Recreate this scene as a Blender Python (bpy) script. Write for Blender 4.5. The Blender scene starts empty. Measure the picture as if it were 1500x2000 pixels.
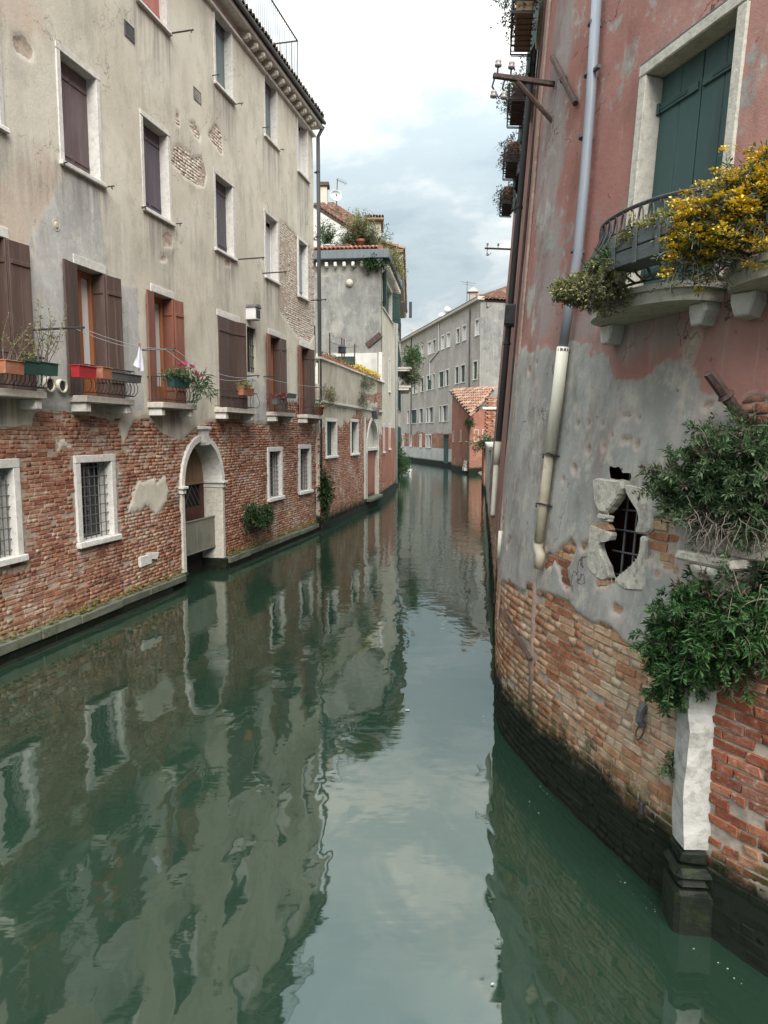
import bpy, math, random
import numpy as np
from mathutils import Matrix, Vector

random.seed(7)
RNG = np.random.default_rng(11)
scene = bpy.context.scene
COL = scene.collection

# ------------------------------------------------------------------ camera, world, sun, exposure
CAM_H = 3.2
FPX = 1400.0
TH = math.atan(150 / FPX)
cam_d = bpy.data.cameras.new('camera')
cam = bpy.data.objects.new('camera', cam_d)
COL.objects.link(cam)
cam.location = (0, 0, CAM_H)
cam.rotation_euler = (math.pi / 2 - TH, 0, 0)
cam_d.sensor_fit = 'VERTICAL'
cam_d.sensor_height = 36
cam_d.lens = 36 * FPX / 2000
cam_d.clip_start = 0.05
cam_d.clip_end = 1500
scene.camera = cam

SUN_EL, SUN_AZ = math.radians(42), math.radians(168)      # azimuth clockwise from +Y
world = bpy.data.worlds.new('World')
scene.world = world
world.use_nodes = True
wn, wl = world.node_tree.nodes, world.node_tree.links
wn.clear()
w_out = wn.new('ShaderNodeOutputWorld')
w_bg = wn.new('ShaderNodeBackground')
w_bg.inputs['Strength'].default_value = 0.12
sky = wn.new('ShaderNodeTexSky')
sky.sky_type = 'NISHITA'
sky.sun_disc = False
sky.sun_elevation = SUN_EL
sky.sun_rotation = SUN_AZ
sky.air_density = 1.0
sky.dust_density = 1.5
tc = wn.new('ShaderNodeTexCoord')
sep = wn.new('ShaderNodeSeparateXYZ')
wl.new(tc.outputs['Generated'], sep.inputs[0])


def wmath(op, a, b=None, c=None, clamp=False):
    n = wn.new('ShaderNodeMath')
    n.operation = op
    n.use_clamp = clamp
    for i, x in enumerate((a, b, c)):
        if x is None:
            continue
        if isinstance(x, (int, float)):
            n.inputs[i].default_value = x
        else:
            wl.new(x, n.inputs[i])
    return n.outputs[0]


zc = wmath('MAXIMUM', sep.outputs['Z'], 0.0)
den = wmath('ADD', zc, 0.22)
comb = wn.new('ShaderNodeCombineXYZ')
wl.new(wmath('DIVIDE', sep.outputs['X'], den), comb.inputs[0])
wl.new(wmath('DIVIDE', sep.outputs['Y'], den), comb.inputs[1])


def wnoise(scale, detail, rough, off, dist=0.0):
    mp = wn.new('ShaderNodeMapping')
    mp.inputs['Location'].default_value = off
    wl.new(comb.outputs[0], mp.inputs[0])
    n = wn.new('ShaderNodeTexNoise')
    n.inputs['Scale'].default_value = scale
    n.inputs['Detail'].default_value = detail
    n.inputs['Roughness'].default_value = rough
    n.inputs['Distortion'].default_value = dist
    wl.new(mp.outputs[0], n.inputs['Vector'])
    return n.outputs['Fac']


def wramp(fac, stops):
    r = wn.new('ShaderNodeValToRGB')
    r.color_ramp.interpolation = 'EASE'
    els = r.color_ramp.elements
    while len(els) < len(stops):
        els.new(0.5)
    for e, (p, c) in zip(els, stops):
        e.position = p
        e.color = (*c, 1)
    wl.new(fac, r.inputs[0])
    return r.outputs[0]


cl = wnoise(1.55, 8, 0.58, (1.2, 4.4, 0), 0.35)
# cloud deck in units of scene light (divided by the background strength below)
cloud = wramp(cl, [(0.33, (0.40, 0.49, 0.54)), (0.45, (0.49, 0.58, 0.625)), (0.54, (0.64, 0.705, 0.725)), (0.64, (1.02, 0.985, 0.90))])
grad = wmath('MULTIPLY_ADD', wmath('POWER', zc, 2.2), 4.4, 1.0)     # an overcast sky is brightest overhead
vs = wn.new('ShaderNodeVectorMath')
vs.operation = 'SCALE'
wl.new(cloud, vs.inputs[0])
wl.new(wmath('MULTIPLY', grad, 0.53 / 0.12), vs.inputs['Scale'])
gap = wmath('MULTIPLY', wramp(wnoise(0.9, 4, 0.5, (7.3, 2.2, 0)), [(0.58, (0, 0, 0)), (0.72, (1, 1, 1))]), 0.6)
mixw = wn.new('ShaderNodeMix')
mixw.data_type = 'RGBA'
wl.new(gap, mixw.inputs['Factor'])
wl.new(vs.outputs[0], mixw.inputs['A'])
wl.new(sky.outputs[0], mixw.inputs['B'])
wl.new(mixw.outputs['Result'], w_bg.inputs['Color'])
wl.new(w_bg.outputs[0], w_out.inputs['Surface'])

sun_d = bpy.data.lights.new('sun', 'SUN')
sun_d.energy = 2.8
sun_d.angle = math.radians(40)
sun_d.color = (1.0, 0.95, 0.88)
sun = bpy.data.objects.new('sun', sun_d)
COL.objects.link(sun)
sun_dir = Vector((math.sin(SUN_AZ) * math.cos(SUN_EL), math.cos(SUN_AZ) * math.cos(SUN_EL), math.sin(SUN_EL)))
sun.rotation_euler = sun_dir.to_track_quat('Z', 'Y').to_euler()
sun.location = (10, -10, 30)

vsx = scene.view_settings
vsx.view_transform = 'Standard'
vsx.look = 'None'
vsx.gamma = 1
vsx.exposure = 1.0
vsx.use_curve_mapping = False
scene.cycles.max_bounces = 8
scene.cycles.diffuse_bounces = 4
scene.cycles.caustics_reflective = False
scene.cycles.caustics_refractive = False
try:
    scene.cycles.use_denoising = True
except Exception:
    pass

# ------------------------------------------------------------------ small maths
def sstep(a, b, x):
    t = np.clip((np.asarray(x, float) - a) / (b - a), 0, 1)
    return t * t * (3 - 2 * t)


def _h(ix, iy, seed):
    n = (ix.astype(np.int64) * 374761393 + iy.astype(np.int64) * 668265263 + seed * 982451653) & 0xFFFFFFFF
    n = ((n ^ (n >> 13)) * 1274126177) & 0xFFFFFFFF
    return ((n ^ (n >> 16)) & 0xFFFF) / 65535.0


def vnoise(x, y, seed=0):
    x = np.asarray(x, float)
    y = np.asarray(y, float)
    ix, iy = np.floor(x), np.floor(y)
    fx, fy = x - ix, y - iy
    fx = fx * fx * (3 - 2 * fx)
    fy = fy * fy * (3 - 2 * fy)
    a, b = _h(ix, iy, seed), _h(ix + 1, iy, seed)
    c, d = _h(ix, iy + 1, seed), _h(ix + 1, iy + 1, seed)
    return (a * (1 - fx) + b * fx) * (1 - fy) + (c * (1 - fx) + d * fx) * fy


def fbm(x, y, seed=0, octv=4):
    v, a, t = 0.0, 0.5, 0.0
    for k in range(octv):
        v = v + a * vnoise(x * 2 ** k, y * 2 ** k, seed + k * 17)
        t += a
        a *= 0.55
    return v / t - 0.5


def poly_sd(S, Z, poly):
    """signed distance, positive inside"""
    S = np.asarray(S, float)
    Z = np.asarray(Z, float)
    p = np.array(poly, float)
    d2 = np.full(S.shape, 1e9)
    ins = np.zeros(S.shape, bool)
    m = len(p)
    for i in range(m):
        a, b = p[i], p[(i + 1) % m]
        e = b - a
        wx, wz = S - a[0], Z - a[1]
        t = np.clip((wx * e[0] + wz * e[1]) / max(1e-9, e @ e), 0, 1)
        d2 = np.minimum(d2, (wx - e[0] * t) ** 2 + (wz - e[1] * t) ** 2)
        c = (a[1] > Z) != (b[1] > Z)
        with np.errstate(divide='ignore', invalid='ignore'):
            xi = (b[0] - a[0]) * (Z - a[1]) / (b[1] - a[1] if b[1] != a[1] else 1e-9) + a[0]
        ins ^= c & (S < xi)
    d = np.sqrt(d2)
    return np.where(ins, d, -d)


def ray(px, py):
    u, v = (px - 750) / FPX, (1000 - py) / FPX
    return u, math.cos(TH) + v * math.sin(TH), -math.sin(TH) + v * math.cos(TH)


def at_depth(px, py, Y):
    r = ray(px, py)
    t = Y / r[1]
    return Vector((r[0] * t, Y, CAM_H + r[2] * t))


class Wall:
    """a facade: s runs to the right as one faces it, z up, off out towards the canal"""

    def __init__(w, pts, lean=0.0, smooth=False):
        p = np.array(pts, float)
        if smooth:
            q = np.vstack([2 * p[0] - p[1], p, 2 * p[-1] - p[-2]])
            out = []
            for i in range(1, len(q) - 2):
                for t in np.linspace(0, 1, 24, endpoint=False):
                    a, b, c, d = q[i - 1], q[i], q[i + 1], q[i + 2]
                    out.append(0.5 * (2 * b + (c - a) * t + (2 * a - 5 * b + 4 * c - d) * t * t + (3 * b - a - 3 * c + d) * t ** 3))
            out.append(p[-1])
            p = np.array(out)
        w.P = p
        w.lean = lean
        seg = np.linalg.norm(np.diff(p, axis=0), axis=1)
        w.S = np.concatenate([[0], np.cumsum(seg)])
        w.len = w.S[-1]
        t = np.gradient(p, w.S, axis=0) if len(p) > 2 else np.repeat((p[1:] - p[:1]), 2, 0)
        w.T = t / np.linalg.norm(t, axis=1)[:, None]

    def base(w, s):
        s = np.asarray(s, float)
        sc = np.clip(s, 0, w.len)
        x, y = np.interp(sc, w.S, w.P[:, 0]), np.interp(sc, w.S, w.P[:, 1])
        tx, ty = np.interp(sc, w.S, w.T[:, 0]), np.interp(sc, w.S, w.T[:, 1])
        return x + tx * (s - sc), y + ty * (s - sc), tx, ty

    def pts(w, s, z, off=0.0):
        x, y, tx, ty = w.base(s)
        k = off - (w.lean(z) if callable(w.lean) else w.lean * z)
        return x + ty * k, y - tx * k, np.asarray(z, float) + 0 * x

    def p(w, s, z, off=0.0):
        a = w.pts(s, z, off)
        return Vector((float(a[0]), float(a[1]), float(a[2])))

    def frame(w, s, z, off=0.0):
        o = w.p(s, z, off)
        T = (w.p(s + .01, z, off) - w.p(s - .01, z, off)).normalized()
        U = (w.p(s, z + .01, off) - w.p(s, z - .01, off)).normalized()
        Yv = U.cross(T).normalized()
        U = T.cross(Yv)
        M = Matrix.Identity(4)
        for i in range(3):
            M[i][0], M[i][1], M[i][2], M[i][3] = T[i], Yv[i], U[i], o[i]
        return M

    def pix(w, px, py, off=0.0):
        r = ray(px, py)
        k = r[0] / r[1]
        z = 3.0
        ss = np.linspace(-3, w.len + 3, 3000)
        s = 0
        for _ in range(12):
            x, y, _z = w.pts(ss, z, off)
            g = np.where(y > 0.4, x / np.maximum(y, .4) - k, np.nan)
            idx = np.where(g[:-1] * g[1:] <= 0)[0]
            if len(idx) == 0:
                raise ValueError('pixel %s misses wall' % ((px, py),))
            i = min(idx, key=lambda j: y[j])
            f = g[i] / (g[i] - g[i + 1]) if g[i] != g[i + 1] else 0
            s = ss[i] + f * (ss[i + 1] - ss[i])
            Y = y[i] + f * (y[i + 1] - y[i])
            z = CAM_H + r[2] * Y / r[1]
        return float(s), float(z)


# ------------------------------------------------------------------ mesh building
class MB:
    def __init__(m):
        m.v, m.f, m.r = [], [], None

    def add(m, v, f):
        o = len(m.v)
        m.v += [tuple(x) for x in v]
        m.f += [tuple(i + o for i in q) for q in f]
        return m

    def box(m, x0, x1, y0, y1, z0, z1, c=0.0, j=0.0, M=None):
        if x0 > x1: x0, x1 = x1, x0
        if y0 > y1: y0, y1 = y1, y0
        if z0 > z1: z0, z1 = z1, z0
        c = min(c, (x1 - x0) * .45, (y1 - y0) * .45, (z1 - z0) * .45)
        if c <= 0:
            v = [(x, y, z) for z in (z0, z1) for y in (y0, y1) for x in (x0, x1)]
            f = [(0, 2, 3, 1), (4, 5, 7, 6), (0, 1, 5, 4), (2, 6, 7, 3), (0, 4, 6, 2), (1, 3, 7, 5)]
        else:
            X, Y, Z = (x0, x1), (y0, y1), (z0, z1)
            v, ix = [], {}
            for a in (0, 1):
                for b in (0, 1):
                    for d in (0, 1):
                        sx, sy, sz = (c, -c)[a], (c, -c)[b], (c, -c)[d]
                        for k, t in enumerate(((X[a], Y[b] + sy, Z[d] + sz), (X[a] + sx, Y[b], Z[d] + sz), (X[a] + sx, Y[b] + sy, Z[d]))):
                            ix[a, b, d, k] = len(v)
                            v.append(t)
            I = lambda a, b, d, k: ix[a, b, d, k]
            f = []
            for a in (0, 1):
                q = (I(a, 0, 0, 0), I(a, 1, 0, 0), I(a, 1, 1, 0), I(a, 0, 1, 0))
                f.append(q if a else q[::-1])
                q = (I(0, a, 0, 1), I(1, a, 0, 1), I(1, a, 1, 1), I(0, a, 1, 1))
                f.append(q[::-1] if a else q)
                q = (I(0, 0, a, 2), I(1, 0, a, 2), I(1, 1, a, 2), I(0, 1, a, 2))
                f.append(q if a else q[::-1])
            for a in (0, 1):
                for b in (0, 1):
                    f.append((I(a, b, 0, 0), I(a, b, 1, 0), I(a, b, 1, 1), I(a, b, 0, 1)))
                    f.append((I(a, 0, b, 0), I(a, 1, b, 0), I(a, 1, b, 2), I(a, 0, b, 2)))
                    f.append((I(0, a, b, 1), I(1, a, b, 1), I(1, a, b, 2), I(0, a, b, 2)))
                    for d in (0, 1):
                        f.append((I(a, b, d, 0), I(a, b, d, 1), I(a, b, d, 2)))
        if j:
            v = [tuple(t + random.uniform(-j, j) for t in p) for p in v]
        if M is not None:
            v = [tuple(M @ Vector(p)) for p in v]
        return m.add(v, f)

    def tube(m, pts, r, n=6, cap=True):
        pts = [Vector(p) for p in pts]
        rr = r if isinstance(r, (list, tuple)) else [r] * len(pts)
        v, f = [], []
        prev = None
        for i, p in enumerate(pts):
            a = pts[max(0, i - 1)]
            b = pts[min(len(pts) - 1, i + 1)]
            t = (b - a)
            t = t.normalized() if t.length > 1e-9 else Vector((0, 0, 1))
            if prev is None:
                u = t.orthogonal().normalized()
            else:
                u = prev - t * prev.dot(t)
                u = u.normalized() if u.length > 1e-6 else t.orthogonal().normalized()
            prev = u
            w = t.cross(u)
            for k in range(n):
                q = 2 * math.pi * k / n
                v.append(p + (u * math.cos(q) + w * math.sin(q)) * rr[i])
        for i in range(len(pts) - 1):
            for k in range(n):
                k2 = (k + 1) % n
                f.append((i * n + k, i * n + k2, (i + 1) * n + k2, (i + 1) * n + k))
        if cap:
            f.append(tuple(range(n))[::-1])
            f.append(tuple((len(pts) - 1) * n + k for k in range(n)))
        return m.add(v, f)

    def lathe(m, prof, n=12, M=None, sx=1.0):
        v, f = [], []
        for r, z in prof:
            for k in range(n):
                q = 2 * math.pi * k / n
                p = Vector((r * math.cos(q) * sx, r * math.sin(q), z))
                v.append(M @ p if M is not None else p)
        for i in range(len(prof) - 1):
            for k in range(n):
                k2 = (k + 1) % n
                f.append((i * n + k, i * n + k2, (i + 1) * n + k2, (i + 1) * n + k))
        f.append(tuple(range(n))[::-1])
        f.append(tuple((len(prof) - 1) * n + k for k in range(n)))
        return m.add(v, f)

    def prism(m, poly, y0, y1, c=0.0):
        """poly in (x, z), counter-clockwise seen from -Y (front y0)"""
        n = len(poly)
        a = sum(poly[i][0] * poly[(i + 1) % n][1] - poly[(i + 1) % n][0] * poly[i][1] for i in range(n))
        if a < 0:
            poly = poly[::-1]
        if c > 0:
            cx, cz = sum(p[0] for p in poly) / n, sum(p[1] for p in poly) / n
            inn = []
            for x, z in poly:
                d = math.hypot(x - cx, z - cz) or 1
                inn.append((x - (x - cx) / d * c, z - (z - cz) / d * c))
            v = [(x, y0, z) for x, z in inn] + [(x, y0 + c, z) for x, z in poly] + [(x, y1, z) for x, z in poly]
            f = [tuple(range(n)), tuple(2 * n + i for i in range(n))[::-1]]
            for k in (0, n):
                f += [(k + i, k + n + i, k + n + (i + 1) % n, k + (i + 1) % n) for i in range(n)]
        else:
            v = [(x, y0, z) for x, z in poly] + [(x, y1, z) for x, z in poly]
            f = [tuple(range(n)), tuple(n + i for i in range(n))[::-1]]
            f += [(i, n + i, n + (i + 1) % n, (i + 1) % n) for i in range(n)]
        return m.add(v, f)

    def slab(m, poly, z0, z1):
        """poly in (x, y), extruded in z"""
        n = len(poly)
        a = sum(poly[i][0] * poly[(i + 1) % n][1] - poly[(i + 1) % n][0] * poly[i][1] for i in range(n))
        if a < 0:
            poly = poly[::-1]
        v = [(x, y, z0) for x, y in poly] + [(x, y, z1) for x, y in poly]
        f = [tuple(range(n))[::-1], tuple(n + i for i in range(n))]
        f += [(i, (i + 1) % n, n + (i + 1) % n, n + i) for i in range(n)]
        return m.add(v, f)

    def build(m, name, mat, parent=None, M=None, smooth=False):
        me = bpy.data.meshes.new(name)
        me.from_pydata(m.v, [], m.f)
        me.materials.append(mat)
        if m.r is not None and len(m.r) == len(m.v):
            at_ = me.attributes.new('rnd', 'FLOAT', 'POINT')
            at_.data.foreach_set('value', m.r)
        if mat.get('wall'):
            for an, av in (('pl', .3), ('cem', -.3)):
                at_ = me.attributes.new(an, 'FLOAT', 'POINT')
                at_.data.foreach_set('value', [av] * len(me.vertices))
        if smooth:
            me.polygons.foreach_set('use_smooth', [True] * len(me.polygons))
        return link(name, me, parent, M)


WM = {}


def link(name, data, parent=None, M=None):
    o = bpy.data.objects.new(name, data)
    COL.objects.link(o)
    M = M if M is not None else Matrix.Identity(4)
    WM[o.name] = M.copy()
    if parent is not None:
        o.parent = parent
        o.matrix_basis = WM[parent.name].inverted() @ M
    else:
        o.matrix_basis = M
    return o


def tag(o, label=None, cat=None, group=None, kind=None):
    if label: o['label'] = label
    if cat: o['category'] = cat
    if group: o['group'] = group
    if kind: o['kind'] = kind
    return o


def thing(name, label, cat, loc=(0, 0, 0), group=None, M=None):
    o = link(name, None, None, M if M is not None else Matrix.Translation(Vector(loc)))
    return tag(o, label, cat, group)


def np_mesh(name, V, F, mat, parent=None, M=None, attrs=None, smooth=False):
    """V (n,3), F (m,k) arrays -> object"""
    me = bpy.data.meshes.new(name)
    n, mF, k = len(V), len(F), F.shape[1]
    me.vertices.add(n)
    me.vertices.foreach_set('co', np.ascontiguousarray(V, dtype=np.float32).ravel())
    me.loops.add(mF * k)
    me.loops.foreach_set('vertex_index', np.ascontiguousarray(F, dtype=np.int32).ravel())
    me.polygons.add(mF)
    me.polygons.foreach_set('loop_start', np.arange(0, mF * k, k, dtype=np.int32))
    me.polygons.foreach_set('loop_total', np.full(mF, k, dtype=np.int32))
    if smooth:
        me.polygons.foreach_set('use_smooth', np.ones(mF, dtype=bool))
    me.update(calc_edges=True)
    for an, av in (attrs or {}).items():
        a = me.attributes.new(an, 'FLOAT', 'POINT')
        a.data.foreach_set('value', np.ascontiguousarray(av, dtype=np.float32))
    me.materials.append(mat)
    return link(name, me, parent, M)


# ------------------------------------------------------------------ materials
class NT:
    def __init__(n, name):
        n.m = bpy.data.materials.new(name)
        n.m.use_nodes = True
        n.t = n.m.node_tree
        n.N, n.L = n.t.nodes, n.t.links
        n.N.clear()
        n.out = n.N.new('ShaderNodeOutputMaterial')
        n.bsdf = n.N.new('ShaderNodeBsdfPrincipled')
        n.L.new(n.bsdf.outputs[0], n.out.inputs['Surface'])
        n.pos = n.N.new('ShaderNodeNewGeometry').outputs['Position']

    def set(n, node, inp, x):
        if x is None:
            return
        s = node.inputs[inp]
        if isinstance(x, (int, float)):
            s.default_value = x
        elif isinstance(x, tuple):
            s.default_value = (*x, 1) if len(s.default_value) == 4 and len(x) == 3 else x
        else:
            n.L.new(x, s)

    def math(n, op, a, b=None, c=None, clamp=False):
        q = n.N.new('ShaderNodeMath')
        q.operation = op
        q.use_clamp = clamp
        for i, x in enumerate((a, b, c)):
            n.set(q, i, x)
        return q.outputs[0]

    def noise(n, scale, detail=4, rough=.55, stretch=(1, 1, 1), loc=(0, 0, 0), vec=None, dist=0.0):
        mp = n.N.new('ShaderNodeMapping')
        mp.inputs['Scale'].default_value = stretch
        mp.inputs['Location'].default_value = loc
        n.L.new(vec if vec is not None else n.pos, mp.inputs[0])
        q = n.N.new('ShaderNodeTexNoise')
        q.inputs['Scale'].default_value = scale
        q.inputs['Detail'].default_value = detail
        q.inputs['Roughness'].default_value = rough
        q.inputs['Distortion'].default_value = dist
        n.L.new(mp.outputs[0], q.inputs['Vector'])
        return q.outputs['Fac']

    def ss(n, x, a, b):
        q = n.N.new('ShaderNodeMapRange')
        q.interpolation_type = 'SMOOTHSTEP'
        n.set(q, 'Value', x)
        q.inputs['From Min'].default_value = min(a, b)
        q.inputs['From Max'].default_value = max(a, b)
        q.inputs['To Min'].default_value = 0 if a < b else 1
        q.inputs['To Max'].default_value = 1 if a < b else 0
        return q.outputs[0]

    def mix(n, f, a, b, mode='MIX'):
        q = n.N.new('ShaderNodeMix')
        q.data_type = 'RGBA'
        q.blend_type = mode
        n.set(q, 'Factor', f)
        for k, x in (('A', a), ('B', b)):
            s = [i for i in q.inputs if i.name == k and i.type == 'RGBA'][0]
            if isinstance(x, tuple):
                s.default_value = (*x, 1)
            else:
                n.L.new(x, s)
        return [o for o in q.outputs if o.type == 'RGBA'][0]

    def attr(n, name):
        q = n.N.new('ShaderNodeAttribute')
        q.attribute_name = name
        return q.outputs['Fac']

    def ramp(n, fac, stops, interp='LINEAR'):
        r = n.N.new('ShaderNodeValToRGB')
        r.color_ramp.interpolation = interp
        els = r.color_ramp.elements
        while len(els) < len(stops):
            els.new(0.5)
        for e, (p, c) in zip(els, stops):
            e.position = p
            e.color = (*c, 1)
        n.L.new(fac, r.inputs[0])
        return r.outputs[0]

    def z(n):
        q = n.N.new('ShaderNodeSeparateXYZ')
        n.L.new(n.pos, q.inputs[0])
        return q.outputs['Z']

    def bump(n, h, strength, dist=0.01):
        b = n.N.new('ShaderNodeBump')
        b.inputs['Strength'].default_value = strength
        b.inputs['Distance'].default_value = dist
        n.L.new(h, b.inputs['Height'])
        n.L.new(b.outputs[0], n.bsdf.inputs['Normal'])

    def fin(n, col, rough=.85, spec=.3, metal=0.0):
        n.set(n.bsdf, 'Base Color', col)
        n.set(n.bsdf, 'Roughness', rough)
        n.set(n.bsdf, 'Specular IOR Level', spec)
        n.set(n.bsdf, 'Metallic', metal)
        return n.m


def simple(name, col, var=.25, rough=.8, scale=6, spec=.3, metal=0.0, bump=.15, alt=None, altamt=.5, stretch=(1, 1, 1), fine=60):
    n = NT(name)
    dark = tuple(c * (1 - var) for c in col)
    lite = tuple(min(1, c * (1 + var)) for c in col)
    c = n.ramp(n.noise(scale, 6, .6, stretch), [(.3, dark), (.7, lite)])
    if alt:
        c = n.mix(n.math('MULTIPLY', n.ss(n.noise(scale * 1.7, 7, .65, stretch, (5, 3, 1)), .5, .62), altamt), c, alt)
    oi = n.N.new('ShaderNodeObjectInfo').outputs['Random']
    c = n.mix(n.math('MULTIPLY', oi, .30), c, tuple(x * .5 for x in col))
    if bump:
        n.bump(n.noise(fine, 4, .6, stretch), bump, .01)
    return n.fin(c, rough, spec, metal)


def wall_mat(name, A, B, cemA, cemB, mortar, streak=(.16, .15, .135), wash=None, pale=(.62, .58, .52), alg=.62, mottle=1.0):
    """attrs: pl (plaster left > 0), cem (cement render), dirt, warm"""
    n = NT(name)
    pl, cem, dirt, warm = n.attr('pl'), n.attr('cem'), n.attr('dirt'), n.attr('warm')
    big = n.noise(.55, 5, .6, (1, 1, 1.0))
    mid = n.noise(2.6, 7, .65, (1, 1, .7), (4, 1, 9))
    fine = n.noise(24, 5, .7)
    c = n.mix(n.ss(big, .38, .62), A, B)
    c = n.mix(n.math('MULTIPLY', n.ss(mid, .48, .68), .38), c, tuple(x * .68 for x in A))
    if wash:
        c = n.mix(n.math('MULTIPLY', n.ss(n.math('ADD', warm, n.math('MULTIPLY', n.math('SUBTRACT', mid, .5), .9)), .35, .75), .9), c, wash)
    ce = n.mix(n.ss(n.noise(1.6, 8, .7, (1, 1, .6), (2, 8, 3)), .38, .62), cemA, cemB)
    ce = n.mix(n.math('MULTIPLY', n.ss(n.noise(4.5, 8, .72, (1, 1, .8), (6, 1, 3)), .50, .66), .6 * mottle), ce, tuple(min(1, x * y) for x, y in zip(cemB, (1.28, 1.22, 1.10))))
    ce = n.mix(n.math('MULTIPLY', n.ss(n.noise(2.8, 8, .72, (1, 1, .5), (1, 6, 8)), .54, .68), .5 * mottle), ce, tuple(x * y for x, y in zip(cemA, (.72, .66, .58))))
    edge = n.math('ADD', cem, n.math('MULTIPLY', n.math('SUBTRACT', n.noise(5, 7, .65, (1, 1, 1), (1, 5, 2)), .5), .22))
    c = n.mix(n.ss(edge, -.015, .02), c, ce)
    c = n.mix(n.math('MULTIPLY', n.ss(n.noise(5, 6, .7, (1, 1, .10), (7, 3, 1)), .55, .70), .30 * mottle), c, pale)
    c = n.mix(n.math('MULTIPLY', n.ss(n.noise(1.9, 7, .7, (1, 1, .35), (1, 3, 9)), .52, .66), .34 * mottle), c, tuple(x * .55 for x in A))
    # rain streaks and soot below sills
    st = n.noise(7, 4, .6, (1, 1, .06), (3, 3, 3))
    d = n.math('MULTIPLY', dirt, n.ss(st, .32, .7))
    sp = n.math('MULTIPLY', n.ss(n.noise(1.1, 8, .72, (1, 1, .55), (9, 2, 4)), .57, .72), .34)
    d = n.math('MINIMUM', n.math('ADD', d, sp), .85)
    c = n.mix(d, c, streak)
    c = n.mix(n.math('MULTIPLY', n.ss(n.noise(3.3, 8, .75, (1, 1, .8), (1, 7, 7)), .6, .75), .35), c, pale)
    vo = n.N.new('ShaderNodeTexVoronoi')
    vo.feature = 'DISTANCE_TO_EDGE'
    vo.inputs['Scale'].default_value = .75
    wp = n.N.new('ShaderNodeVectorMath')
    wp.operation = 'MULTIPLY_ADD'
    nc = n.N.new('ShaderNodeTexNoise')
    nc.inputs['Scale'].default_value = 2.2
    nc.inputs['Detail'].default_value = 7
    n.L.new(n.pos, nc.inputs['Vector'])
    n.L.new(nc.outputs['Color'], wp.inputs[0])
    wp.inputs[1].default_value = (1.1, 1.1, 1.1)
    n.L.new(n.pos, wp.inputs[2])
    n.L.new(wp.outputs[0], vo.inputs['Vector'])
    cr = n.math('MULTIPLY', n.ss(vo.outputs['Distance'], .007, .002), n.ss(n.noise(.9, 4, .6, (1, 1, 1), (2, 9, 9)), .50, .58))
    c = n.mix(n.math('MULTIPLY', cr, .7 * mottle), c, tuple(x * .3 for x in A))
    # pocks
    c = n.mix(n.math('MULTIPLY', n.ss(n.noise(13, 3, .5, (1, 1, 1), (8, 8, 1)), .70, .74), .55), c, tuple(x * .35 for x in A))
    c = n.mix(n.math('MULTIPLY', n.math('SUBTRACT', fine, .35), .32), c, (.1, .09, .08))
    mo = n.mix(n.ss(n.noise(9, 6, .7), .35, .65), mortar, tuple(x * .62 for x in mortar))
    pe = n.math('ADD', pl, n.math('MULTIPLY', n.math('SUBTRACT', n.noise(16, 5, .65), .5), .05))
    lip = n.math('MULTIPLY', n.math('MULTIPLY', n.ss(pe, .0, .008), n.ss(pe, .055, .02)), .35)
    c = n.mix(lip, c, pale)
    c = n.mix(n.ss(pe, .004, -.004), c, mo)
    # algae at the waterline
    z = n.z()
    al = n.ss(n.math('ADD', z, n.math('MULTIPLY', n.math('SUBTRACT', n.noise(4, 6, .7), .5), .35)), alg, alg - .2)
    c = n.mix(al, c, (.010, .013, .009))
    h = n.math('ADD', n.math('MULTIPLY', fine, .6), n.math('MULTIPLY', n.noise(90, 3, .6), .4))
    h = n.math('ADD', h, n.math('MULTIPLY', n.noise(6, 6, .7), 1.2))
    n.bump(h, .35, .012)
    n.m['wall'] = 1
    return n.fin(c, .92, .2)


def brick_mat(name, stops, salt=(.52, .47, .41), saltamt=.55, algae=.55, wash=None, washamt=0.0, moss=(.07, .085, .02)):
    n = NT(name)
    q = n.N.new('ShaderNodeObjectInfo')
    r = n.math('FRACT', n.math('ADD', n.attr('rnd'), q.outputs['Random']))
    big = n.noise(.8, 4, .6)
    r2 = n.math('MULTIPLY_ADD', n.math('SUBTRACT', big, .5), 1.5, n.math('MULTIPLY_ADD', r, .7, .15), clamp=True)
    c = n.ramp(r2, stops)
    c = n.mix(n.math('MULTIPLY', n.ss(n.noise(14, 7, .7), .42, .7), .5), c, tuple(x * .4 for x in stops[0][1]))
    c = n.mix(n.math('MULTIPLY', n.ss(n.noise(1.7, 8, .72, (1, 1, 1), (4, 2, 8)), .50, .66), saltamt), c, salt)
    c = n.mix(n.math('MULTIPLY', n.ss(n.noise(26, 5, .7, (1, 1, 1), (2, 2, 2)), .56, .7), .45), c, tuple(x * 1.05 for x in salt))
    if wash:
        c = n.mix(n.math('MULTIPLY', n.ss(n.noise(7, 7, .7, (1, 1, 1), (6, 1, 1)), .62, .38), washamt), c, wash)
    z = n.z()
    zn = n.math('ADD', z, n.math('MULTIPLY', n.math('SUBTRACT', n.noise(3, 7, .7), .5), .55))
    c = n.mix(n.math('MULTIPLY', n.math('MULTIPLY', n.ss(zn, algae + .38, algae), n.ss(n.noise(6, 5, .7, (1, 1, 1), (3, 9, 3)), .38, .6)), .85), c, moss)
    c = n.mix(n.ss(zn, algae + .12, algae - .12), c, n.mix(n.noise(9, 5, .7), (.004, .005, .004), (.014, .020, .010)))
    n.bump(n.math('ADD', n.noise(45, 5, .7), n.math('MULTIPLY', n.noise(14, 4, .6), 1.4)), .6, .012)
    return n.fin(c, .93, .15)


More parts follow.
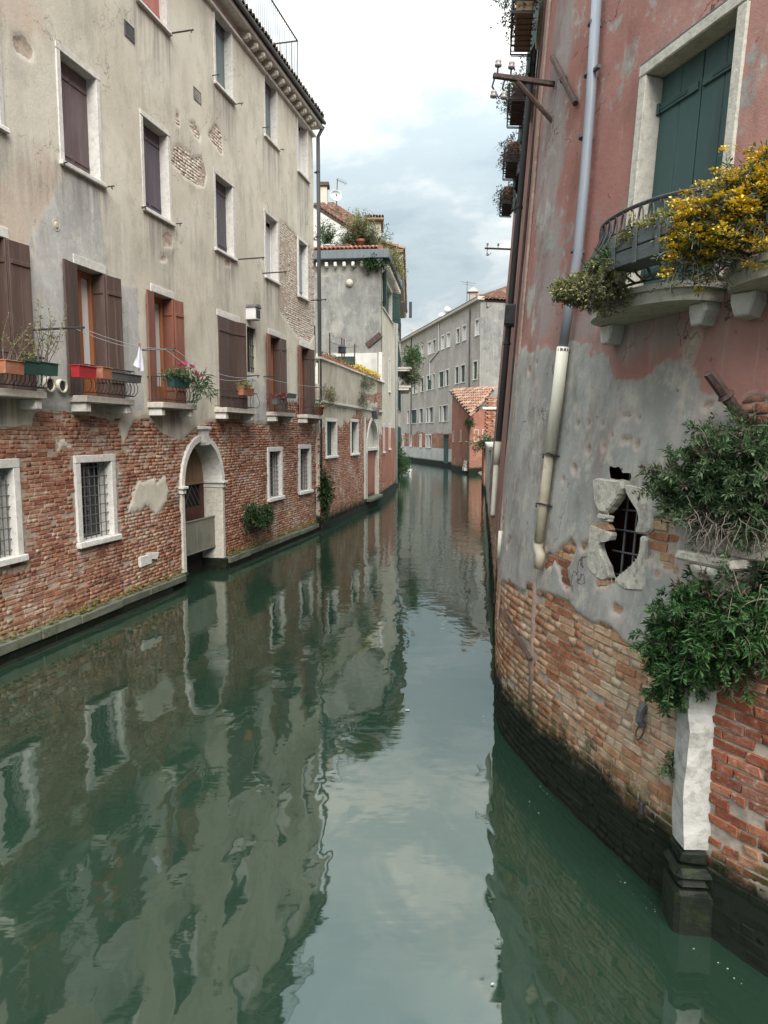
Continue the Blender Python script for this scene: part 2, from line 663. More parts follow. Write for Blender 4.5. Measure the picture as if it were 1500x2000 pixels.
def leaf_mat(name, stops, rough=.55, trans=.25):
    n = NT(name)
    c = n.ramp(n.attr('rnd'), stops)
    n.fin(c, rough, .35)
    tr = n.N.new('ShaderNodeBsdfTranslucent')
    n.L.new(c, tr.inputs[0])
    mx = n.N.new('ShaderNodeMixShader')
    mx.inputs[0].default_value = trans
    n.L.new(n.bsdf.outputs[0], mx.inputs[1])
    n.L.new(tr.outputs[0], mx.inputs[2])
    n.L.new(mx.outputs[0], n.out.inputs['Surface'])
    return n.m


M = {}
M['plaster_left'] = wall_mat('beige_plaster', (.545, .508, .418), (.625, .59, .498), (.40, .40, .385), (.52, .52, .50), (.46, .38, .31),
                             streak=(.20, .19, .18), wash=(.555, .455, .37), pale=(.66, .61, .54), alg=.34)
M['plaster_low'] = wall_mat('pale_worn_plaster', (.44, .39, .31), (.54, .48, .40), (.30, .30, .29), (.42, .41, .39), (.34, .25, .19),
                            streak=(.15, .14, .12), wash=(.5, .36, .27), pale=(.6, .55, .47))
M['plaster_grey'] = wall_mat('grey_blotched_render', (.25, .245, .23), (.33, .32, .29), (.165, .165, .16), (.26, .26, .245), (.34, .28, .23),
                             streak=(.14, .14, .14), wash=(.56, .50, .38), pale=(.52, .49, .42))
M['plaster_cream'] = wall_mat('cream_plaster', (.46, .42, .345), (.53, .485, .405), (.4, .4, .38), (.5, .48, .45), (.4, .3, .25),
                              streak=(.25, .23, .2), wash=(.6, .5, .4))
M['plaster_far'] = wall_mat('weathered_grey_plaster', (.34, .305, .275), (.43, .385, .345), (.36, .36, .35), (.46, .45, .43), (.3, .16, .12),
                            streak=(.2, .19, .18), wash=(.5, .42, .36), pale=(.6, .57, .53))
M['plaster_pink'] = wall_mat('faded_red_plaster', (.30, .138, .115), (.36, .19, .162), (.26, .255, .24), (.385, .37, .345), (.40, .33, .27),
                             streak=(.19, .16, .155), wash=(.29, .245, .235), pale=(.50, .37, .33), mottle=1.25)
M['plaster_red'] = wall_mat('brick_red_plaster', (.275, .112, .076), (.34, .15, .105), (.28, .15, .11), (.42, .2, .14), (.3, .15, .1),
                            streak=(.2, .1, .07), wash=(.42, .2, .14), pale=(.5, .3, .22))
M['plaster_white'] = wall_mat('limewashed_concrete', (.50, .50, .47), (.60, .59, .55), (.40, .40, .38), (.5, .5, .47), (.4, .3, .25),
                              streak=(.2, .2, .18))
BR = [(0.0, (.115, .05, .036)), (.22, (.24, .092, .058)), (.5, (.335, .148, .092)), (.75, (.40, .215, .138)), (1, (.47, .35, .25))]
M['brick_left'] = brick_mat('old_red_brick', BR, salt=(.46, .40, .35), saltamt=.6, algae=.20, moss=(.10, .095, .02))
M['brick_low'] = brick_mat('rosy_brick', [(0, (.2, .08, .05)), (.35, (.34, .14, .09)), (.7, (.42, .22, .15)), (1, (.5, .36, .28))], saltamt=.6, algae=.38)
M['brick_right'] = brick_mat('pale_orange_brick', [(0, (.16, .065, .04)), (.2, (.28, .115, .062)), (.42, (.37, .18, .10)), (.7, (.43, .265, .165)), (1, (.48, .36, .25))],
                             salt=(.46, .365, .27), saltamt=.5, algae=.56, moss=(.045, .055, .015))
M['brick_infill'] = brick_mat('deep_red_brick', [(0, (.13, .04, .025)), (.4, (.24, .075, .042)), (.75, (.33, .115, .065)), (1, (.42, .22, .14))],
                              saltamt=.25, algae=.56, moss=(.045, .055, .015))
M['brick_pale'] = brick_mat('limewashed_brick', [(0, (.48, .40, .32)), (.5, (.58, .51, .43)), (1, (.65, .60, .52))], salt=(.66, .62, .55), saltamt=.8, algae=.3)
M['stone'] = simple('istrian_stone', (.64, .62, .58), .12, .8, 9, alt=(.36, .34, .31), altamt=.45, bump=.3, fine=40)
M['stone_worn'] = simple('worn_limestone', (.53, .495, .43), .16, .85, 11, alt=(.31, .28, .235), altamt=.5, bump=.55, fine=28)
M['stone_green'] = simple('algae_stone', (.10, .115, .075), .5, .7, 4, alt=(.035, .045, .025), altamt=.8, bump=.6, fine=30)
M['stone_ledge'] = simple('footing_stone', (.125, .13, .10), .3, .75, 3, alt=(.07, .085, .04), altamt=.75, bump=.4, fine=30)
M['algae'] = simple('wet_black_algae', (.012, .015, .011), .5, .5, 6, alt=(.022, .032, .012), altamt=.6, bump=.8, fine=22, spec=.12)
M['mud'] = simple('silted_ledge', (.16, .13, .085), .4, .9, 5, alt=(.05, .055, .03), bump=.6)
M['shut_brown'] = simple('dark_brown_shutter', (.082, .052, .043), .25, .6, 3, stretch=(1, 1, .1), bump=.25, alt=(.15, .115, .10), altamt=.45)
M['shut_mauve'] = simple('faded_mauve_shutter', (.135, .10, .105), .2, .65, 3, stretch=(1, 1, .15), bump=.25, alt=(.22, .18, .18), altamt=.45)
M['shut_slate'] = simple('slate_purple_shutter', (.105, .095, .115), .2, .65, 3, stretch=(1, 1, .15), bump=.25, alt=(.17, .16, .18), altamt=.45)
M['shut_red'] = simple('red_brown_shutter', (.19, .075, .05), .25, .6, 3, stretch=(1, 1, .12), bump=.25, alt=(.28, .14, .10), altamt=.45)
M['shut_pink'] = simple('faded_red_shutter', (.42, .17, .145), .2, .7, 3, stretch=(1, 1, .15), bump=.2)
M['shut_blue'] = simple('blue_grey_shutter', (.22, .285, .33), .15, .6, 3, stretch=(1, 1, .15), bump=.25, alt=(.34, .40, .44), altamt=.45)
M['shut_teal'] = simple('grey_teal_shutter', (.15, .19, .20), .18, .6, 3, stretch=(1, 1, .15), bump=.2)
M['shut_green'] = simple('dark_green_shutter', (.035, .072, .068), .2, .6, 2.5, stretch=(1, 1, .12), bump=.2, alt=(.075, .115, .11), altamt=.3)
M['shut_dkgreen'] = simple('bottle_green_shutter', (.02, .05, .045), .25, .6, 3, stretch=(1, 1, .15), bump=.2)
M['wood_orange'] = simple('varnished_door_frame', (.30, .12, .055), .25, .5, 4, stretch=(1, 1, .1), bump=.2)
M['wood_tan'] = simple('brown_plank_board', (.25, .165, .10), .2, .7, 3, stretch=(1, 1, .1), bump=.3)
M['wood_grey'] = simple('weathered_grey_plank', (.085, .095, .095), .3, .75, 5, stretch=(.3, .3, 1), bump=.4)
M['steel_panel'] = simple('dull_steel_panel', (.24, .235, .19), .15, .45, 2, metal=.3, spec=.4, bump=.1, alt=(.13, .13, .09))
M['iron'] = simple('black_iron', (.035, .034, .036), .3, .6, 12, bump=.3, spec=.4)
M['iron_grey'] = simple('grey_iron_bar', (.11, .11, .115), .25, .55, 12, bump=.2)
M['rust'] = simple('rusty_iron', (.07, .047, .042), .4, .85, 14, alt=(.14, .07, .045), bump=.5)
M['pipe_dark'] = simple('dark_lead_pipe', (.105, .11, .118), .2, .5, 4, bump=.1, stretch=(1, 1, .2))
M['pipe_blue'] = simple('blue_grey_pipe', (.215, .235, .27), .18, .45, 3, bump=.05, stretch=(1, 1, .2), alt=(.25, .28, .34), altamt=.4)
M['pipe_cream'] = simple('cream_plastic_pipe', (.60, .57, .47), .12, .5, 3, bump=.05, stretch=(1, 1, .2), alt=(.4, .32, .2), altamt=.4)
M['pipe_brown'] = simple('stained_cream_pipe', (.50, .44, .33), .2, .6, 4, bump=.1, alt=(.3, .2, .12))
M['pipe_white'] = simple('pale_pipe', (.6, .62, .64), .1, .5, 3, bump=.05)
def tile_mat(name, stops, lichen):
    n = NT(name)
    c = n.ramp(n.attr('rnd'), stops)
    c = n.mix(n.math('MULTIPLY', n.ss(n.noise(7, 7, .7), .45, .65), .5), c, tuple(x * .45 for x in stops[0][1]))
    c = n.mix(n.math('MULTIPLY', n.ss(n.noise(3, 7, .7, (1, 1, 1), (3, 3, 3)), .52, .66), .6), c, lichen)
    n.bump(n.noise(40, 4, .6), .4, .01)
    return n.fin(c, .9, .2)


M['tile'] = tile_mat('terracotta_roof_tile', [(0, (.16, .085, .06)), (.45, (.28, .155, .11)), (1, (.40, .28, .21))], (.34, .30, .25))
M['tile_dark'] = tile_mat('lichened_roof_tile', [(0, (.09, .065, .05)), (.5, (.16, .115, .09)), (1, (.25, .19, .15))], (.25, .23, .18))
M['tile_red'] = tile_mat('red_roof_tile', [(0, (.28, .10, .07)), (.5, (.42, .16, .11)), (1, (.5, .28, .2))], (.5, .38, .3))
M['terracotta'] = simple('terracotta_pot', (.36, .14, .08), .2, .8, 6, alt=(.45, .3, .22), altamt=.4, bump=.2)
M['red_plastic'] = simple('red_plastic_box', (.42, .035, .04), .1, .4, 4, bump=0)
M['green_plastic'] = simple('dark_green_trough', (.03, .075, .065), .2, .45, 4, bump=0)
M['grey_trough'] = simple('grey_trough', (.10, .10, .095), .25, .6, 6)
M['glass'] = simple('dark_window_glass', (.015, .018, .02), .2, .06, 2, spec=.6, bump=0)
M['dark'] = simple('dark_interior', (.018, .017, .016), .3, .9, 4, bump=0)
M['curtain'] = simple('white_curtain', (.60, .61, .62), .08, .9, 5, stretch=(4, 4, .2), bump=.1)
M['cloth'] = simple('white_cloth', (.74, .74, .80), .06, .9, 8, bump=.1)
M['cloth_dark'] = simple('dark_hung_cloth', (.05, .055, .07), .2, .9, 8)
M['white_paint'] = simple('white_paint', (.72, .72, .72), .08, .6, 4, bump=.05)
M['porcelain'] = simple('glazed_insulator', (.34, .31, .30), .15, .25, 8, bump=0, spec=.6)
M['lead_sheet'] = simple('blue_grey_sheet', (.13, .155, .165), .2, .6, 5, stretch=(3, 3, .2), bump=.2)
M['stem'] = simple('dry_twig', (.16, .125, .10), .3, .9, 20)
M['root'] = simple('dead_grey_root', (.125, .105, .088), .3, .9, 20)
M['mortar_strip'] = simple('pinkish_mortar', (.30, .21, .17), .25, .9, 9, alt=(.42, .35, .29), altamt=.6, bump=.6, fine=30)
M['stone_surround'] = simple('weathered_surround_stone', (.49, .45, .39), .25, .9, 10, alt=(.24, .215, .175), altamt=.7, bump=.8, fine=26)
M['soil'] = simple('potting_soil', (.05, .035, .025), .4, .95, 20)
M['leaf_green'] = leaf_mat('green_leaf', [(0, (.022, .062, .018)), (.5, (.045, .115, .032)), (1, (.085, .17, .055))])
M['leaf_fresh'] = leaf_mat('fresh_green_leaf', [(0, (.035, .075, .03)), (.5, (.07, .125, .052)), (1, (.125, .19, .09))])
M['leaf_dark'] = leaf_mat('dark_ivy_leaf', [(0, (.012, .035, .012)), (.5, (.025, .065, .02)), (1, (.05, .105, .03))])
M['leaf_olive'] = leaf_mat('olive_succulent_leaf', [(0, (.10, .105, .035)), (.5, (.20, .20, .075)), (1, (.36, .34, .17))])
M['leaf_grey'] = leaf_mat('grey_green_leaf', [(0, (.06, .085, .045)), (.5, (.12, .15, .085)), (1, (.19, .22, .13))])
M['leaf_brown'] = leaf_mat('dry_brown_leaf', [(0, (.06, .045, .035)), (.5, (.12, .09, .07)), (1, (.19, .15, .11))])
M['petal_yellow'] = leaf_mat('yellow_petal', [(0, (.48, .31, .02)), (.5, (.68, .47, .03)), (1, (.82, .64, .10))], trans=.15)
M['petal_pink'] = leaf_mat('pink_petal', [(0, (.5, .06, .17)), (1, (.7, .16, .32))], trans=.15)
M['petal_red'] = leaf_mat('red_petal', [(0, (.28, .02, .035)), (1, (.45, .05, .07))], trans=.15)


def water_mat():
    n = NT('green_canal_water')
    N, L = n.N, n.L
    n.set(n.bsdf, 'Base Color', n.mix(n.ss(n.noise(.35, 7, .65, (1, .5, 1)), .35, .65), (.0165, .0375, .0235), (.0205, .0445, .028)))
    n.set(n.bsdf, 'Roughness', .6)
    n.set(n.bsdf, 'Specular IOR Level', 0.0)
    a = n.noise(1.5, 3, .5, (1.0, .6, 1), (0, 0, 0), dist=.3)
    b = n.noise(3.1, 3, .5, (.55, 1.35, 1), (5, 2, 0), dist=.3)
    c = n.noise(8.0, 2, .5, (.45, 1.8, 1), (1, 7, 0))
    sp = N.new('ShaderNodeSeparateXYZ')
    L.new(n.pos, sp.inputs[0])
    far = n.ss(sp.outputs['Y'], 8, 30)
    h = n.math('ADD', n.math('MULTIPLY', a, .0105), n.math('MULTIPLY', b, n.math('MULTIPLY_ADD', far, .0046, .0011)))
    h = n.math('ADD', h, n.math('MULTIPLY', c, n.math('MULTIPLY_ADD', far, .0022, .00028)))
    bp = N.new('ShaderNodeBump')
    bp.inputs['Strength'].default_value = 1.0
    bp.inputs['Distance'].default_value = 1.0
    L.new(h, bp.inputs['Height'])
    gl = N.new('ShaderNodeBsdfGlossy')
    gl.inputs['Roughness'].default_value = 0.03
    gl.inputs['Color'].default_value = (.93, .97, .95, 1)
    L.new(bp.outputs[0], gl.inputs['Normal'])
    fr = N.new('ShaderNodeFresnel')
    fr.inputs['IOR'].default_value = 2.08
    L.new(bp.outputs[0], fr.inputs['Normal'])
    tr = N.new('ShaderNodeBsdfTransparent')
    tr.inputs[0].default_value = (.55, .66, .52, 1)
    m0 = N.new('ShaderNodeMixShader')
    m0.inputs[0].default_value = .74
    L.new(tr.outputs[0], m0.inputs[1])
    L.new(n.bsdf.outputs[0], m0.inputs[2])
    m1 = N.new('ShaderNodeMixShader')
    L.new(fr.outputs[0], m1.inputs[0])
    L.new(m0.outputs[0], m1.inputs[1])
    L.new(gl.outputs[0], m1.inputs[2])
    L.new(m1.outputs[0], n.out.inputs['Surface'])
    return n.m


M['water'] = water_mat()

# ------------------------------------------------------------------ facade builders
def facade(name, W, s0, s1, z0, z1, ds, mat, parent, openings=(), hole=None, pl=None, cem=None, dirt=None, warm=None, thick=.02, und=.012, seed=3, hole_sd=None):
    """one sheet with real relief: plaster stands proud of the bare masonry; openings are cut out"""
    def lines(a, b, cuts, d):
        base = list(np.linspace(a, b, max(2, int(round((b - a) / d)) + 1)))
        cs = sorted(c for c in cuts if a < c < b)
        base = [x for x in base if all(abs(x - c) > d * .35 for c in cs) or x in (a, b)]
        return np.array(sorted(set(base + cs)))
    S = lines(s0, s1, [c for o in openings for c in o[:2]], ds)
    Z = lines(z0, z1, [c for o in openings for c in o[2:4]], ds)
    SS, ZZ = np.meshgrid(S, Z)
    plv = pl(SS, ZZ) if pl else np.full(SS.shape, .3)
    cv = cem(SS, ZZ) if cem else np.full(SS.shape, -1.)
    dv = dirt(SS, ZZ) if dirt else np.zeros(SS.shape)
    wv = warm(SS, ZZ) if warm else np.zeros(SS.shape)
    if hole_sd is not None:
        for _ in range(2):
            e = .004
            sd = hole_sd(SS, ZZ)
            gs = (hole_sd(SS + e, ZZ) - hole_sd(SS - e, ZZ)) / (2 * e)
            gz = (hole_sd(SS, ZZ + e) - hole_sd(SS, ZZ - e)) / (2 * e)
            m_ = (sd > 0) & (sd < ds * 1.6)
            SS = np.where(m_, SS - gs * sd, SS)
            ZZ = np.where(m_, ZZ - gz * sd, ZZ)
    off = und * fbm(SS * .7, ZZ * .7, seed) * 2 + .004 * fbm(SS * 6, ZZ * 6, seed + 5)
    off = off + thick * sstep(-.015, .02, plv)
    off = off + .004 * sstep(-.01, .02, cv) * (plv > 0)
    off = off - np.where(plv < 0, .012 * np.abs(fbm(SS * 14, ZZ * 14, seed + 9)), 0)
    x, y, z = W.pts(SS, ZZ, off)
    V = np.stack([x.ravel(), y.ravel(), z.ravel()], 1)
    nz, ns = SS.shape
    i = np.arange(nz * ns).reshape(nz, ns)
    F = np.stack([i[:-1, :-1], i[:-1, 1:], i[1:, 1:], i[1:, :-1]], -1).reshape(-1, 4)
    sc = ((SS[:-1, :-1] + SS[1:, 1:]) / 2).ravel()
    zc_ = ((ZZ[:-1, :-1] + ZZ[1:, 1:]) / 2).ravel()
    keep = np.ones(len(F), bool)
    for o in openings:
        keep &= ~((sc > o[0]) & (sc < o[1]) & (zc_ > o[2]) & (zc_ < o[3]))
    if hole_sd is not None:
        keep &= hole_sd(sc, zc_) < 0
    if hole is not None:
        keep &= ~hole(sc, zc_)
    return np_mesh(name, V, F[keep], mat, parent, None, {'pl': plv.ravel(), 'cem': cv.ravel(), 'dirt': dv.ravel(), 'warm': wv.ravel()})


def brick_template():
    pass


def bricks(W, s0, s1, z0, z1, want, mat, parent, singles=0, course=.066, lng=(.235, .115), joint=.011, depth=.012, rough=.006, und=.012, seed=3, avoid=(), hole=None, name='brick', field='brickwork', curved=False):
    """lay the courses; the pieces that show largest become objects of their own, the rest one joined part"""
    rng = np.random.default_rng(seed + 100)
    recs = []
    z = z0
    k = 0
    while z < z1:
        s = s0 - rng.uniform(0, .2)
        wob = 0
        while s < s1:
            L = lng[0] if rng.random() < .6 else lng[1]
            L *= rng.uniform(.85, 1.1)
            recs.append((s + L / 2, z + course / 2, L - joint * rng.uniform(.6, 1.6), course - joint * rng.uniform(.7, 1.5)))
            s += L
        z += course
        k += 1
    R = np.array(recs)
    S, Zc, Ln, Hn = R.T
    Zc = Zc + .02 * fbm(S * .35, Zc * .5, seed + 31) * 1.5 + rng.uniform(-.003, .003, len(S))
    ok = want(S, Zc) & (S > s0) & (S < s1)
    for o in avoid:
        ok &= ~((S + Ln * .4 > o[0]) & (S - Ln * .4 < o[1]) & (Zc + .03 > o[2]) & (Zc - .03 < o[3]))
    if hole is not None:
        ok &= ~hole(S, Zc)
    S, Zc, Ln, Hn = S[ok], Zc[ok], Ln[ok], Hn[ok]
    n = len(S)
    if n == 0:
        return
    dep = depth * (rng.random(n) * .85 + .3) - .03 * (rng.random(n) < .03)
    dep = dep + und * fbm(S * .7, Zc * .7, seed) * 2
    rnd = rng.random(n)
    # how large each shows in the photograph
    x, y, zz = W.pts(S, Zc, 0)
    _, _, tx, ty = W.base(S)
    d = np.sqrt(x * x + y * y + (zz - CAM_H) ** 2)
    cosv = np.abs((x * ty - y * tx)) / d
    fw = y * math.cos(TH) - (zz - CAM_H) * math.sin(TH)
    px = 750 + FPX * x / np.maximum(fw, .1)
    py = 1000 - FPX * (y * math.sin(TH) + (zz - CAM_H) * math.cos(TH)) / np.maximum(fw, .1)
    vis = (fw > .5) & (px > -5) & (px < 1505) & (py > -5) & (py < 2005)
    size = np.where(vis, Ln * Hn * cosv / d ** 2, 0)
    order = np.argsort(-size)
    single = np.zeros(n, bool)
    single[order[:singles]] = True
    single &= size > 0
    # local template: back ring, outer front ring, inner front ring
    def corners(Ls, Hs, m, jit):
        hx, hz = Ls / 2, Hs / 2
        sx = np.array([-1, 1, 1, -1])
        sz = np.array([-1, -1, 1, 1])
        j = lambda a: rng.uniform(-a, a, (m, 4))
        ax = hx[:, None] * sx + j(jit)
        az = hz[:, None] * sz + j(jit * .7)
        ch = np.minimum(.005, hz * .4)[:, None]
        ix = ax - sx * ch * rng.uniform(.6, 1.7, (m, 4))
        iz = az - sz * ch * rng.uniform(.6, 1.5, (m, 4))
        return ax, az, ix, iz
    FQ = np.array([[0, 1, 5, 4], [1, 2, 6, 5], [2, 3, 7, 6], [3, 0, 4, 7], [4, 5, 9, 8], [5, 6, 10, 9], [6, 7, 11, 10], [7, 4, 8, 11], [8, 9, 10, 11]])
    J = ~single
    m = J.sum()
    if m:
        ax, az, ix, iz = corners(Ln[J], Hn[J], m, rough)
        s_ = np.concatenate([S[J][:, None] + ax, S[J][:, None] + ax, S[J][:, None] + ix], 1)
        z_ = np.concatenate([Zc[J][:, None] + az, Zc[J][:, None] + az, Zc[J][:, None] + iz], 1)
        o_ = np.concatenate([np.full((m, 4), -.045), dep[J][:, None] - .010 + rng.uniform(-.003, .003, (m, 4)), dep[J][:, None] + rng.uniform(-.0035, .0035, (m, 4))], 1)
        X, Y, Z3 = W.pts(s_.ravel(), z_.ravel(), o_.ravel())
        F = (np.arange(m)[:, None, None] * 12 + FQ[None]).reshape(-1, 4)
        ob = np_mesh(field, np.stack([X, Y, Z3], 1), F, mat, parent, None, {'rnd': np.repeat(rnd[J], 12)})
        ob['kind'] = 'stuff'
    # a dozen shared meshes for the separate ones
    pool = {}
    for i in np.where(single)[0]:
        key = (0 if Ln[i] < .16 else 1, int(rng.integers(0, 7)))
        if key not in pool:
            L0 = np.array([lng[1] if key[0] == 0 else lng[0]]) - joint
            ax, az, ix, iz = corners(L0, np.array([course - joint]), 1, rough)
            xx = np.concatenate([ax, ax, ix], 1)[0]
            zz_ = np.concatenate([az, az, iz], 1)[0]
            oo = np.concatenate([np.full(4, -.045), -.010 + rng.uniform(-.003, .003, 4), rng.uniform(-.0035, .0035, 4)])
            me = bpy.data.meshes.new(name)
            me.from_pydata([(float(a), float(-b), float(c)) for a, b, c in zip(xx, oo, zz_)], [], [tuple(int(q) for q in f) for f in FQ])
            me.materials.append(mat)
            pool[key] = (me, float(L0[0]))
        me, L0 = pool[key]
        Mx = W.frame(float(S[i]), float(Zc[i]), float(dep[i])) @ Matrix.Diagonal((Ln[i] / L0, 1, Hn[i] / (course - joint), 1))
        link(name, me, parent, Mx)


def leafmesh(name, P, D, Nn, L, Wd, mat, parent=None, bend=.25, rng=RNG, per=20):
    """leaf blades: base P, direction D, side normal Nn; each a small bent kite of four triangles"""
    n = len(P)
    D = D / np.maximum(1e-9, np.linalg.norm(D, axis=1))[:, None]
    side = np.cross(D, Nn)
    side /= np.maximum(1e-9, np.linalg.norm(side, axis=1))[:, None]
    up = np.cross(side, D)
    L = L[:, None]
    Wd = Wd[:, None]
    mid = P + D * L * .5 + up * L * bend * .3
    tip = P + D * L - up * L * bend * .15
    V = np.stack([P, mid + side * Wd * .5 + up * Wd * .12, tip, mid - side * Wd * .5 + up * Wd * .12], 1).reshape(-1, 3)
    F = np.arange(n * 4).reshape(n, 4)
    F3 = np.concatenate([F[:, [0, 1, 2]], F[:, [0, 2, 3]]])
    r = np.repeat(rng.normal(.5, .24, n // per + 1), per)[:n]
    r = np.repeat(np.clip(r + rng.normal(0, .14, n), 0, 1), 4)
    return np_mesh(name, V, F3, mat, parent, None, {'rnd': r})


def sprigs(root, n, dirs, length, leaf, per, droop=.3, spread=.02, seed=1, whorl=None, tipclump=0.0, start=.15):
    """stems that leave root (n,3) along dirs and carry leaves; returns stems polylines and leaf arrays"""
    rng = np.random.default_rng(seed)
    d = dirs / np.linalg.norm(dirs, axis=1)[:, None]
    Ls = rng.uniform(length[0], length[1], n)
    stems, P, D, Nn, L, Wd = [], [], [], [], [], []
    for i in range(n):
        kk = 7
        p = root[i].copy()
        q = d[i].copy()
        pts = [p.copy()]
        for j in range(kk):
            q = q + rng.normal(0, .13, 3) + np.array([0, 0, -droop / kk * (1 + j * .3)])
            q /= np.linalg.norm(q)
            p = p + q * Ls[i] / kk
            pts.append(p.copy())
        pts = np.array(pts)
        stems.append(pts)
        t = rng.uniform(start, 1, per) ** (1 - tipclump)
        ix = np.minimum((t * kk).astype(int), kk - 1)
        fr = t * kk - ix
        base = pts[ix] * (1 - fr[:, None]) + pts[ix + 1] * fr[:, None]
        ax = pts[ix + 1] - pts[ix]
        ax /= np.linalg.norm(ax, axis=1)[:, None]
        rd = rng.normal(0, 1, (per, 3))
        rd -= ax * (rd * ax).sum(1)[:, None]
        rd /= np.linalg.norm(rd, axis=1)[:, None]
        dd = rd * .85 + ax * .55 + rng.normal(0, .15, (per, 3)) + np.array([0, 0, .15])
        P.append(base + rd * spread * rng.random((per, 1)))
        D.append(dd)
        Nn.append(np.array([0, 0, 1.]) + rng.normal(0, .45, (per, 3)))
        L.append(rng.uniform(leaf[0], leaf[1], per))
        Wd.append(rng.uniform(leaf[2], leaf[3], per))
    return stems, np.concatenate(P), np.concatenate(D), np.concatenate(Nn), np.concatenate(L), np.concatenate(Wd)


def stems_mesh(name, stems, r, mat, parent):
    mb = MB()
    for s in stems:
        mb.tube([tuple(p) for p in s], [r * (1 - .7 * k / (len(s) - 1)) for k in range(len(s))], 4, cap=False)
    return mb.build(name, mat, parent)


def plant(label, cat, root, n, dirbase, dirvar, length, leaf, per, mat, stem_mat='stem', droop=.3, seed=1, rootvar=(.05, .05, .03), stem_r=.004, name='plant', group=None, tipclump=0., flowers=None, extra=None, start=.15):
    rng = np.random.default_rng(seed * 13 + 5)
    t = thing(name, label, cat, root, group)
    R = np.array(root)[None] + rng.normal(0, 1, (n, 3)) * np.array(rootvar)
    dirs = np.array(dirbase)[None] + rng.normal(0, 1, (n, 3)) * np.array(dirvar)
    st, P, D, Nn, L, Wd = sprigs(R, n, dirs, length, leaf, per, droop, .02, seed, tipclump=tipclump, start=start)
    leafmesh('foliage', P, D, Nn, L, Wd, M[mat], t, rng=rng)['kind'] = 'stuff'
    stems_mesh('stem', st, stem_r, M[stem_mat], t)
    if flowers:
        fm, nf, fl, fw, frac = flowers
        P2, D2 = [], []
        for s in st:
            if rng.random() < frac:
                tip = s[-1]
                P2.append(tip + rng.normal(0, 1, (nf, 3)) * np.array([.018, .018, .008]))
                D2.append(np.array([0, 0, .5]) + rng.normal(0, 1, (nf, 3)))
        if P2:
            P2, D2 = np.concatenate(P2), np.concatenate(D2)
            leafmesh('blossom', P2, D2, np.array([0, 0, 1.]) + rng.normal(0, .4, P2.shape), rng.uniform(fl * .7, fl * 1.2, len(P2)), rng.uniform(fw * .7, fw * 1.2, len(P2)), M[fm], t, rng=rng)['kind'] = 'stuff'
    return t


def pv(v):
    return (v[0], v[1], v[2])


# ------------------------------------------------------------------ window pieces (local: x right, y into the wall, z up)
def shutter_leaf(par, Mx, w, h, mat, planks=3, t=.035, battens=True, name='shutter'):
    mb = MB()
    pw = w / planks
    for i in range(planks):
        mb.box(i * pw + .002, (i + 1) * pw - .002, -t / 2, t / 2, 0, h, .004)
    mb.box(.01, w - .01, -t / 2 + .006, t / 2 - .006, .005, h - .005)
    if battens:
        for zz in (.14 * h, .86 * h):
            mb.box(.02, w - .02, -t / 2 - .018, -t / 2 + .004, zz - .03, zz + .03, .004)
    return mb.build(name, M[mat], par, Mx)


def strap_hinges(par, Mx, w, h, t=.035):
    mb = MB()
    for zz in (.14 * h, .86 * h):
        mb.box(0, w * .8, -t / 2 - .025, -t / 2 - .017, zz - .012, zz + .012)
    return mb.build('strap_hinge', M['iron'], par, Mx)


def T3(x, y, z):
    return Matrix.Translation((x, y, z))


def RZ(a):
    return Matrix.Rotation(a, 4, 'Z')


def stone_window(par, W, s0, s1, z0, z1, fw=.10, depth=.20, fill='shutter', mat='shut_mauve', frame_mat='stone', sill=.07, planks=2, bars=(3, 6), name='window', split=2):
    """stone surround with lintel and sill; leaves recessed in it"""
    sm = (s0 + s1) / 2
    F = W.frame(sm, z0, 0)
    w, h = (s1 - s0), (z1 - z0)
    hw = w / 2
    mb = MB()
    mb.box(-hw, -hw + fw, -.035, depth + .02, .0, h - fw, .008, .003)
    mb.box(hw - fw, hw, -.035, depth + .02, .0, h - fw, .008, .003)
    mb.box(-hw, hw, -.038, depth + .02, h - fw + .002, h, .008, .003)
    win = mb.build(name, M[frame_mat], par, F)
    MB().box(-hw - .03, hw + .03, -.09, depth + .02, -sill - .002, -.002, .012, .004).build('sill', M[frame_mat], win, F)
    iw, ih = w - 2 * fw, h - fw
    if fill == 'shutter':
        lw = iw / split
        for k in range(split):
            shutter_leaf(win, F @ T3(-iw / 2 + k * lw + .004, depth - .03, .005), lw - .008, ih - .01, mat, planks)
    elif fill == 'half':
        shutter_leaf(win, F @ T3(-iw / 2 + .004, depth - .03, .005), iw * .56, ih - .01, mat, planks)
    MB().box(-iw / 2 - .01, iw / 2 + .01, depth + .015, depth + .035, -.01, ih + .01).build('pane', M['glass'], win, F)
    if fill == 'grille':
        nb, nh = bars
        mb = MB()
        for i in range(nb):
            x = -iw / 2 + iw * (i + .5) / nb
            mb.tube([(x, .07, 0), (x, .07, ih)], .009, 5)
        for i in range(nh):
            z = ih * (i + .5) / nh
            mb.tube([(-iw / 2, .06, z), (iw / 2, .06, z)], .008, 5)
        mb.build('grille', M['iron_grey'], win, F)
    if fill == 'curtain':
        MB().box(-iw / 2, iw / 2, depth - .01, depth, 0, ih * .9).build('curtain', M['curtain'], win, F)
        mb = MB()
        mb.box(-iw / 2, -iw / 2 + .05, depth - .05, depth - .012, 0, ih, .004)
        mb.box(iw / 2 - .05, iw / 2, depth - .05, depth - .012, 0, ih, .004)
        mb.box(-.03, .03, depth - .05, depth - .012, 0, ih, .004)
        mb.box(-iw / 2 + .05, iw / 2 - .05, depth - .05, depth - .012, ih - .06, ih, .004)
        mb.build('sash', M['white_paint'], win, F)
    return win


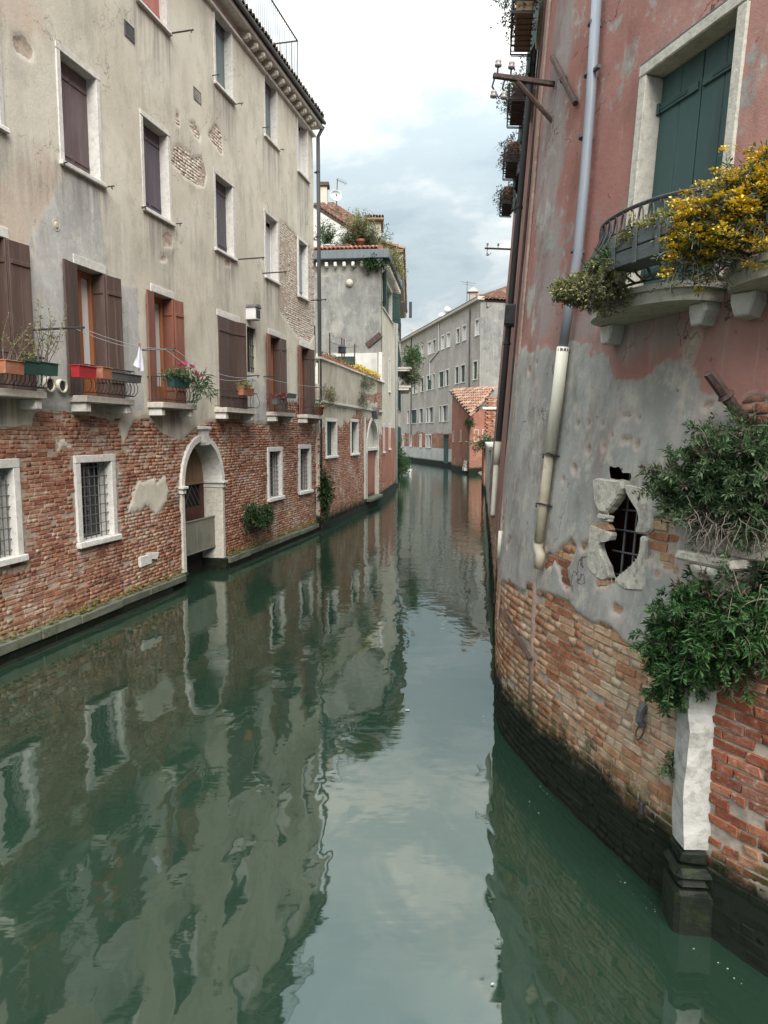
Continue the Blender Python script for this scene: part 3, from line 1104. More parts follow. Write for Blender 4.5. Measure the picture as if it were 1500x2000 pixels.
def french_door(par, W, s0, s1, z0, z1, left='shut_brown', right='shut_brown', lw=.34, state='open', inner='wood_orange', name='french_window'):
    """tall opening with a white lintel and folding leaves that lie back on the wall"""
    sm = (s0 + s1) / 2
    F = W.frame(sm, z0, 0)
    hw, h = (s1 - s0) / 2, z1 - z0
    d = .28
    mb = MB()
    mb.box(-hw - .05, hw + .05, -.04, d, h, h + .15, .008, .003)
    win = mb.build(name, M['stone'], par, F)
    rv = MB()
    rv.box(-hw - .02, -hw, -.004, d, 0, h)
    rv.box(hw, hw + .02, -.004, d, 0, h)
    rv.build('reveal', M['stone_worn'], win, F)
    fr = MB()
    fr.box(-hw, -hw + .09, d - .10, d - .02, 0, h, .005)
    fr.box(hw - .09, hw, d - .10, d - .02, 0, h, .005)
    fr.box(-hw + .09, hw - .09, d - .10, d - .02, h - .1, h, .005)
    fr.box(-.045, .045, d - .10, d - .02, 0, h - .1, .005)
    fr.box(-hw + .09, -.045, d - .09, d - .03, .0, .35, .005)
    fr.box(.045, hw - .09, d - .09, d - .03, .0, .35, .005)
    fr.build('door_frame', M[inner], win, F)
    MB().box(-hw, hw, d - .015, d + .01, 0, h).build('pane', M['glass'], win, F)
    if inner != 'none':
        MB().box(.05, hw - .09, d - .03, d - .018, .36, h - .1).build('curtain', M['curtain'], win, F)
    if state == 'open':
        # leaves folded back flat on the wall, and the inner right leaf standing across the reveal
        shutter_leaf(win, F @ T3(-hw, -.05, .01) @ RZ(math.pi + .12), lw, h - .02, left, 2)
        shutter_leaf(win, F @ T3(hw, -.05, .01) @ RZ(-.12), lw, h - .02, right, 2)
        shutter_leaf(win, F @ T3(hw - .03, d - .11, .01) @ RZ(-math.pi / 2), d - .06, h - .02, right, 1)
    elif state == 'closed':
        shutter_leaf(win, F @ T3(-hw, -.03, .01), 2 * hw * .62, h - .02, left, 3)
        shutter_leaf(win, F @ T3(hw * .24 + .01, -.02, .01) @ RZ(-.35), 2 * hw * .42, h - .02, right, 2)
    return win


def balcony(par, W, s0, s1, z, proj=.32, rail=.46, bars=12, thick=.11, name='balcony'):
    sm = (s0 + s1) / 2
    F = W.frame(sm, z, 0)
    hw = (s1 - s0) / 2
    mb = MB()
    mb.box(-hw, hw, -proj, .05, -thick, 0, .012, .004)
    b = mb.build(name, M['stone_worn'], par, F)
    for x in (-hw + .12, hw - .12):
        MB().box(x - .07, x + .07, -proj * .85, .05, -thick - .15, -thick - .002, .012, .004).build('bracket', M['stone'], b, F)
    r = MB()
    y0, y1 = -proj - .02, -.02
    path = [(-hw + .03, y1), (-hw + .03, y0), (hw - .03, y0), (hw - .03, y1)]
    for zz, rr in ((rail, .011), (.05, .008)):
        for a, c in zip(path[:-1], path[1:]):
            r.tube([(a[0], a[1], zz), (c[0], c[1], zz)], rr, 5)
    for i in range(bars):
        x = -hw + .03 + (2 * hw - .06) * i / (bars - 1)
        r.tube([(x, y0, .05), (x, y0 - .06, .12), (x, y0 - .07, .2), (x, y0 - .02, .32), (x, y0, rail)], .006, 4, False)
    for i in range(3):
        yy = y0 + (y1 - y0) * (i + 1) / 4
        for x in (-hw + .03, hw - .03):
            r.tube([(x, yy, .05), (x, yy, rail)], .006, 4, False)
    r.build('railing', M['iron'], b, F)
    return b


def tile_rows(M4, cols, rows, w=.19, l=.34, lift=.0, rng=None):
    """barrel tiles on a slope: local x along the eaves, y up the slope"""
    rng = rng or np.random.default_rng(5)
    mb = MB()
    mb.r = []
    sg = 5
    for r in range(rows):
        for c in range(cols):
            x0 = c * w + rng.uniform(-.008, .008)
            y0 = r * l * .8 + rng.uniform(-.015, .015)
            zz = .02 * 0 + rng.uniform(0, .008)
            v = []
            for e, (yy, rad) in enumerate(((y0, w * .47), (y0 + l, w * .36))):
                for k in range(sg + 1):
                    a = math.pi * k / sg
                    v.append((x0 + w / 2 + math.cos(a) * rad, yy, zz + math.sin(a) * rad * 1.05 + (.03 if e == 0 else .005)))
                for k in range(sg + 1):
                    a = math.pi * k / sg
                    v.append((x0 + w / 2 + math.cos(a) * rad * .8, yy, zz + math.sin(a) * rad * .55 + (.03 if e == 0 else .005)))
            n = sg + 1
            f = []
            for k in range(sg):
                f.append((k, k + 1, 2 * n + k + 1, 2 * n + k))
                f.append((k, n + k, n + k + 1, k + 1))
            mb.add([M4 @ Vector(p) for p in v], f)
            mb.r += [float(np.clip(rng.normal(.5, .25), 0, 1))] * len(v)
    return mb


def body(par, W, s0, s1, z0, z1, depth, mat, inset=.40, name='core'):
    """the solid mass behind a facade sheet, with end walls that reach the sheet"""
    mb = MB()
    N = max(2, int((s1 - s0) / 1.5) + 1)
    ss = np.linspace(s0, s1, N)
    def quad(pa, pb, pc, pd):
        mb.add([pa, pb, pc, pd], [(0, 1, 2, 3)])
    for a, b in zip(ss[:-1], ss[1:]):
        quad(W.p(a, z0, -inset), W.p(b, z0, -inset), W.p(b, z1, -inset), W.p(a, z1, -inset))
        quad(W.p(b, z0, -depth), W.p(a, z0, -depth), W.p(a, z1, -depth), W.p(b, z1, -depth))
        quad(W.p(a, z1, .0), W.p(b, z1, .0), W.p(b, z1, -depth), W.p(a, z1, -depth))
    for s, fl in ((s0, 0), (s1, 1)):
        q = [W.p(s, z0, 0), W.p(s, z0, -depth), W.p(s, z1, -depth), W.p(s, z1, 0)]
        quad(*(q[::-1] if fl == 0 else q))
    return mb.build(name, M[mat], par)


#BUILD
# ------------------------------------------------------------------ survey lines of the place
LW = Wall([(-6.77, 4.0), (-2.28, 23.87)])
BW = Wall([(-2.14, 23.95), (-.12, 34.75)])                     # low house
CW = Wall([(-.12, 34.75), (.62, 41.6)])                        # tall grey house, canal side
SW = Wall([(-6.2, 35.35), (-.12, 34.75)])                      # tall grey house, gable end
DW = Wall([(.60, 41.75), (1.45, 64.0)])                        # narrow house beyond
FW_ = Wall([(.3, 103.0), (8.46, 64.6)])                        # long grey house across the bend
FS = Wall([(8.46, 64.6), (18.0, 66.6)])
HL = Wall([(6.40, 68.0), (7.00, 59.0)])                        # red house
HR = Wall([(7.00, 59.0), (10.5, 62.6)])
GW = Wall([(5.55, 39.0), (3.32, 22.3)])                        # garden wall
def batter(z):
    d = np.asarray(z, float) - 1.6
    return .036 * (d + np.sqrt(d * d + .3))


RW = Wall([(3.25, 22.0), (2.6, 17.2), (1.98, 12.6), (1.50, 9.4), (1.30, 8.1), (1.275, 7.35), (1.41, 6.55), (1.58, 5.85), (1.79, 5.12), (2.05, 4.38), (2.40, 3.75), (2.95, 3.0), (3.9, 2.0)], lean=batter, smooth=True)


def px_rect(W, tl, tr, br=None, bl=None, off=0.0):
    """outline of an opening read at its corners"""
    a, b = W.pix(*tl, off), W.pix(*tr, off)
    zs = [W.pix(*q, off)[1] for q in (br, bl) if q]
    return a[0], b[0], sum(zs) / len(zs), (a[1] + b[1]) / 2


def px_poly(W, pts, sc=1.0, o=(0, 0), off=0.0):
    return [W.pix(o[0] + x / sc, o[1] + y / sc, off) for x, y in pts]


# ------------------------------------------------------------------ ground and water
MB().slab([(-160, -60), (160, -60), (160, 320), (-160, 320)], -2.6, -2.2).build('canal_bed', simple('dark_canal_bed', (.02, .028, .02)))['kind'] = 'structure'  # bed colour painted near-black to stand for daylight lost in deep water
wat = np_mesh('canal_water', np.array([(-60, -40, 0), (60, -40, 0), (60, 160, 0), (-60, 160, 0)], float), np.array([[0, 1, 2, 3]]), M['water'])
wat['kind'] = 'structure'
lg = MB()
for a, b in zip(np.linspace(17.0, 21.5, 8)[:-1], np.linspace(17.0, 21.5, 8)[1:]):
    w0, w1 = .15 + .55 * sstep(18, 20.5, a), .15 + .55 * sstep(18, 20.5, b)
    q = [RW.p(a, -.03, 0), RW.p(a, -.09, w0), RW.p(b, -.09, w1), RW.p(b, -.03, 0)]
    lo = [Vector((v.x, v.y, -2.3)) for v in q]
    lg.add(q + lo, [(0, 1, 2, 3), (1, 5, 6, 2), (0, 4, 5, 1), (3, 2, 6, 7)])
lg.build('submerged_ledge', M['mud'])['kind'] = 'structure'
for nm, pts in (('quay_ground', [(-80, 320), (-80, -10), (-7.2, -10), (-7.2, 4), (-3.0, 24), (-.8, 35), (-.1, 42), (.5, 64), (-1.5, 110), (-2, 320)]),
                ('island_ground', [(4.2, 4.0), (3.0, 8), (4.2, 22), (6.4, 39), (7.6, 58), (9.2, 66), (2, 104), (1, 320), (120, 320), (120, 4)])):
    MB().slab(pts, -2.0, .18).build(nm, M['mud'])['kind'] = 'structure'

# ================================================================== the long plastered house on the left
house = thing('plastered_house', 'long beige plastered house with exposed brick ground floor along left bank', 'house', (-4.6, 14, 0))
L = LW
L_TOP = L.pix(630, 242, .3)[1]

w_top = [('red', px_rect(L, (262, -52), (326, -2), (328, 67), (265, 8))), ('C', px_rect(L, (413, 3), (452, 52), (456, 204), (411, 150))),
         ('D', px_rect(L, (512, 133), (540, 163), (542, 293), (509, 252))), ('E', px_rect(L, (578, 211), (600, 242), (601, 355), (577, 327)))]
w_mid = [('A', px_rect(L, (105, 88), (191, 153), (203, 368), (115, 324))), ('B', px_rect(L, (270, 211), (329, 256), (338, 440), (274, 407))),
         ('C', px_rect(L, (414, 327), (455, 358), (460, 507), (417, 487))), ('D', px_rect(L, (513.6, 403), (542, 428), (543, 551), (513, 533))),
         ('E', px_rect(L, (579.6, 458), (600, 475), (601, 580), (580, 570)))]
zt_m = sum(w[1][3] for w in w_mid) / 5
zs_m = sum(w[1][2] for w in w_mid) / 5
w_mid = [(k, (r[0], r[1], zs_m, zt_m)) for k, r in w_mid]
zt_t = sum(w[1][3] for w in w_top[1:]) / 3
zs_t = sum(w[1][2] for w in w_top[1:]) / 3
w_top = [(k, (r[0], r[1], zs_t, zt_t)) for k, r in w_top]
# far left window of the middle floor, cut by the frame
s_e = L.pix(12, 262)[0]
w_mid.insert(0, ('Z', (s_e - 1.15, s_e - .05, zs_m, zt_m)))

Z_SLAB = sum(L.pix(x, y)[1] for x, y in ((231, 783), (357, 792), (478, 802), (551, 806), (608, 810))) / 5
Z_LINT = sum(L.pix(x, y)[1] for x, y in ((123, 510), (279, 565), (421, 615), (514, 651), (578, 670))) / 5
doors = [(L.pix(-45, 600)[0], L.pix(15, 600)[0], 'shut_brown', 'shut_brown', 'open'),
         (L.pix(147, 600)[0], L.pix(203, 600)[0], 'shut_brown', 'shut_brown', 'open'),
         (L.pix(297, 640)[0], L.pix(337, 640)[0], 'shut_red', 'shut_red', 'open'),
         (L.pix(424, 640)[0], L.pix(464, 640)[0], 'shut_brown', 'shut_brown', 'closed'),
         (L.pix(524, 680)[0], L.pix(546, 680)[0], 'shut_red', 'shut_brown', 'open'),
         (L.pix(585, 700)[0], L.pix(603, 700)[0], 'shut_red', 'shut_brown', 'open')]
g_rects = [px_rect(L, (-52, 900), (34, 895), (42, 1082), None), px_rect(L, (143, 889), (222, 887), (228, 1044), (152, 1058)),
           px_rect(L, (521, 873), (550, 873), (551, 968), (523, 973)), px_rect(L, (582, 869), (606, 868), (607, 956), (586, 959))]
sg = px_rect(L, (480, 637), (498, 643), (498, 727), (481, 729))
# arched water door
ds0, ds1 = L.pix(352, 1000)[0], L.pix(436, 1000)[0]
d_top = L.pix(392, 850)[1]
d_mid, d_r = (ds0 + ds1) / 2, (ds1 - ds0) / 2
d_spring = L.pix(352, 950)[1]

ops = []
for _, r in w_top + w_mid:
    ops.append((r[0] + .05, r[1] - .05, r[2] + .0, r[3] - .05))
for r in g_rects:
    ops.append((r[0] + .06, r[1] - .06, r[2] + .0, r[3] - .06))
ops.append((sg[0], sg[1], sg[2], sg[3]))
for d in doors:
    ops.append((d[0], d[1], Z_SLAB, Z_LINT))


def door_hole(s, z):
    rr = d_r - .05
    q = (np.abs(s - d_mid) < rr) & (z < d_spring)
    return q | ((np.abs(s - d_mid) / rr) ** 2 + ((z - d_spring) / (d_top - d_spring - .04)) ** 2 < 1) & (z >= d_spring)


# where the render has come away
border_px = [(-60, 838), (0, 838), (62, 836), (66, 808), (120, 803), (190, 818), (232, 822), (240, 870), (262, 820), (290, 818), (322, 852), (352, 862), (392, 828), (412, 824), (466, 818), (478, 826), (520, 826), (548, 812), (552, 786), (575, 784), (600, 800), (616, 760), (622, 812), (626, 812)]
bs, bz = zip(*[L.pix(x, y) for x, y in border_px])
bs, bz = np.array((-1.,) + bs + (22.,)), np.array((bz[0],) + bz + (bz[-1],))
hole_px = [[(340, 285), (352, 284), (375, 308), (392, 305), (402, 340), (396, 366), (385, 362), (360, 345), (334, 318)],
           [(404, 262), (420, 240), (432, 262), (433, 300), (424, 292), (408, 272)], [(368, 240), (378, 236), (390, 262), (388, 278), (378, 262)],
           [(545, 432), (560, 440), (578, 462), (603, 478), (618, 500), (622, 640), (604, 668), (578, 655), (545, 608), (541, 590), (544, 552)],
           [(314, 462), (326, 452), (336, 462), (334, 480), (318, 482)], [(310, 500), (322, 498), (324, 510), (312, 510)], [(438, 508), (448, 510), (447, 520), (438, 518)],
           [(343, 216), (350, 222), (349, 246), (343, 240)], [(22, 72), (45, 70), (62, 96), (58, 118), (30, 100)]]
holes = [px_poly(L, q) for q in hole_px]
patch_px = [[(248, 952), (272, 935), (318, 928), (332, 955), (330, 985), (318, 1003), (285, 1000), (250, 1002)], [(238, 872), (262, 870), (262, 892), (238, 890)], [(108, 862), (150, 866), (148, 882), (112, 876)]]
patches = [px_poly(L, q) for q in patch_px]
cem_px = [[(118, 322), (205, 368), (212, 470), (225, 535), (232, 700), (240, 800), (290, 818), (272, 700), (272, 560), (232, 540), (185, 500), (60, 800), (38, 800), (52, 470), (96, 400)],
          [(186, 360), (210, 540), (230, 560), (270, 560), (276, 800), (60, 806), (50, 470), (100, 400), (118, 330)],
          [(470, 735), (505, 740), (520, 760), (520, 826), (470, 824)]]
cems = [px_poly(L, q) for q in cem_px[1:]]


def L_pl(S, Z):
    nb = .32 * fbm(S * 1.3, Z * 1.5, 41, 5) + .10 * fbm(S * 5, Z * 5, 77, 3)
    v = Z - np.interp(S, bs, bz) + nb * .55
    for q in holes:
        v = np.minimum(v, -poly_sd(S, Z, q) + .06 * fbm(S * 6, Z * 6, 5, 4))
    for q in patches:
        v = np.maximum(v, poly_sd(S, Z, q) - .06 + .55 * fbm(S * 3, Z * 3.4, 9, 6))
    v = np.maximum(v, np.where(Z < .24, .05, -9))
    return np.clip(v, -.3, .3)


def L_cem(S, Z):
    v = np.full(S.shape, -.3)
    for q in cems:
        v = np.maximum(v, poly_sd(S, Z, q) + .35 * fbm(S * 1.4, Z * 1.1, 15, 4))
    return np.clip(v, -.3, .3)


def sill_dirt(rects, S, Z, ln=1.3, amt=.75, floor=None):
    v = np.zeros(S.shape)
    for r in rects:
        dx = np.maximum(np.maximum(r[0] - S, S - r[1]), 0)
        below = r[2] - Z
        v = np.maximum(v, amt * np.exp(-(dx / .14) ** 2) * sstep(-.02, .06, below) * (1 - sstep(.15, ln, below)))
    return v


def L_dirt(S, Z):
    v = sill_dirt([r for _, r in w_top + w_mid], S, Z, 1.6, .8)
    v = np.maximum(v, sill_dirt([(d[0] - .2, d[1] + .2, Z_SLAB - .1) for d in doors], S, Z, 1.1, .95))
    v = np.maximum(v, .5 * sstep(L_TOP - 1.0, L_TOP - .2, Z))
    for px in [(250, 690, .5), (365, 300, .4), (330, 560, .6), (60, 340, .5), (230, 480, .55), (590, 430, .75), (560, 400, .55), (440, 590, .7), (430, 700, .5), (380, 480, .4), (390, 790, .6), (15, 100, .3), (610, 300, .5), (505, 610, .4)]:
        s, z = L.pix(px[0], px[1])
        v = np.maximum(v, px[2] * np.exp(-((S - s) / .45) ** 2 - ((Z - z) / .55) ** 2))
    return v


def L_warm(S, Z):
    v = .25 + .3 * fbm(S * .5, Z * .4, 61, 3)
    for px in [(60, 380), (20, 420), (90, 360), (40, 30), (330, 800)]:
        s, z = L.pix(px[0], px[1])
        v = np.maximum(v, .75 * np.exp(-((S - s) / .7) ** 2 - ((Z - z) / .8) ** 2))
    return v


facade('wall', L, 3.5, L.len, -.4, L_TOP, .055, M['plaster_left'], house, ops, door_hole, L_pl, L_cem, L_dirt, L_warm, thick=.022, und=.02, seed=3)
body(house, L, 3.5, L.len, -2, L_TOP, 7.0, 'plaster_left', .62)
avoid = [(r[0], r[1], r[2] - .07, r[3]) for r in g_rects] + [(r[0] - .02, r[1] + .02, r[2] - .08, r[3] + .02) for _, r in w_mid + w_top] + [(d[0] - .05, d[1] + .05, Z_SLAB - .2, Z_LINT + .2) for d in doors]
s_big = L.pix(535, 500)[0]


def L_hole2(s, z):
    rr = d_r + .0
    q = (np.abs(s - d_mid) < rr + .02) & (z < d_spring)
    return q | ((np.abs(s - d_mid) / (rr + .02)) ** 2 + ((z - d_spring) / (d_top - d_spring + .04)) ** 2 < 1) & (z >= d_spring)


bricks(L, 4.5, L.len, .30, max(bz) + .3, lambda S, Z: (L_pl(S, Z) < .02) & (Z > .3), M['brick_left'], house, 290, seed=3, avoid=avoid, hole=L_hole2, und=.02, depth=.012, rough=.008)
bricks(L, L.pix(330, 320)[0], L.len, max(bz) + .35, L_TOP - .4, lambda S, Z: (L_pl(S, Z) < .02), M['brick_pale'], house, 0, seed=4, avoid=avoid, und=.02, depth=.008, field='upper_brickwork')
# loose white stone block in the brickwork
for q in ([(269, 1088), (292, 1082), (293, 1100), (271, 1108)], [(284, 1080), (307, 1078), (304, 1092), (290, 1092)]):
    pl_ = px_poly(L, q)
    F = L.frame(*pl_[0])
    MB().prism([(p[0] - pl_[0][0], p[1] - pl_[0][1]) for p in pl_], -.05, .02, .012).build('stone_block', M['stone'], house, F)

for k, (kk, r) in enumerate(w_top):
    if kk == 'red':
        stone_window(house, L, *r, depth=.16, mat='shut_pink', planks=2)
    elif kk == 'E':
        stone_window(house, L, *r, depth=.2, fill='curtain')
    else:
        stone_window(house, L, *r, depth=.2, mat='shut_teal', planks=3)
for kk, r in w_mid:
    mt = {'Z': 'shut_mauve', 'A': 'shut_mauve', 'B': 'shut_slate', 'C': 'shut_slate', 'D': 'shut_teal', 'E': 'shut_blue'}[kk]
    stone_window(house, L, *r, depth=.2, mat=mt, fill='curtain' if kk == 'D' else 'shutter', planks=1 if kk in 'AZ' else 2)
for i, r in enumerate(g_rects):
    stone_window(house, L, *r, fw=.13, depth=.24, fill='grille', frame_mat='stone', bars=((6, 8), (6, 8), (5, 10), (5, 10))[i], sill=.10)
F = L.frame((sg[0] + sg[1]) / 2, sg[2])
hw_, hh_ = (sg[1] - sg[0]) / 2, sg[3] - sg[2]
mb = MB()
mb.box(-hw_ - .13, hw_ + .13, -.02, .2, hh_ + .001, hh_ + .12, .01)
mb.box(-hw_ - .12, -hw_, -.02, .2, 0, hh_, .01)
mb.box(hw_, hw_ + .12, -.02, .2, 0, hh_, .01)
w = mb.build('window', M['plaster_cream'], house, F)
MB().box(-hw_, hw_, .18, .2, 0, hh_).build('pane', M['glass'], w, F)
mb = MB()
for i in range(5):
    x = -hw_ + 2 * hw_ * (i + .5) / 5
    mb.tube([(x, .05, 0), (x, .05, hh_)], .011, 5)
for i in range(4):
    z = hh_ * (i + .5) / 4
    mb.tube([(-hw_, .045, z), (hw_, .045, z)], .01, 5)
mb.build('grille', M['iron'], w, F)

balc = []
bal_spec = [(.12, .30, 14), (.10, .46, 14), (.10, .40, 11), (.05, .30, 5), (.10, .34, 8), (.10, .34, 8)]
for i, d in enumerate(doors):
    if i == 3:
        french_door(house, L, d[0] - .02, d[1] + .02, Z_SLAB, Z_LINT, d[2], d[3], state='closed')
    else:
        french_door(house, L, d[0], d[1], Z_SLAB, Z_LINT, d[2], d[3], lw=.38 if i < 2 else .30)
    balc.append(balcony(house, L, d[0] - .30, d[1] + .30, Z_SLAB, .34, .48 if i != 3 else .4, bal_spec[i][2]))

# arch of the water door
F = L.frame(d_mid, 0)
mb = MB()
NA = 22
ri, ro = d_r - .13, d_r
hi, ho = (d_top - d_spring) - .13, d_top - d_spring
dep = .55
for i in range(NA):
    a0, a1 = math.pi * i / NA, math.pi * (i + 1) / NA
    q = [(-math.cos(a0) * ri, d_spring + math.sin(a0) * hi), (-math.cos(a1) * ri, d_spring + math.sin(a1) * hi), (-math.cos(a1) * ro, d_spring + math.sin(a1) * ho), (-math.cos(a0) * ro, d_spring + math.sin(a0) * ho)]
    mb.prism(q, -.06, dep)
arch = mb.build('water_door', M['stone'], house, F)
for sx in (-1, 1):
    mb = MB()
    a, b = sorted((sx * ri, sx * ro))
    mb.box(a, b, -.05, dep, .28, d_spring - .17, .012, .003)
    mb.build('jamb', M['stone_worn'], arch, F)
    mb = MB()
    a, b = sorted((sx * (ri - .05), sx * (ro + .06)))
    mb.box(a, b, -.12, dep, d_spring - .06, d_spring - .002, .012)
    a, b = sorted((sx * (ri - .015), sx * (ro + .025)))
    mb.box(a, b, -.085, dep, d_spring - .17, d_spring - .062, .02)
    mb.build('impost', M['stone'], arch, F)
    mb = MB()
    a, b = sorted((sx * (ri - .02), sx * (ro + .03)))
    mb.box(a, b, -.10, dep, -.6, .278, .02, .006)
    mb.build('plinth', M['algae'], arch, F)
mb = MB()
mb.prism([(-.10, d_top - .16), (.10, d_top - .16), (.15, d_top + .12), (-.15, d_top + .12)], -.13, .03, .015)
mb.box(-.21, .21, -.16, .03, d_top + .122, d_top + .19, .012)
mb.prism([(-.07, d_top - .22), (.07, d_top - .22), (.10, d_top - .161), (-.10, d_top - .161)], -.17, .03, .015)
mb.build('keystone', M['stone'], arch, F)
mb = MB()
pts = [(-math.cos(math.pi * i / 16) * ri, d_spring + math.sin(math.pi * i / 16) * hi) for i in range(17)]
mb.prism(pts, dep - .12, dep - .08)
for i in range(-2, 3):
    mb.box(i * .19 - .012, i * .19 + .012, dep - .135, dep - .121, d_spring, d_spring + hi * .8)
mb.box(-ri, ri, dep - .16, dep - .07, d_spring - .06, d_spring - .002, .01)
mb.build('fanlight_board', M['wood_tan'], arch, F)
z_p0, z_p1 = L.pix(372, 1086)[1], L.pix(372, 1024)[1]
mb = MB()
for i in range(2):
    mb.box(-ri + i * ri + .004, -ri + (i + 1) * ri - .004, .16, .19, z_p0, z_p1, .006)
mb.box(-ri, ri, .145, .20, z_p1 + .002, z_p1 + .03, .004)
mb.box(-ri, ri, .145, .20, z_p0 - .03, z_p0 - .002, .004)
mb.build('flood_panel', M['steel_panel'], arch, F)
mb = MB()
mb.box(-ri, -ri + .12, dep - .13, dep - .06, z_p0, d_spring - .062, .008)
mb.box(ri - .16, ri, dep - .13, dep - .06, z_p0, d_spring - .062, .008)
mb.box(-ri + .12, ri - .16, dep - .12, dep - .07, z_p1 - .1, z_p1 + .28, .008)
mb.build('door_leaf', simple('dark_red_door', (.075, .028, .024), .3, .6, 4), arch, F)
mb = MB()
zg0, zg1 = z_p1 + .28, d_spring - .07
for k in range(-4, 6):
    for sg_ in (1, -1):
        x0, x1 = -ri + .12, ri - .16
        p, q = [], None
        z_a, z_b = zg0 + k * .22, zg0 + k * .22 + (x1 - x0) * 1.2
        if sg_ < 0:
            z_a, z_b = z_b, z_a
        t0, t1 = 0, 1
        dz = z_b - z_a
        lo, hi_ = (zg0 - z_a) / dz, (zg1 - z_a) / dz
        t0, t1 = max(0, min(lo, hi_)), min(1, max(lo, hi_))
        if t1 - t0 > .02:
            mb.tube([(x0 + (x1 - x0) * t0, dep - .10, z_a + dz * t0), (x0 + (x1 - x0) * t1, dep - .10, z_a + dz * t1)], .009, 4)
mb.build('grille', M['iron_grey'], arch, F)
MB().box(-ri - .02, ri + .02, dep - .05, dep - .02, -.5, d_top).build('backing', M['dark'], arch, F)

# stone footing, block by block, with the submerged step below
s = 3.5
while s < L.len:
    ln = random.uniform(.8, 1.5)
    e = min(s + ln, L.len)
    parts = [(s, e)]
    if s < d_mid + d_r + .05 and e > d_mid - d_r - .05:
        parts = [(s, d_mid - d_r - .04), (d_mid + d_r + .04, e)]
    for a, b in parts:
        if b - a > .06:
            MB().box(0, b - a - .008, -.14, .1, 0, .15 + random.uniform(-.016, .014), .016, .006).build('footing_stone', M['stone_ledge'], house, L.frame(a, .13, random.uniform(-.02, .012)))
    s = e
mb = MB()
for a in np.arange(3.5, L.len, .9):
    b = min(a + .9, L.len)
    if b > d_mid - d_r and a < d_mid + d_r:
        continue
    F = L.frame(a, 0)
    mb.box(0, b - a - .004, -.10, .12, -1.5, .125, .01, .004, F)
    mb.box(0, b - a - .004, -.26, -.10, -1.5, .012, .02, .008, F)
mb.build('lower_footing', M['algae'], house)['kind'] = 'stuff'
mb = MB()
for i in range(700):
    s_ = random.uniform(4.5, L.len)
    if abs(s_ - d_mid) < d_r + .08:
        continue
    F = L.frame(s_, .285 + abs(random.gauss(0, .05)), .02 + random.random() * .09)
    r_ = random.uniform(.008, .028)
    mb.add([F @ Vector((math.cos(k * 1.257) * r_ * 1.6, math.sin(k * 1.257) * r_, random.uniform(-.2, .4) * r_)) for k in range(5)] + [F @ Vector((0, 0, r_))], [(k, (k + 1) % 5, 5) for k in range(5)])
mb.build('moss', simple('yellow_green_moss', (.115, .11, .022), .5, .95, 10, alt=(.04, .06, .015)), house)['kind'] = 'stuff'

# cornice with its brackets, gutter and roof tiles
mb = MB()
a, b = 4.0, L.len
F = L.frame(0, L_TOP)
mb.box(a, b + .1, -.10, .1, -.42, -.34, .01, 0, F)
mb.box(a, b + .22, -.30, .1, -.14, -.02, .015, 0, F)
cor = mb.build('cornice', M['stone'], house)
br_ = MB()
s = L.pix(468, 30)[0] - .0
k = 0
while s < L.len:
    F = L.frame(s, L_TOP - .14)
    br_ = MB()
    br_.prism([(-.07, -.19), (.07, -.19), (.07, -.002), (-.07, -.002)], -.22, .02, .02)
    br_.lathe([(.02, -.10), (.07, -.08), (.085, -.02), (.07, .04), (.02, .06)], 8, F.inverted() @ F @ T3(0, -.22, -.10) @ Matrix.Rotation(math.pi / 2, 4, 'X'))
    br_.build('dentil', M['stone_worn'], cor, F)
    s += .46
g = MB()
g.tube([L.p(4.0, L_TOP + .03, .36), L.p(L.len + .2, L_TOP + .03, .36)], .055, 8)
g.build('gutter', M['pipe_dark'], house)
p0 = L.p(4.0, L_TOP + .06, .42)
F = L.frame(4.0, L_TOP + .05, .40)
tl = tile_rows(F @ Matrix.Rotation(math.radians(20), 4, 'X'), 86, 5)
rf = tl.build('roof', M['tile_dark'], house)
F0 = L.frame(4.0, L_TOP + .02, .35)
sl = MB()
sl.add([F0 @ Vector(p) for p in ((0, 0, 0), (L.len - 3.9, 0, 0), (L.len - 3.9, 4.2, 1.5), (0, 4.2, 1.5), (0, 4.2, -.2), (L.len - 3.9, 4.2, -.2), (0, 0, -.05), (L.len - 3.9, 0, -.05))],
       [(0, 1, 2, 3), (6, 7, 1, 0), (1, 7, 5, 2), (6, 0, 3, 4), (3, 2, 5, 4)])
sl.build('roof_deck', M['tile_dark'], rf)
# drain pipe at the far corner
dp = MB()
s_p = L.pix(624, 700, .1)[0]
zb = L.pix(626, 985, .1)[1]
dp.tube([L.p(s_p, L_TOP - .05, .30), L.p(s_p, L_TOP - .35, .12), L.p(s_p, zb, .10)], .062, 8)
dpo = dp.build('drainpipe', M['pipe_dark'], house, smooth=True)
col = MB()
for z in np.arange(1.6, L_TOP - .5, 2.0):
    F = L.frame(s_p, z, .10)
    col.lathe([(.07, -.03), (.078, -.025), (.078, .025), (.07, .03)], 10, F)
    col.box(-.02, .02, 0, .12, -.015, .015, 0, 0, F)
col.build('pipe_clamp', M['iron'], dpo)
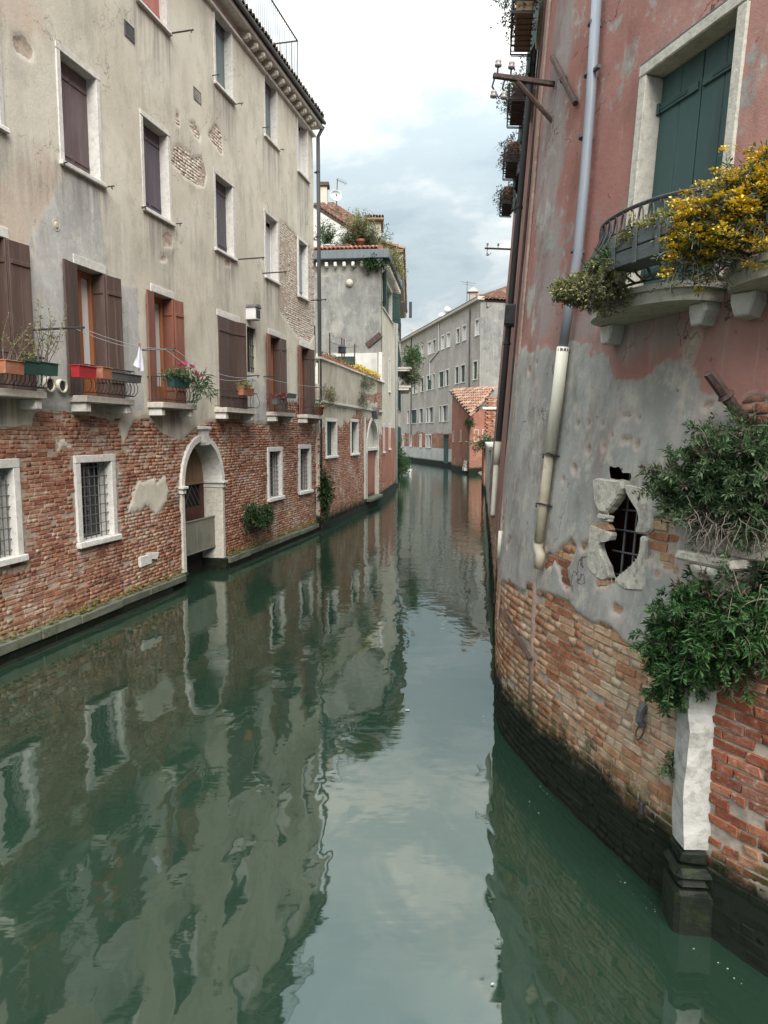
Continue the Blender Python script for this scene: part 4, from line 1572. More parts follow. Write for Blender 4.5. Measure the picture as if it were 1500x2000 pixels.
# iron rails of the roof terrace
ter = MB()
tp = [L.p(L.pix(485, 0)[0] - 1.5, L_TOP + .25, .28), L.p(L.pix(563, 100)[0], L_TOP + .25, .28)]
zt_ = L_TOP + 1.35
A_, B_ = tp
nb = 34
for zz, rr in ((L_TOP + .30, .014), (zt_, .022)):
    ter.tube([(A_.x, A_.y, zz), (B_.x, B_.y, zz)], rr, 5)
for i in range(nb):
    t = i / (nb - 1)
    p = A_.lerp(B_, t)
    ter.tube([(p.x, p.y, L_TOP + .2), (p.x, p.y, zt_)], .017 if i in (0, nb - 1) else .008, 4)
bx = L.frame(0, 0)
back = B_ + Vector((bx[0][1], bx[1][1], 0)) * 2.6
for zz, rr in ((L_TOP + .30, .014), (zt_, .022)):
    ter.tube([(B_.x, B_.y, zz), (back.x, back.y, zz)], rr, 5)
for i in range(1, 16):
    p = B_.lerp(back, i / 15)
    ter.tube([(p.x, p.y, L_TOP + .2), (p.x, p.y, zt_)], .008, 4)
ter.build('terrace_railing', M['iron'], house)

# vents, rods, lamp box
for (x0, y0, x1, y1) in ((241, 55, 261, 86), (376, 185, 391, 207)):
    a = L.pix(x0, y0)
    b = L.pix(x1, y1)
    F = L.frame(a[0], b[1])
    w_, h_ = b[0] - a[0], .26
    v = MB()
    v.box(0, w_, -.03, .02, 0, .02)
    v.box(0, w_, -.03, .02, h_ - .02, h_)
    v.box(0, .02, -.03, .02, .021, h_ - .021)
    v.box(w_ - .02, w_, -.03, .02, .021, h_ - .021)
    for i in range(6):
        v.box(.021, w_ - .021, -.025, .01, .03 + i * .035, .045 + i * .035)
    v.build('vent_grille', M['iron_grey'], house, F)
for i, (x, y, r_, e) in enumerate(((107, 440, .085, .03), (88.5, 751, .115, .10), (113, 754, .105, .10))):
    F = L.frame(*L.pix(x, y)) @ Matrix.Rotation(math.pi / 2, 4, 'X')
    v = MB()
    v.lathe([(r_, -.05), (r_, e), (r_ * .8, e), (r_ * .76, e - .03)], 18, F)
    vo = v.build('vent_pipe', M['pipe_cream'], house)
    if i:
        v = MB()
        v.lathe([(r_ * .78, e - .028), (r_ * .4, e - .022)], 14, F)
        v.build('vent_mesh', M['iron'], vo)
    else:
        MB().lathe([(r_ * .78, e - .005), (r_ * .4, e + .012)], 14, F).build('vent_cap', M['plaster_cream'], vo)
F = L.frame(*L.pix(484, 626))
lb = MB()
lb.box(-.16, .16, -.28, .02, 0, .30, .012)
lbo = lb.build('lamp_box', M['white_paint'], house, F)
MB().prism([(-.19, .302), (.19, .302), (.10, .38), (-.10, .38)], -.31, .03).build('cover', M['iron_grey'], lbo, F)
MB().box(-.12, .12, -.292, -.282, .05, .25).build('louvre', M['iron'], lbo, F)

rods = [((328, 66), .55), ((413, 148), .2), ((511, 250), .2), ((456, 204), .25), ((542, 293), .2), ((460, 507), .75), ((511, 534), .7), ((601, 587), .62), ((53, 645), .95), ((266, 684), .8), ((474, 735), .45), ((513, 736), .4), ((612, 757), .4), ((115, 320), .15), ((203, 366), .2), ((274, 405), .15), ((338, 438), .2)]
rod_tips = []
for (x, y), ln in rods:
    s_, z_ = L.pix(x, y)
    r_ = MB()
    r_.tube([L.p(s_, z_, -.03), L.p(s_, z_ + .01, ln)], .016 if ln > .3 else .011, 6)
    r_.tube([L.p(s_ - .02, z_, ln - .04), L.p(s_ - .02, z_ - .05, ln - .03)], .012, 5)
    r_.build('line_bracket', M['iron'], house)
    rod_tips.append((s_, z_, ln))
# clothes lines
def line(pa, pb, sag, r_=.0045):
    m = MB()
    pts = []
    for i in range(13):
        t = i / 12
        p = pa.lerp(pb, t)
        p.z -= sag * 4 * t * (1 - t)
        pts.append(p)
    m.tube(pts, r_, 4)
    return m.build('washing_line', M['pipe_white'])
lines_ = [(8, 9, .08, .92, .78), (8, 9, .10, .80, .62), (9, 10, .22, .78, .42), (9, 10, .3, .6, .35), (10, 12, .05, .4, .35)]
for i, (a, b, sg_, oa, ob) in enumerate(lines_):
    A_, B_ = rod_tips[a], rod_tips[b]
    o = line(L.p(A_[0], A_[1], oa), L.p(B_[0], B_[1], ob), sg_)
    tag(o, ['outer washing line from the first window to the third window of plastered house', 'inner washing line from first to third window of plastered house',
            'outer slack washing line from third window towards small barred window', 'inner slack washing line from third window towards barred window', 'short washing line passing the two far doors of plastered house'][i], 'washing line', 'washing lines along the plastered house')
# white cloth pegged to the line
t_ = .55
A_, B_ = rod_tips[8], rod_tips[9]
c0 = L.p(A_[0], A_[1], .92).lerp(L.p(B_[0], B_[1], .78), .56)
c0.z -= .085
cl_ = thing('white_cloth', 'small white cloth pegged on the washing line beside red planter', 'cloth', c0)
mb = MB()
F = L.frame(0, 0).to_3x3().to_4x4()
n_, m_ = 9, 8
v = []
for j in range(m_):
    for i in range(n_):
        u, w_ = i / (n_ - 1) - .5, j / (m_ - 1)
        wd = .07 + .22 * w_ ** .8
        v.append((u * wd, .05 * math.sin(u * 14 + w_ * 2) * (.3 + w_) * .6, -w_ * (.36 + .05 * math.cos(u * 5))))
f = [(j * n_ + i, j * n_ + i + 1, (j + 1) * n_ + i + 1, (j + 1) * n_ + i) for j in range(m_ - 1) for i in range(n_ - 1)]
mb.add(v, f)
mb.build('sheet', M['cloth'], cl_, T3(*c0) @ F, True)
MB().box(-.012, .012, -.012, .012, -.03, .05).build('peg', M['wood_orange'], cl_, T3(*c0) @ F)

# planters and pots on the balconies
def trough(label, W, s, z, off, ln, mat, wd=.16, ht=.16, cat='planter', name='planter_box', group='planters on the balconies', soil=True, rim=True):
    F = W.frame(s, z, off)
    t = thing(name, label, cat, group=group, M=F)
    mb = MB()
    h = ln / 2
    tk = .012
    for a in (-1, 1):
        x = [(-h, 0), (h, 0), (h * 1.04, ht), (-h * 1.04, ht)]
        y0 = a * wd / 2
        mb.add([(x[0][0], y0 * .85, 0), (x[1][0], y0 * .85, 0), (x[2][0], y0, ht), (x[3][0], y0, ht), (x[3][0], y0 - a * tk, ht), (x[2][0], y0 - a * tk, ht), (x[1][0], y0 * .85 - a * tk, 0), (x[0][0], y0 * .85 - a * tk, 0)],
               [(0, 1, 2, 3), (3, 2, 5, 4), (4, 5, 6, 7)])
    for a in (-1, 1):
        mb.add([(a * h, -wd / 2 * .85, 0), (a * h, wd / 2 * .85, 0), (a * h * 1.04, wd / 2, ht), (a * h * 1.04, -wd / 2, ht)], [(0, 1, 2, 3)])
    mb.box(-h, h, -wd / 2 * .85, wd / 2 * .85, -.004, .006)
    mb.build('box', M[mat], t, F)
    if rim:
        r = MB()
        for a in (-1, 1):
            r.box(-h * 1.06, h * 1.06, a * wd / 2 - .012, a * wd / 2 + .012, ht - .002, ht + .014, .003)
            r.box(a * h * 1.05 - .012, a * h * 1.05 + .012, -wd / 2 + .013, wd / 2 - .013, ht - .002, ht + .014, .003)
        r.build('rim', M[mat], t, F)
    if soil:
        MB().box(-h * 1.0, h * 1.0, -wd / 2 * .93, wd / 2 * .93, ht * .7, ht * .82).build('soil', M['soil'], t, F)
    return t


def pot(label, loc, r, h, mat='terracotta', cat='flower pot', group='planters on the balconies'):
    t = thing('flower_pot', label, cat, loc, group)
    F = T3(*loc)
    MB().lathe([(r * .68, 0), (r * .9, h * .78), (r * 1.02, h * .79), (r * 1.04, h), (r * .92, h), (r * .86, h * .85), (.01, h * .84)], 14, F).build('body', M[mat], t, None, True)
    MB().lathe([(r * .85, h * .86), (.02, h * .9)], 12, F).build('soil', M['soil'], t)
    return t


zr = Z_SLAB + .40
def at(x, y, off):
    return L.pix(x, y, off)
s_, z_ = at(17, 730, .42)
trough('terracotta box on the first balcony rail at left edge of house', L, s_, z_, .45, .34, 'terracotta')
plant('leggy bare shrub growing in terracotta box on first balcony', 'plant', pv(L.p(s_, z_ + .15, .45)), 9, (0, 0, 1), (.28, .28, .1), (.35, .75), (.03, .05, .012, .02), 14, 'leaf_olive', seed=3, rootvar=(.05, .12, .01), stem_r=.006, droop=.05, start=.4)
s_, z_ = at(47, 730, .42)
trough('dark green box on first balcony rail beside terracotta box', L, s_, z_, .45, .36, 'green_plastic')
plant('low olive plant in the dark green box on first balcony', 'plant', pv(L.p(s_, z_ + .14, .45)), 10, (0, 0, 1), (.5, .5, .2), (.1, .28), (.03, .05, .015, .025), 14, 'leaf_olive', seed=5, rootvar=(.04, .12, .01))
s_, z_ = at(82, 732, .42)
trough('dark green box at the far end of first balcony rail', L, s_, z_, .45, .42, 'green_plastic')
plant('tall thin shrub with pale leaves growing in end box of first balcony', 'plant', pv(L.p(s_, z_ + .14, .45)), 12, (0, .1, 1), (.25, .25, .1), (.45, .95), (.035, .06, .014, .024), 26, 'leaf_olive', seed=6, rootvar=(.04, .10, .01), stem_r=.007, droop=.05, start=.3)
s_, z_ = at(163, 738, .42)
trough('bright red planter box on the second balcony rail', L, s_, z_, .43, .42, 'red_plastic', ht=.17)
s_, z_ = at(202, 740, .42)
trough('terracotta planter box beside red one on second balcony rail', L, s_, z_, .43, .27, 'terracotta', ht=.17)
s_, z_ = at(242, 745, .45)
trough('long empty grey trough hung past the end of second balcony', L, s_, z_, .45, .85, 'grey_trough', ht=.12, wd=.14, soil=False)
s_, z_ = at(349, 757, .42)
trough('dark green trough of leafy plants on the third balcony', L, s_, z_, .42, .62, 'green_plastic', ht=.2)
plant('light green bushy plant in trough on the third balcony', 'plant', pv(L.p(s_ - .1, z_ + .15, .42)), 30, (0, 0, 1), (.7, .7, .35), (.12, .3), (.05, .09, .03, .05), 12, 'leaf_fresh', seed=8, rootvar=(.05, .14, .01))
plant('pink flowering plant at the end of third balcony trough', 'flowering plant', pv(L.p(s_ + .28, z_ + .16, .44)), 14, (.3, .1, 1), (.45, .45, .2), (.15, .4), (.05, .09, .02, .03), 8, 'leaf_fresh', seed=9, rootvar=(.03, .05, .01), flowers=('petal_pink', 26, .045, .04, .55))
plant('spiky green plant arching off the end of third balcony', 'plant', pv(L.p(s_ + .45, z_ + .02, .50)), 26, (.5, .2, .6), (.5, .5, .5), (.25, .5), (.12, .24, .018, .03), 7, 'leaf_fresh', seed=10, rootvar=(.03, .05, .02), droop=.9)
s_, z_ = at(479, 772, .40)
trough('small terracotta box with yellow green plant on fourth balcony', L, s_, z_, .42, .62, 'terracotta', ht=.16)
plant('yellow green plant in terracotta box on fourth balcony', 'plant', pv(L.p(s_, z_ + .12, .42)), 26, (0, 0, 1), (.7, .7, .3), (.12, .28), (.04, .07, .025, .04), 12, 'leaf_olive', seed=11, rootvar=(.05, .16, .01))
s_, z_ = at(544, 790, .40)
trough('grey trough of red flowers on the fifth balcony', L, s_, z_, .40, .60, 'grey_trough', ht=.16)
plant('small red flowers in grey trough on fifth balcony', 'flowering plant', pv(L.p(s_, z_ + .12, .40)), 24, (0, 0, 1), (.7, .7, .3), (.12, .25), (.04, .06, .02, .03), 7, 'leaf_dark', seed=12, rootvar=(.05, .16, .01), flowers=('petal_red', 14, .045, .04, .8))
s_, z_ = at(564, 777, .50)
trough('dark shallow trough sticking out past the fifth balcony', L, s_, z_, .52, .60, 'green_plastic', ht=.10, wd=.2)
s_, z_ = at(622, 797, .3)
pt = L.p(s_, z_ - .22, .32)
pot('terracotta pot hung on the dark drainpipe at house corner', pt, .17, .30)
plant('green trailing plant in pot on dark drainpipe', 'plant', pv(pt + Vector((0, 0, .26))), 22, (0, 0, .7), (.8, .8, .3), (.12, .32), (.04, .07, .025, .04), 12, 'leaf_grey', seed=13, rootvar=(.04, .05, .01), droop=.5)

# plants rooted in the wall
s_, z_ = L.pix(484, 1008)
plant('dark green bush growing from the brick wall right of arched door', 'bush', pv(L.p(s_, z_ + .05, .03)), 120, (.9, -.2, .25), (.55, 1.0, .7), (.2, .55), (.05, .10, .025, .045), 26, 'leaf_dark', seed=21, rootvar=(.02, .16, .10), droop=.75)
s_, z_ = L.pix(510, 1006)
plant('smaller green bush on brick wall beside the dark bush', 'bush', pv(L.p(s_, z_ + .03, .03)), 80, (.9, -.1, .2), (.5, .9, .6), (.15, .42), (.05, .09, .025, .04), 24, 'leaf_dark', seed=22, rootvar=(.02, .12, .08), droop=.7)
s_, z_ = L.pix(626, 960, .1)
plant('ivy clump climbing the foot of dark drainpipe', 'ivy', pv(L.p(s_, z_, .12)), 110, (.8, -.2, .0), (.5, .5, 1.2), (.2, .6), (.06, .11, .035, .06), 22, 'leaf_dark', seed=23, rootvar=(.04, .06, .3), droop=.6)

# ================================================================== low garden house beside it
low = thing('low_house', 'low brick house with worn plaster parapet between the plastered house and tall grey house', 'house', (-1.6, 29, 0))
B = BW
zc0, zc1 = B.pix(634, 712)[1], B.pix(740, 741)[1]
Z_CAP = (zc0 + zc1) / 2
b_w = [px_rect(B, (635, 816), (657, 818), (657, 887), (635, 893)), px_rect(B, (684, 817), (699, 820), (699, 884), (684, 886))]
a0, a1 = B.pix(715, 900)[0], B.pix(738.5, 900)[0]
az0, az1 = B.pix(716, 974)[1], B.pix(727, 815)[1]
a_m, a_r = (a0 + a1) / 2, (a1 - a0) / 2
a_sp = az1 - a_r * 1.15
Z_STR = B.pix(680, 793)[1]
b_ops = [(r[0] + .06, r[1] - .06, r[2], r[3] - .06) for r in b_w]


def B_hole(s, z):
    rr = a_r - .06
    return ((np.abs(s - a_m) < rr) & (z < a_sp) & (z > az0)) | ((np.abs(s - a_m) / rr) ** 2 + ((z - a_sp) / (az1 - a_sp - .04)) ** 2 < 1) & (z >= a_sp)


ex = [px_poly(B, q) for q in ([(706, 770), (742, 772), (742, 786), (708, 786)],)]


def B_pl(S, Z):
    v = Z - (Z_STR - .55) + 2.2 * fbm(S * .5, Z * .6, 51, 4) + .5 * fbm(S * 2.5, Z * 2.5, 53, 3)
    v = np.maximum(v, (Z - (Z_STR - .1)) * 2)
    for q in ex:
        v = np.minimum(v, -poly_sd(S, Z, q) + .3 * fbm(S * 3, Z * 3, 5))
    s_r = B.pix(737, 900)[0]
    v = np.where(S > s_r, np.minimum(v, Z_STR - .2 - Z), v)
    v = np.maximum(v, np.where(Z < .2, .05, -9))
    return np.clip(v, -.3, .3)


def B_dirt(S, Z):
    return np.clip(.8 * np.exp(-((Z - Z_STR) / .35) ** 2) + .5 * sstep(Z_CAP - .6, Z_CAP, Z) + sill_dirt(b_w, S, Z, .8), 0, .95)


facade('wall', B, -.05, B.len + .1, -.4, Z_CAP, .07, M['plaster_low'], low, b_ops, B_hole, B_pl, None, B_dirt, None, thick=.022, und=.03, seed=13)
body(low, B, -.05, B.len + .1, -2, Z_CAP - .8, 5.0, 'plaster_low', .5)
b_av = [(r[0], r[1], r[2] - .1, r[3]) for r in b_w]
bricks(B, 0, B.len, .12, Z_STR - .06, lambda S, Z: B_pl(S, Z) < .02, M['brick_low'], low, 0, seed=13, avoid=b_av, hole=lambda s, z: B_hole((s - a_m) * .94 + a_m, z), und=.03, depth=.014)
for q in ex:
    bricks(B, min(p[0] for p in q) - .1, max(p[0] for p in q) + .1, min(p[1] for p in q) - .1, max(p[1] for p in q) + .1, lambda S, Z: B_pl(S, Z) < .02, M['brick_low'], low, 0, seed=14, und=.03, field='parapet_brickwork')
for r in b_w:
    stone_window(low, B, *r, fw=.12, depth=.22, mat='shut_dkgreen', planks=2, sill=.09)
F = B.frame(a_m, 0)
mb = MB()
ro, ri = a_r, a_r - .14
ho = az1 - a_sp
hi = ho - .14
for i in range(16):
    t0, t1 = math.pi * i / 16, math.pi * (i + 1) / 16
    mb.prism([(-math.cos(t0) * ri, a_sp + math.sin(t0) * hi), (-math.cos(t1) * ri, a_sp + math.sin(t1) * hi), (-math.cos(t1) * ro, a_sp + math.sin(t1) * ho), (-math.cos(t0) * ro, a_sp + math.sin(t0) * ho)], -.05, .4)
dr = mb.build('blocked_water_door', M['stone'], low, F)
for sx in (-1, 1):
    a, b = sorted((sx * ri, sx * ro))
    MB().box(a, b, -.045, .4, az0 + .001, a_sp - .002, .01, .003).build('jamb', M['stone_worn'], dr, F)
z_tr = B.pix(727, 880)[1]
MB().box(-ri, ri, -.02, .38, z_tr, z_tr + .14, .01).build('transom', M['stone'], dr, F)
pts = [(-ri, z_tr + .142)] + [(-math.cos(math.pi * i / 14) * ri, a_sp + math.sin(math.pi * i / 14) * hi) for i in range(15)] + [(ri, z_tr + .142)]
MB().prism(pts, .16, .2).build('tympanum', M['plaster_cream'], dr, F)
MB().box(-ri, ri, .14, .18, az0 - .3, z_tr - .002).build('blocking_wall', M['plaster_red'], dr, F)
MB().box(-ro - .05, ro + .05, -.22, .3, az0 - .14, az0, .02).build('door_step', M['stone_ledge'], dr, F)
mb = MB()
z_k = B.pix(734, 815)[1]
mb.prism([(-.16, z_k - .1), (.16, z_k - .1), (.34, z_k + .26), (.24, z_k + .42), (-.24, z_k + .42), (-.34, z_k + .26)], -.26, .02, .03)
mb.build('keystone_bracket', M['iron_grey'], dr, F)
for x, w_ in ((711.5, .22),):
    s_, _ = B.pix(x, 900)
    MB().box(-w_ / 2, w_ / 2, -.06, .05, B.pix(x, 975)[1], B.pix(x, 815)[1], .012, .003).build('pilaster', M['stone'], low, B.frame(s_, 0))
mb = MB()
F = B.frame(0, 0)
mb.box(0, B.len, -.10, .06, Z_STR - .05, Z_STR + .03, .012, 0, F)
mb.box(0, B.len, -.05, .06, Z_STR - .10, Z_STR - .052, .01, 0, F)
mb.build('string_course', M['stone_worn'], low)
mb = MB()
k = 0
s = 0
while s < B.len:
    e = min(s + random.uniform(.9, 1.3), B.len)
    mb = MB().box(0, e - s - .006, -.08, .38, 0, .07, .012, .004)
    mb.build('coping_stone', M['stone_worn'], low, B.frame(s, Z_CAP + .002))
    s = e
# terrace flower boxes, growth and poles on the parapet
def on_cap(x, y):
    return B.pix(x, y)[0]
for lab, x0, x1, mt, sd, bl in (('dry brownish flower bed along the near parapet of low house', 634, 690, 'leaf_brown', 31, ('petal_yellow', 5, .05, .05, .25)),
                                ('bright yellow flower bed at far end of low house parapet', 700, 743, 'leaf_olive', 32, ('petal_yellow', 14, .06, .05, .7))):
    sa, sb = on_cap(x0, 715), on_cap(x1, 735)
    c = B.p((sa + sb) / 2, Z_CAP + .10, -.12)
    t = plant(lab, 'flower bed', pv(c), 130, (0, 0, 1), (.35, .35, .15), (.10, .34), (.05, .09, .025, .045), 9, mt, seed=sd, rootvar=(.001, .001, .01), flowers=bl)
    for ch in t.children:
        ch.scale = (1, 1, 1)
    # spread the bed along the parapet
    tg = (B.p(sb, 0) - B.p(sa, 0))
    for ch in t.children:
        co = np.empty(len(ch.data.vertices) * 3, np.float32)
        ch.data.vertices.foreach_get('co', co)
        co = co.reshape(-1, 3)
        r_ = RNG.uniform(-.5, .5, len(co) // 4 + 1).repeat(4)[:len(co)] if ch.name.startswith(('foliage', 'blossom')) else RNG.uniform(-.5, .5, len(co) // 32 + 1).repeat(32)[:len(co)]
        co += r_[:, None] * np.array([tg.x, tg.y, 0])[None]
        ch.data.vertices.foreach_set('co', co.ravel())
    bx_ = MB()
    F = B.frame(sa, Z_CAP + .074, -.02)
    bx_.box(0, sb - sa, 0, .2, 0, .14, .01, 0)
    bx_.build('box', M['terracotta'], t, F)
for lab, x, y, n_, sd, mt in (('hanging green growth on the parapet of low house near arch', 708, 752, 90, 33, 'leaf_grey'), ('grassy tuft on the string course left of arched door', 702, 787, 60, 34, 'leaf_grey'), ('low grassy growth on string course beside dark drainpipe', 640, 778, 70, 35, 'leaf_olive'), ('small tuft hanging from parapet above the arched door', 722, 748, 40, 36, 'leaf_grey')):
    s_, z_ = B.pix(x, y)
    plant(lab, 'plant', pv(B.p(s_, z_ + .15, .04)), n_, (.4, -.3, -.1), (.5, .8, .5), (.15, .5), (.05, .09, .012, .025), 14, mt, seed=sd, rootvar=(.06, .35, .12), droop=.9)
for i, (x, y0, y1) in enumerate(((645, 636, 700), (672, 650, 715), (698, 662, 722), (717, 672, 728), (694, 660, 720))):
    s_ = B.pix(x, 715)[0]
    p = B.p(s_, Z_CAP - .1, -.55)
    q = at_depth(x, y0, p.y)
    t = MB().tube([p, (p.x, p.y, q.z)], .028, 6).build('trellis_pole', M['rust'])
    tag(t, ['tallest rusty pole beside drainpipe on low house terrace', 'rusty pole above the dark terrace window of low house', 'thin rusty pole right of hanging lantern on terrace', 'short slanting pole farthest from drainpipe on terrace', 'rusty pole carrying the lantern on low house terrace'][i], 'pole', 'poles standing on the low terrace')
p0 = at_depth(645, 668, 26.5)
p1 = at_depth(700, 676, 31)
w_ = MB().tube([p0, p0.lerp(p1, .5) - Vector((0, 0, .15)), p1], .01, 4).build('terrace_wire', M['iron'])
tag(w_, 'dark wire strung between poles over the low house terrace', 'wire')
p = B.p(B.pix(694, 700)[0], 0, -.55)
q0, q1 = at_depth(694, 690, p.y), at_depth(694, 672, p.y)
lt = thing('hanging_lantern', 'dark square lantern on the pole above low house terrace', 'lantern', (p.x, p.y, q0.z))
h_ = q1.z - q0.z
MB().box(-.13, .13, -.13, .13, 0, h_ * .65, .02).build('glass_box', M['glass'], lt, T3(p.x, p.y, q0.z))
m_ = MB()
for a in (-.13, .13):
    for b in (-.13, .13):
        m_.box(a - .015, a + .015, b - .015, b + .015, -.01, h_ * .66)
m_.lathe([(.20, h_ * .66), (.12, h_ * .8), (.03, h_)], 8)
m_.build('cage', M['iron'], lt, T3(p.x, p.y, q0.z))

# ================================================================== tall grey house with the roof garden
tall = thing('tall_grey_house', 'tall blotchy grey house with tiled roof terrace behind the low house', 'house', (-2.5, 37, 0))
Z_G = SW.pix(690, 513)[1]


def S_cem(S, Z):
    zz = SW.pix(690, 535)[1]
    v = zz - Z + 1.2 * fbm(S * .6, Z * .6, 71, 4)
    z2 = SW.pix(690, 688)[1]
    v = np.minimum(v, .34 - S_warm(S, Z) + .5 * fbm(S * 1.5, Z * 1.5, 72, 5))
    return np.clip(np.minimum(v, Z - z2), -.3, .3)


def S_dirt(S, Z):
    return np.clip(.45 * sstep(Z_G - .5, Z_G, Z) + .6 * np.exp(-((Z - SW.pix(690, 660)[1]) / 1.0) ** 2) * (S > SW.len - 3.2) * .6, 0, .8)


def S_warm(S, Z):
    v = np.zeros(S.shape)
    for x, y, a in ((655, 645, .40), (690, 645, .38), (640, 650, .36), (712, 610, .25), (690, 530, .3)):
        s_, z_ = SW.pix(x, y)
        v = np.maximum(v, a * np.exp(-((S - s_) / .9) ** 2 - ((Z - z_) / .6) ** 2))
    return v


facade('wall', SW, -1, SW.len, Z_CAP - 1.2, Z_G, .12, M['plaster_grey'], tall, (), None, None, S_cem, S_dirt, S_warm, und=.03, seed=23)
zw = SW.pix(690, 690)[1]
MB().box(.0, SW.len + .8, -.035, 0, Z_CAP - 1.0, zw, .01).build('limewashed_band', M['plaster_white'], tall, SW.frame(-1, 0, .0))
a, b = SW.pix(653, 700)[0], SW.pix(694, 700)[0]
z0_, z1_ = Z_CAP - .6, SW.pix(690, 695)[1]
stone_window(tall, SW, a - .05, b + .05, z0_, z1_ + .05, fw=.08, depth=-.05, fill='shutter', mat='shut_dkgreen', planks=3, name='terrace_door')
c_ops = [px_rect(CW, (746, 552), (754, 557), (757, 620), (746, 604)), px_rect(CW, (757, 560), (765, 566), (765, 632), (757, 622))]
c_all = (c_ops[0][0], c_ops[1][1], min(c_ops[0][2], c_ops[1][2]) + .1, max(c_ops[0][3], c_ops[1][3]))
facade('wall', CW, 0, CW.len, 3.6, Z_G, .12, M['plaster_cream'], tall, [(c_all[0] + .05, c_all[1] - .05, c_all[2], c_all[3] - .05)], None, None, None, lambda S, Z: .3 * sstep(Z_G - 1, Z_G, Z), None, und=.02, seed=24)
facade('ground_wall', CW, 0, CW.len, -.4, 3.6, .12, M['plaster_red'], tall, (), None, lambda S, Z: np.clip(Z - .9 + 1.2 * fbm(S, Z, 6), -.3, .3), None, lambda S, Z: .5 * sstep(1.2, .3, Z), None, und=.02, seed=25)
bricks(CW, .05, CW.len, .45, 3.2, lambda S, Z: (Z - .9 + 1.2 * fbm(S, Z, 6)) < .02, M['brick_low'], tall, 0, seed=26, und=.02)
stone_window(tall, CW, *c_all, fw=.1, depth=.2, mat='shut_dkgreen', planks=2)
for j, zz in enumerate((c_all[2],)):
    for sgn in (0, 1):
        F = CW.frame(c_all[1 if sgn else 0], zz)
        w_ = bpy.data.objects
        shutter_leaf(tall, F @ T3(0, -.05, 0) @ RZ(-.5 if sgn else math.pi + .4), .6, c_all[3] - zz, 'shut_dkgreen', 2)
for x, y0, y1 in ((749, 826, 882), (760, 826, 876)):
    s_, zb_ = CW.pix(x, y1)
    _, zt__ = CW.pix(x, y0)
    stone_window(tall, CW, s_ - .38, s_ + .38, zb_, zt__, fw=.12, depth=.05, fill='none', sill=.08)
for x, y0, y1 in ((747, 690, 745), (760, 700, 765)):
    s_, zb_ = CW.pix(x, y1)
    _, zt__ = CW.pix(x, y0)
    stone_window(tall, CW, s_ - .45, s_ + .45, zb_, zt__, fw=.1, depth=.12, mat='shut_dkgreen', planks=2)
# solid mass and roof terrace
mb = MB()
f0 = SW.p(-1, 0, -.3)
mb.slab([(SW.p(-1, 0, -.25).x, SW.p(-1, 0, -.25).y), (SW.p(SW.len, 0, -.25).x - .28, SW.p(SW.len, 0, -.25).y), (CW.p(CW.len, 0, -.3).x, CW.p(CW.len, 0, -.3).y), (-7.0, 42.2)], -2, Z_G - .05)
mb.build('core', M['plaster_grey'], tall)
mb = MB()
F = SW.frame(0, Z_G)
mb.box(-1, SW.len + .30, -.10, .2, -.02, .10, .02, 0, F)
mb.box(-1, SW.len + .40, -.42, .2, .101, .50, .02, 0, F)
sh = mb.build('lead_fascia', M['lead_sheet'], tall)
mb = MB()
F2 = CW.frame(0, Z_G)
mb.box(-.35, CW.len, -.10, .2, -.02, .10, .02, 0, F2)
mb.box(-.10, CW.len, -.42, .2, .101, .50, .02, 0, F2)
mb.build('side_fascia', M['lead_sheet'], tall)
i = 0
s = .6
while s < SW.len + .25:
    MB().box(-.07, .07, -.34, .0, -.22, -.022, .02).build('dentil', M['stone'], sh, SW.frame(s, Z_G))
    s += .42
s = .3
while s < CW.len:
    MB().box(-.07, .07, -.34, .0, -.22, -.022, .02).build('dentil', M['stone'], sh, CW.frame(s, Z_G))
    s += .45
F = SW.frame(.2, Z_G + .52, .40)
tile_rows(F @ Matrix.Rotation(math.radians(25), 4, 'X'), 29, 1, .2, .42).build('coping_tiles', M['tile_red'], tall)
mb = MB().box(.2, 6.0, .1, .3, 0, .16, .01, 0, F)
mb.build('terrace_parapet', M['tile_red'], tall)
# roof garden things
def roof_pt(x, y, Y):
    return at_depth(x, y, Y)
ZT = Z_G + .68
def rp(x, Y):
    return Vector((at_depth(x, 480, Y).x, Y, ZT))
for i, (x, Y, r_, h_, lab) in enumerate(((640, 35.6, .2, .3, 'small grey pot behind the tiled coping beside drainpipe'), (704, 35.6, .26, .55, 'tall red pot in the middle of roof terrace'), (680, 35.6, .2, .3, 'low red pot on coping left of tall red pot'))):
    pot(lab, pv(rp(x, Y)), r_, h_, 'terracotta' if i else 'pipe_white', group='pots on the roof terrace')
p = rp(664, 35.6)
F = SW.frame(0, 0)
tr = thing('planter_box', 'long low terracotta box on roof terrace coping left of tall red pot', 'planter', pv(p), 'pots on the roof terrace')
MB().box(-.6, .6, -.12, .12, 0, .24, .02).build('box', M['terracotta'], tr, T3(*p))
MB().box(-.57, .57, -.10, .10, .241, .26).build('soil', M['soil'], tr, T3(*p))
for lab, x, h0, n_, ln, mt, sd, dv in (('thin pale bamboo like plant on roof terrace beside drainpipe', 638, .3, 50, (.5, 1.3), 'leaf_fresh', 41, .3), ('tall yellowish bush behind the tall red pot', 700, .5, 90, (.7, 1.7), 'leaf_olive', 42, .35), ('grey green plant in long terracotta box on roof terrace', 682, .25, 60, (.3, .9), 'leaf_grey', 43, .5),
                                       ('spreading grey green bush on roof terrace right of tall red pot', 722, .3, 80, (.5, 1.3), 'leaf_grey', 44, .7)):
    p = rp(x, 35.7)
    plant(lab, 'plant', pv(p + Vector((0, 0, h0))), n_, (0, 0, 1), (dv, dv, .2), ln, (.08, .16, .03, .05), 26, mt, seed=sd, rootvar=(.12, .12, .02), stem_r=.008)
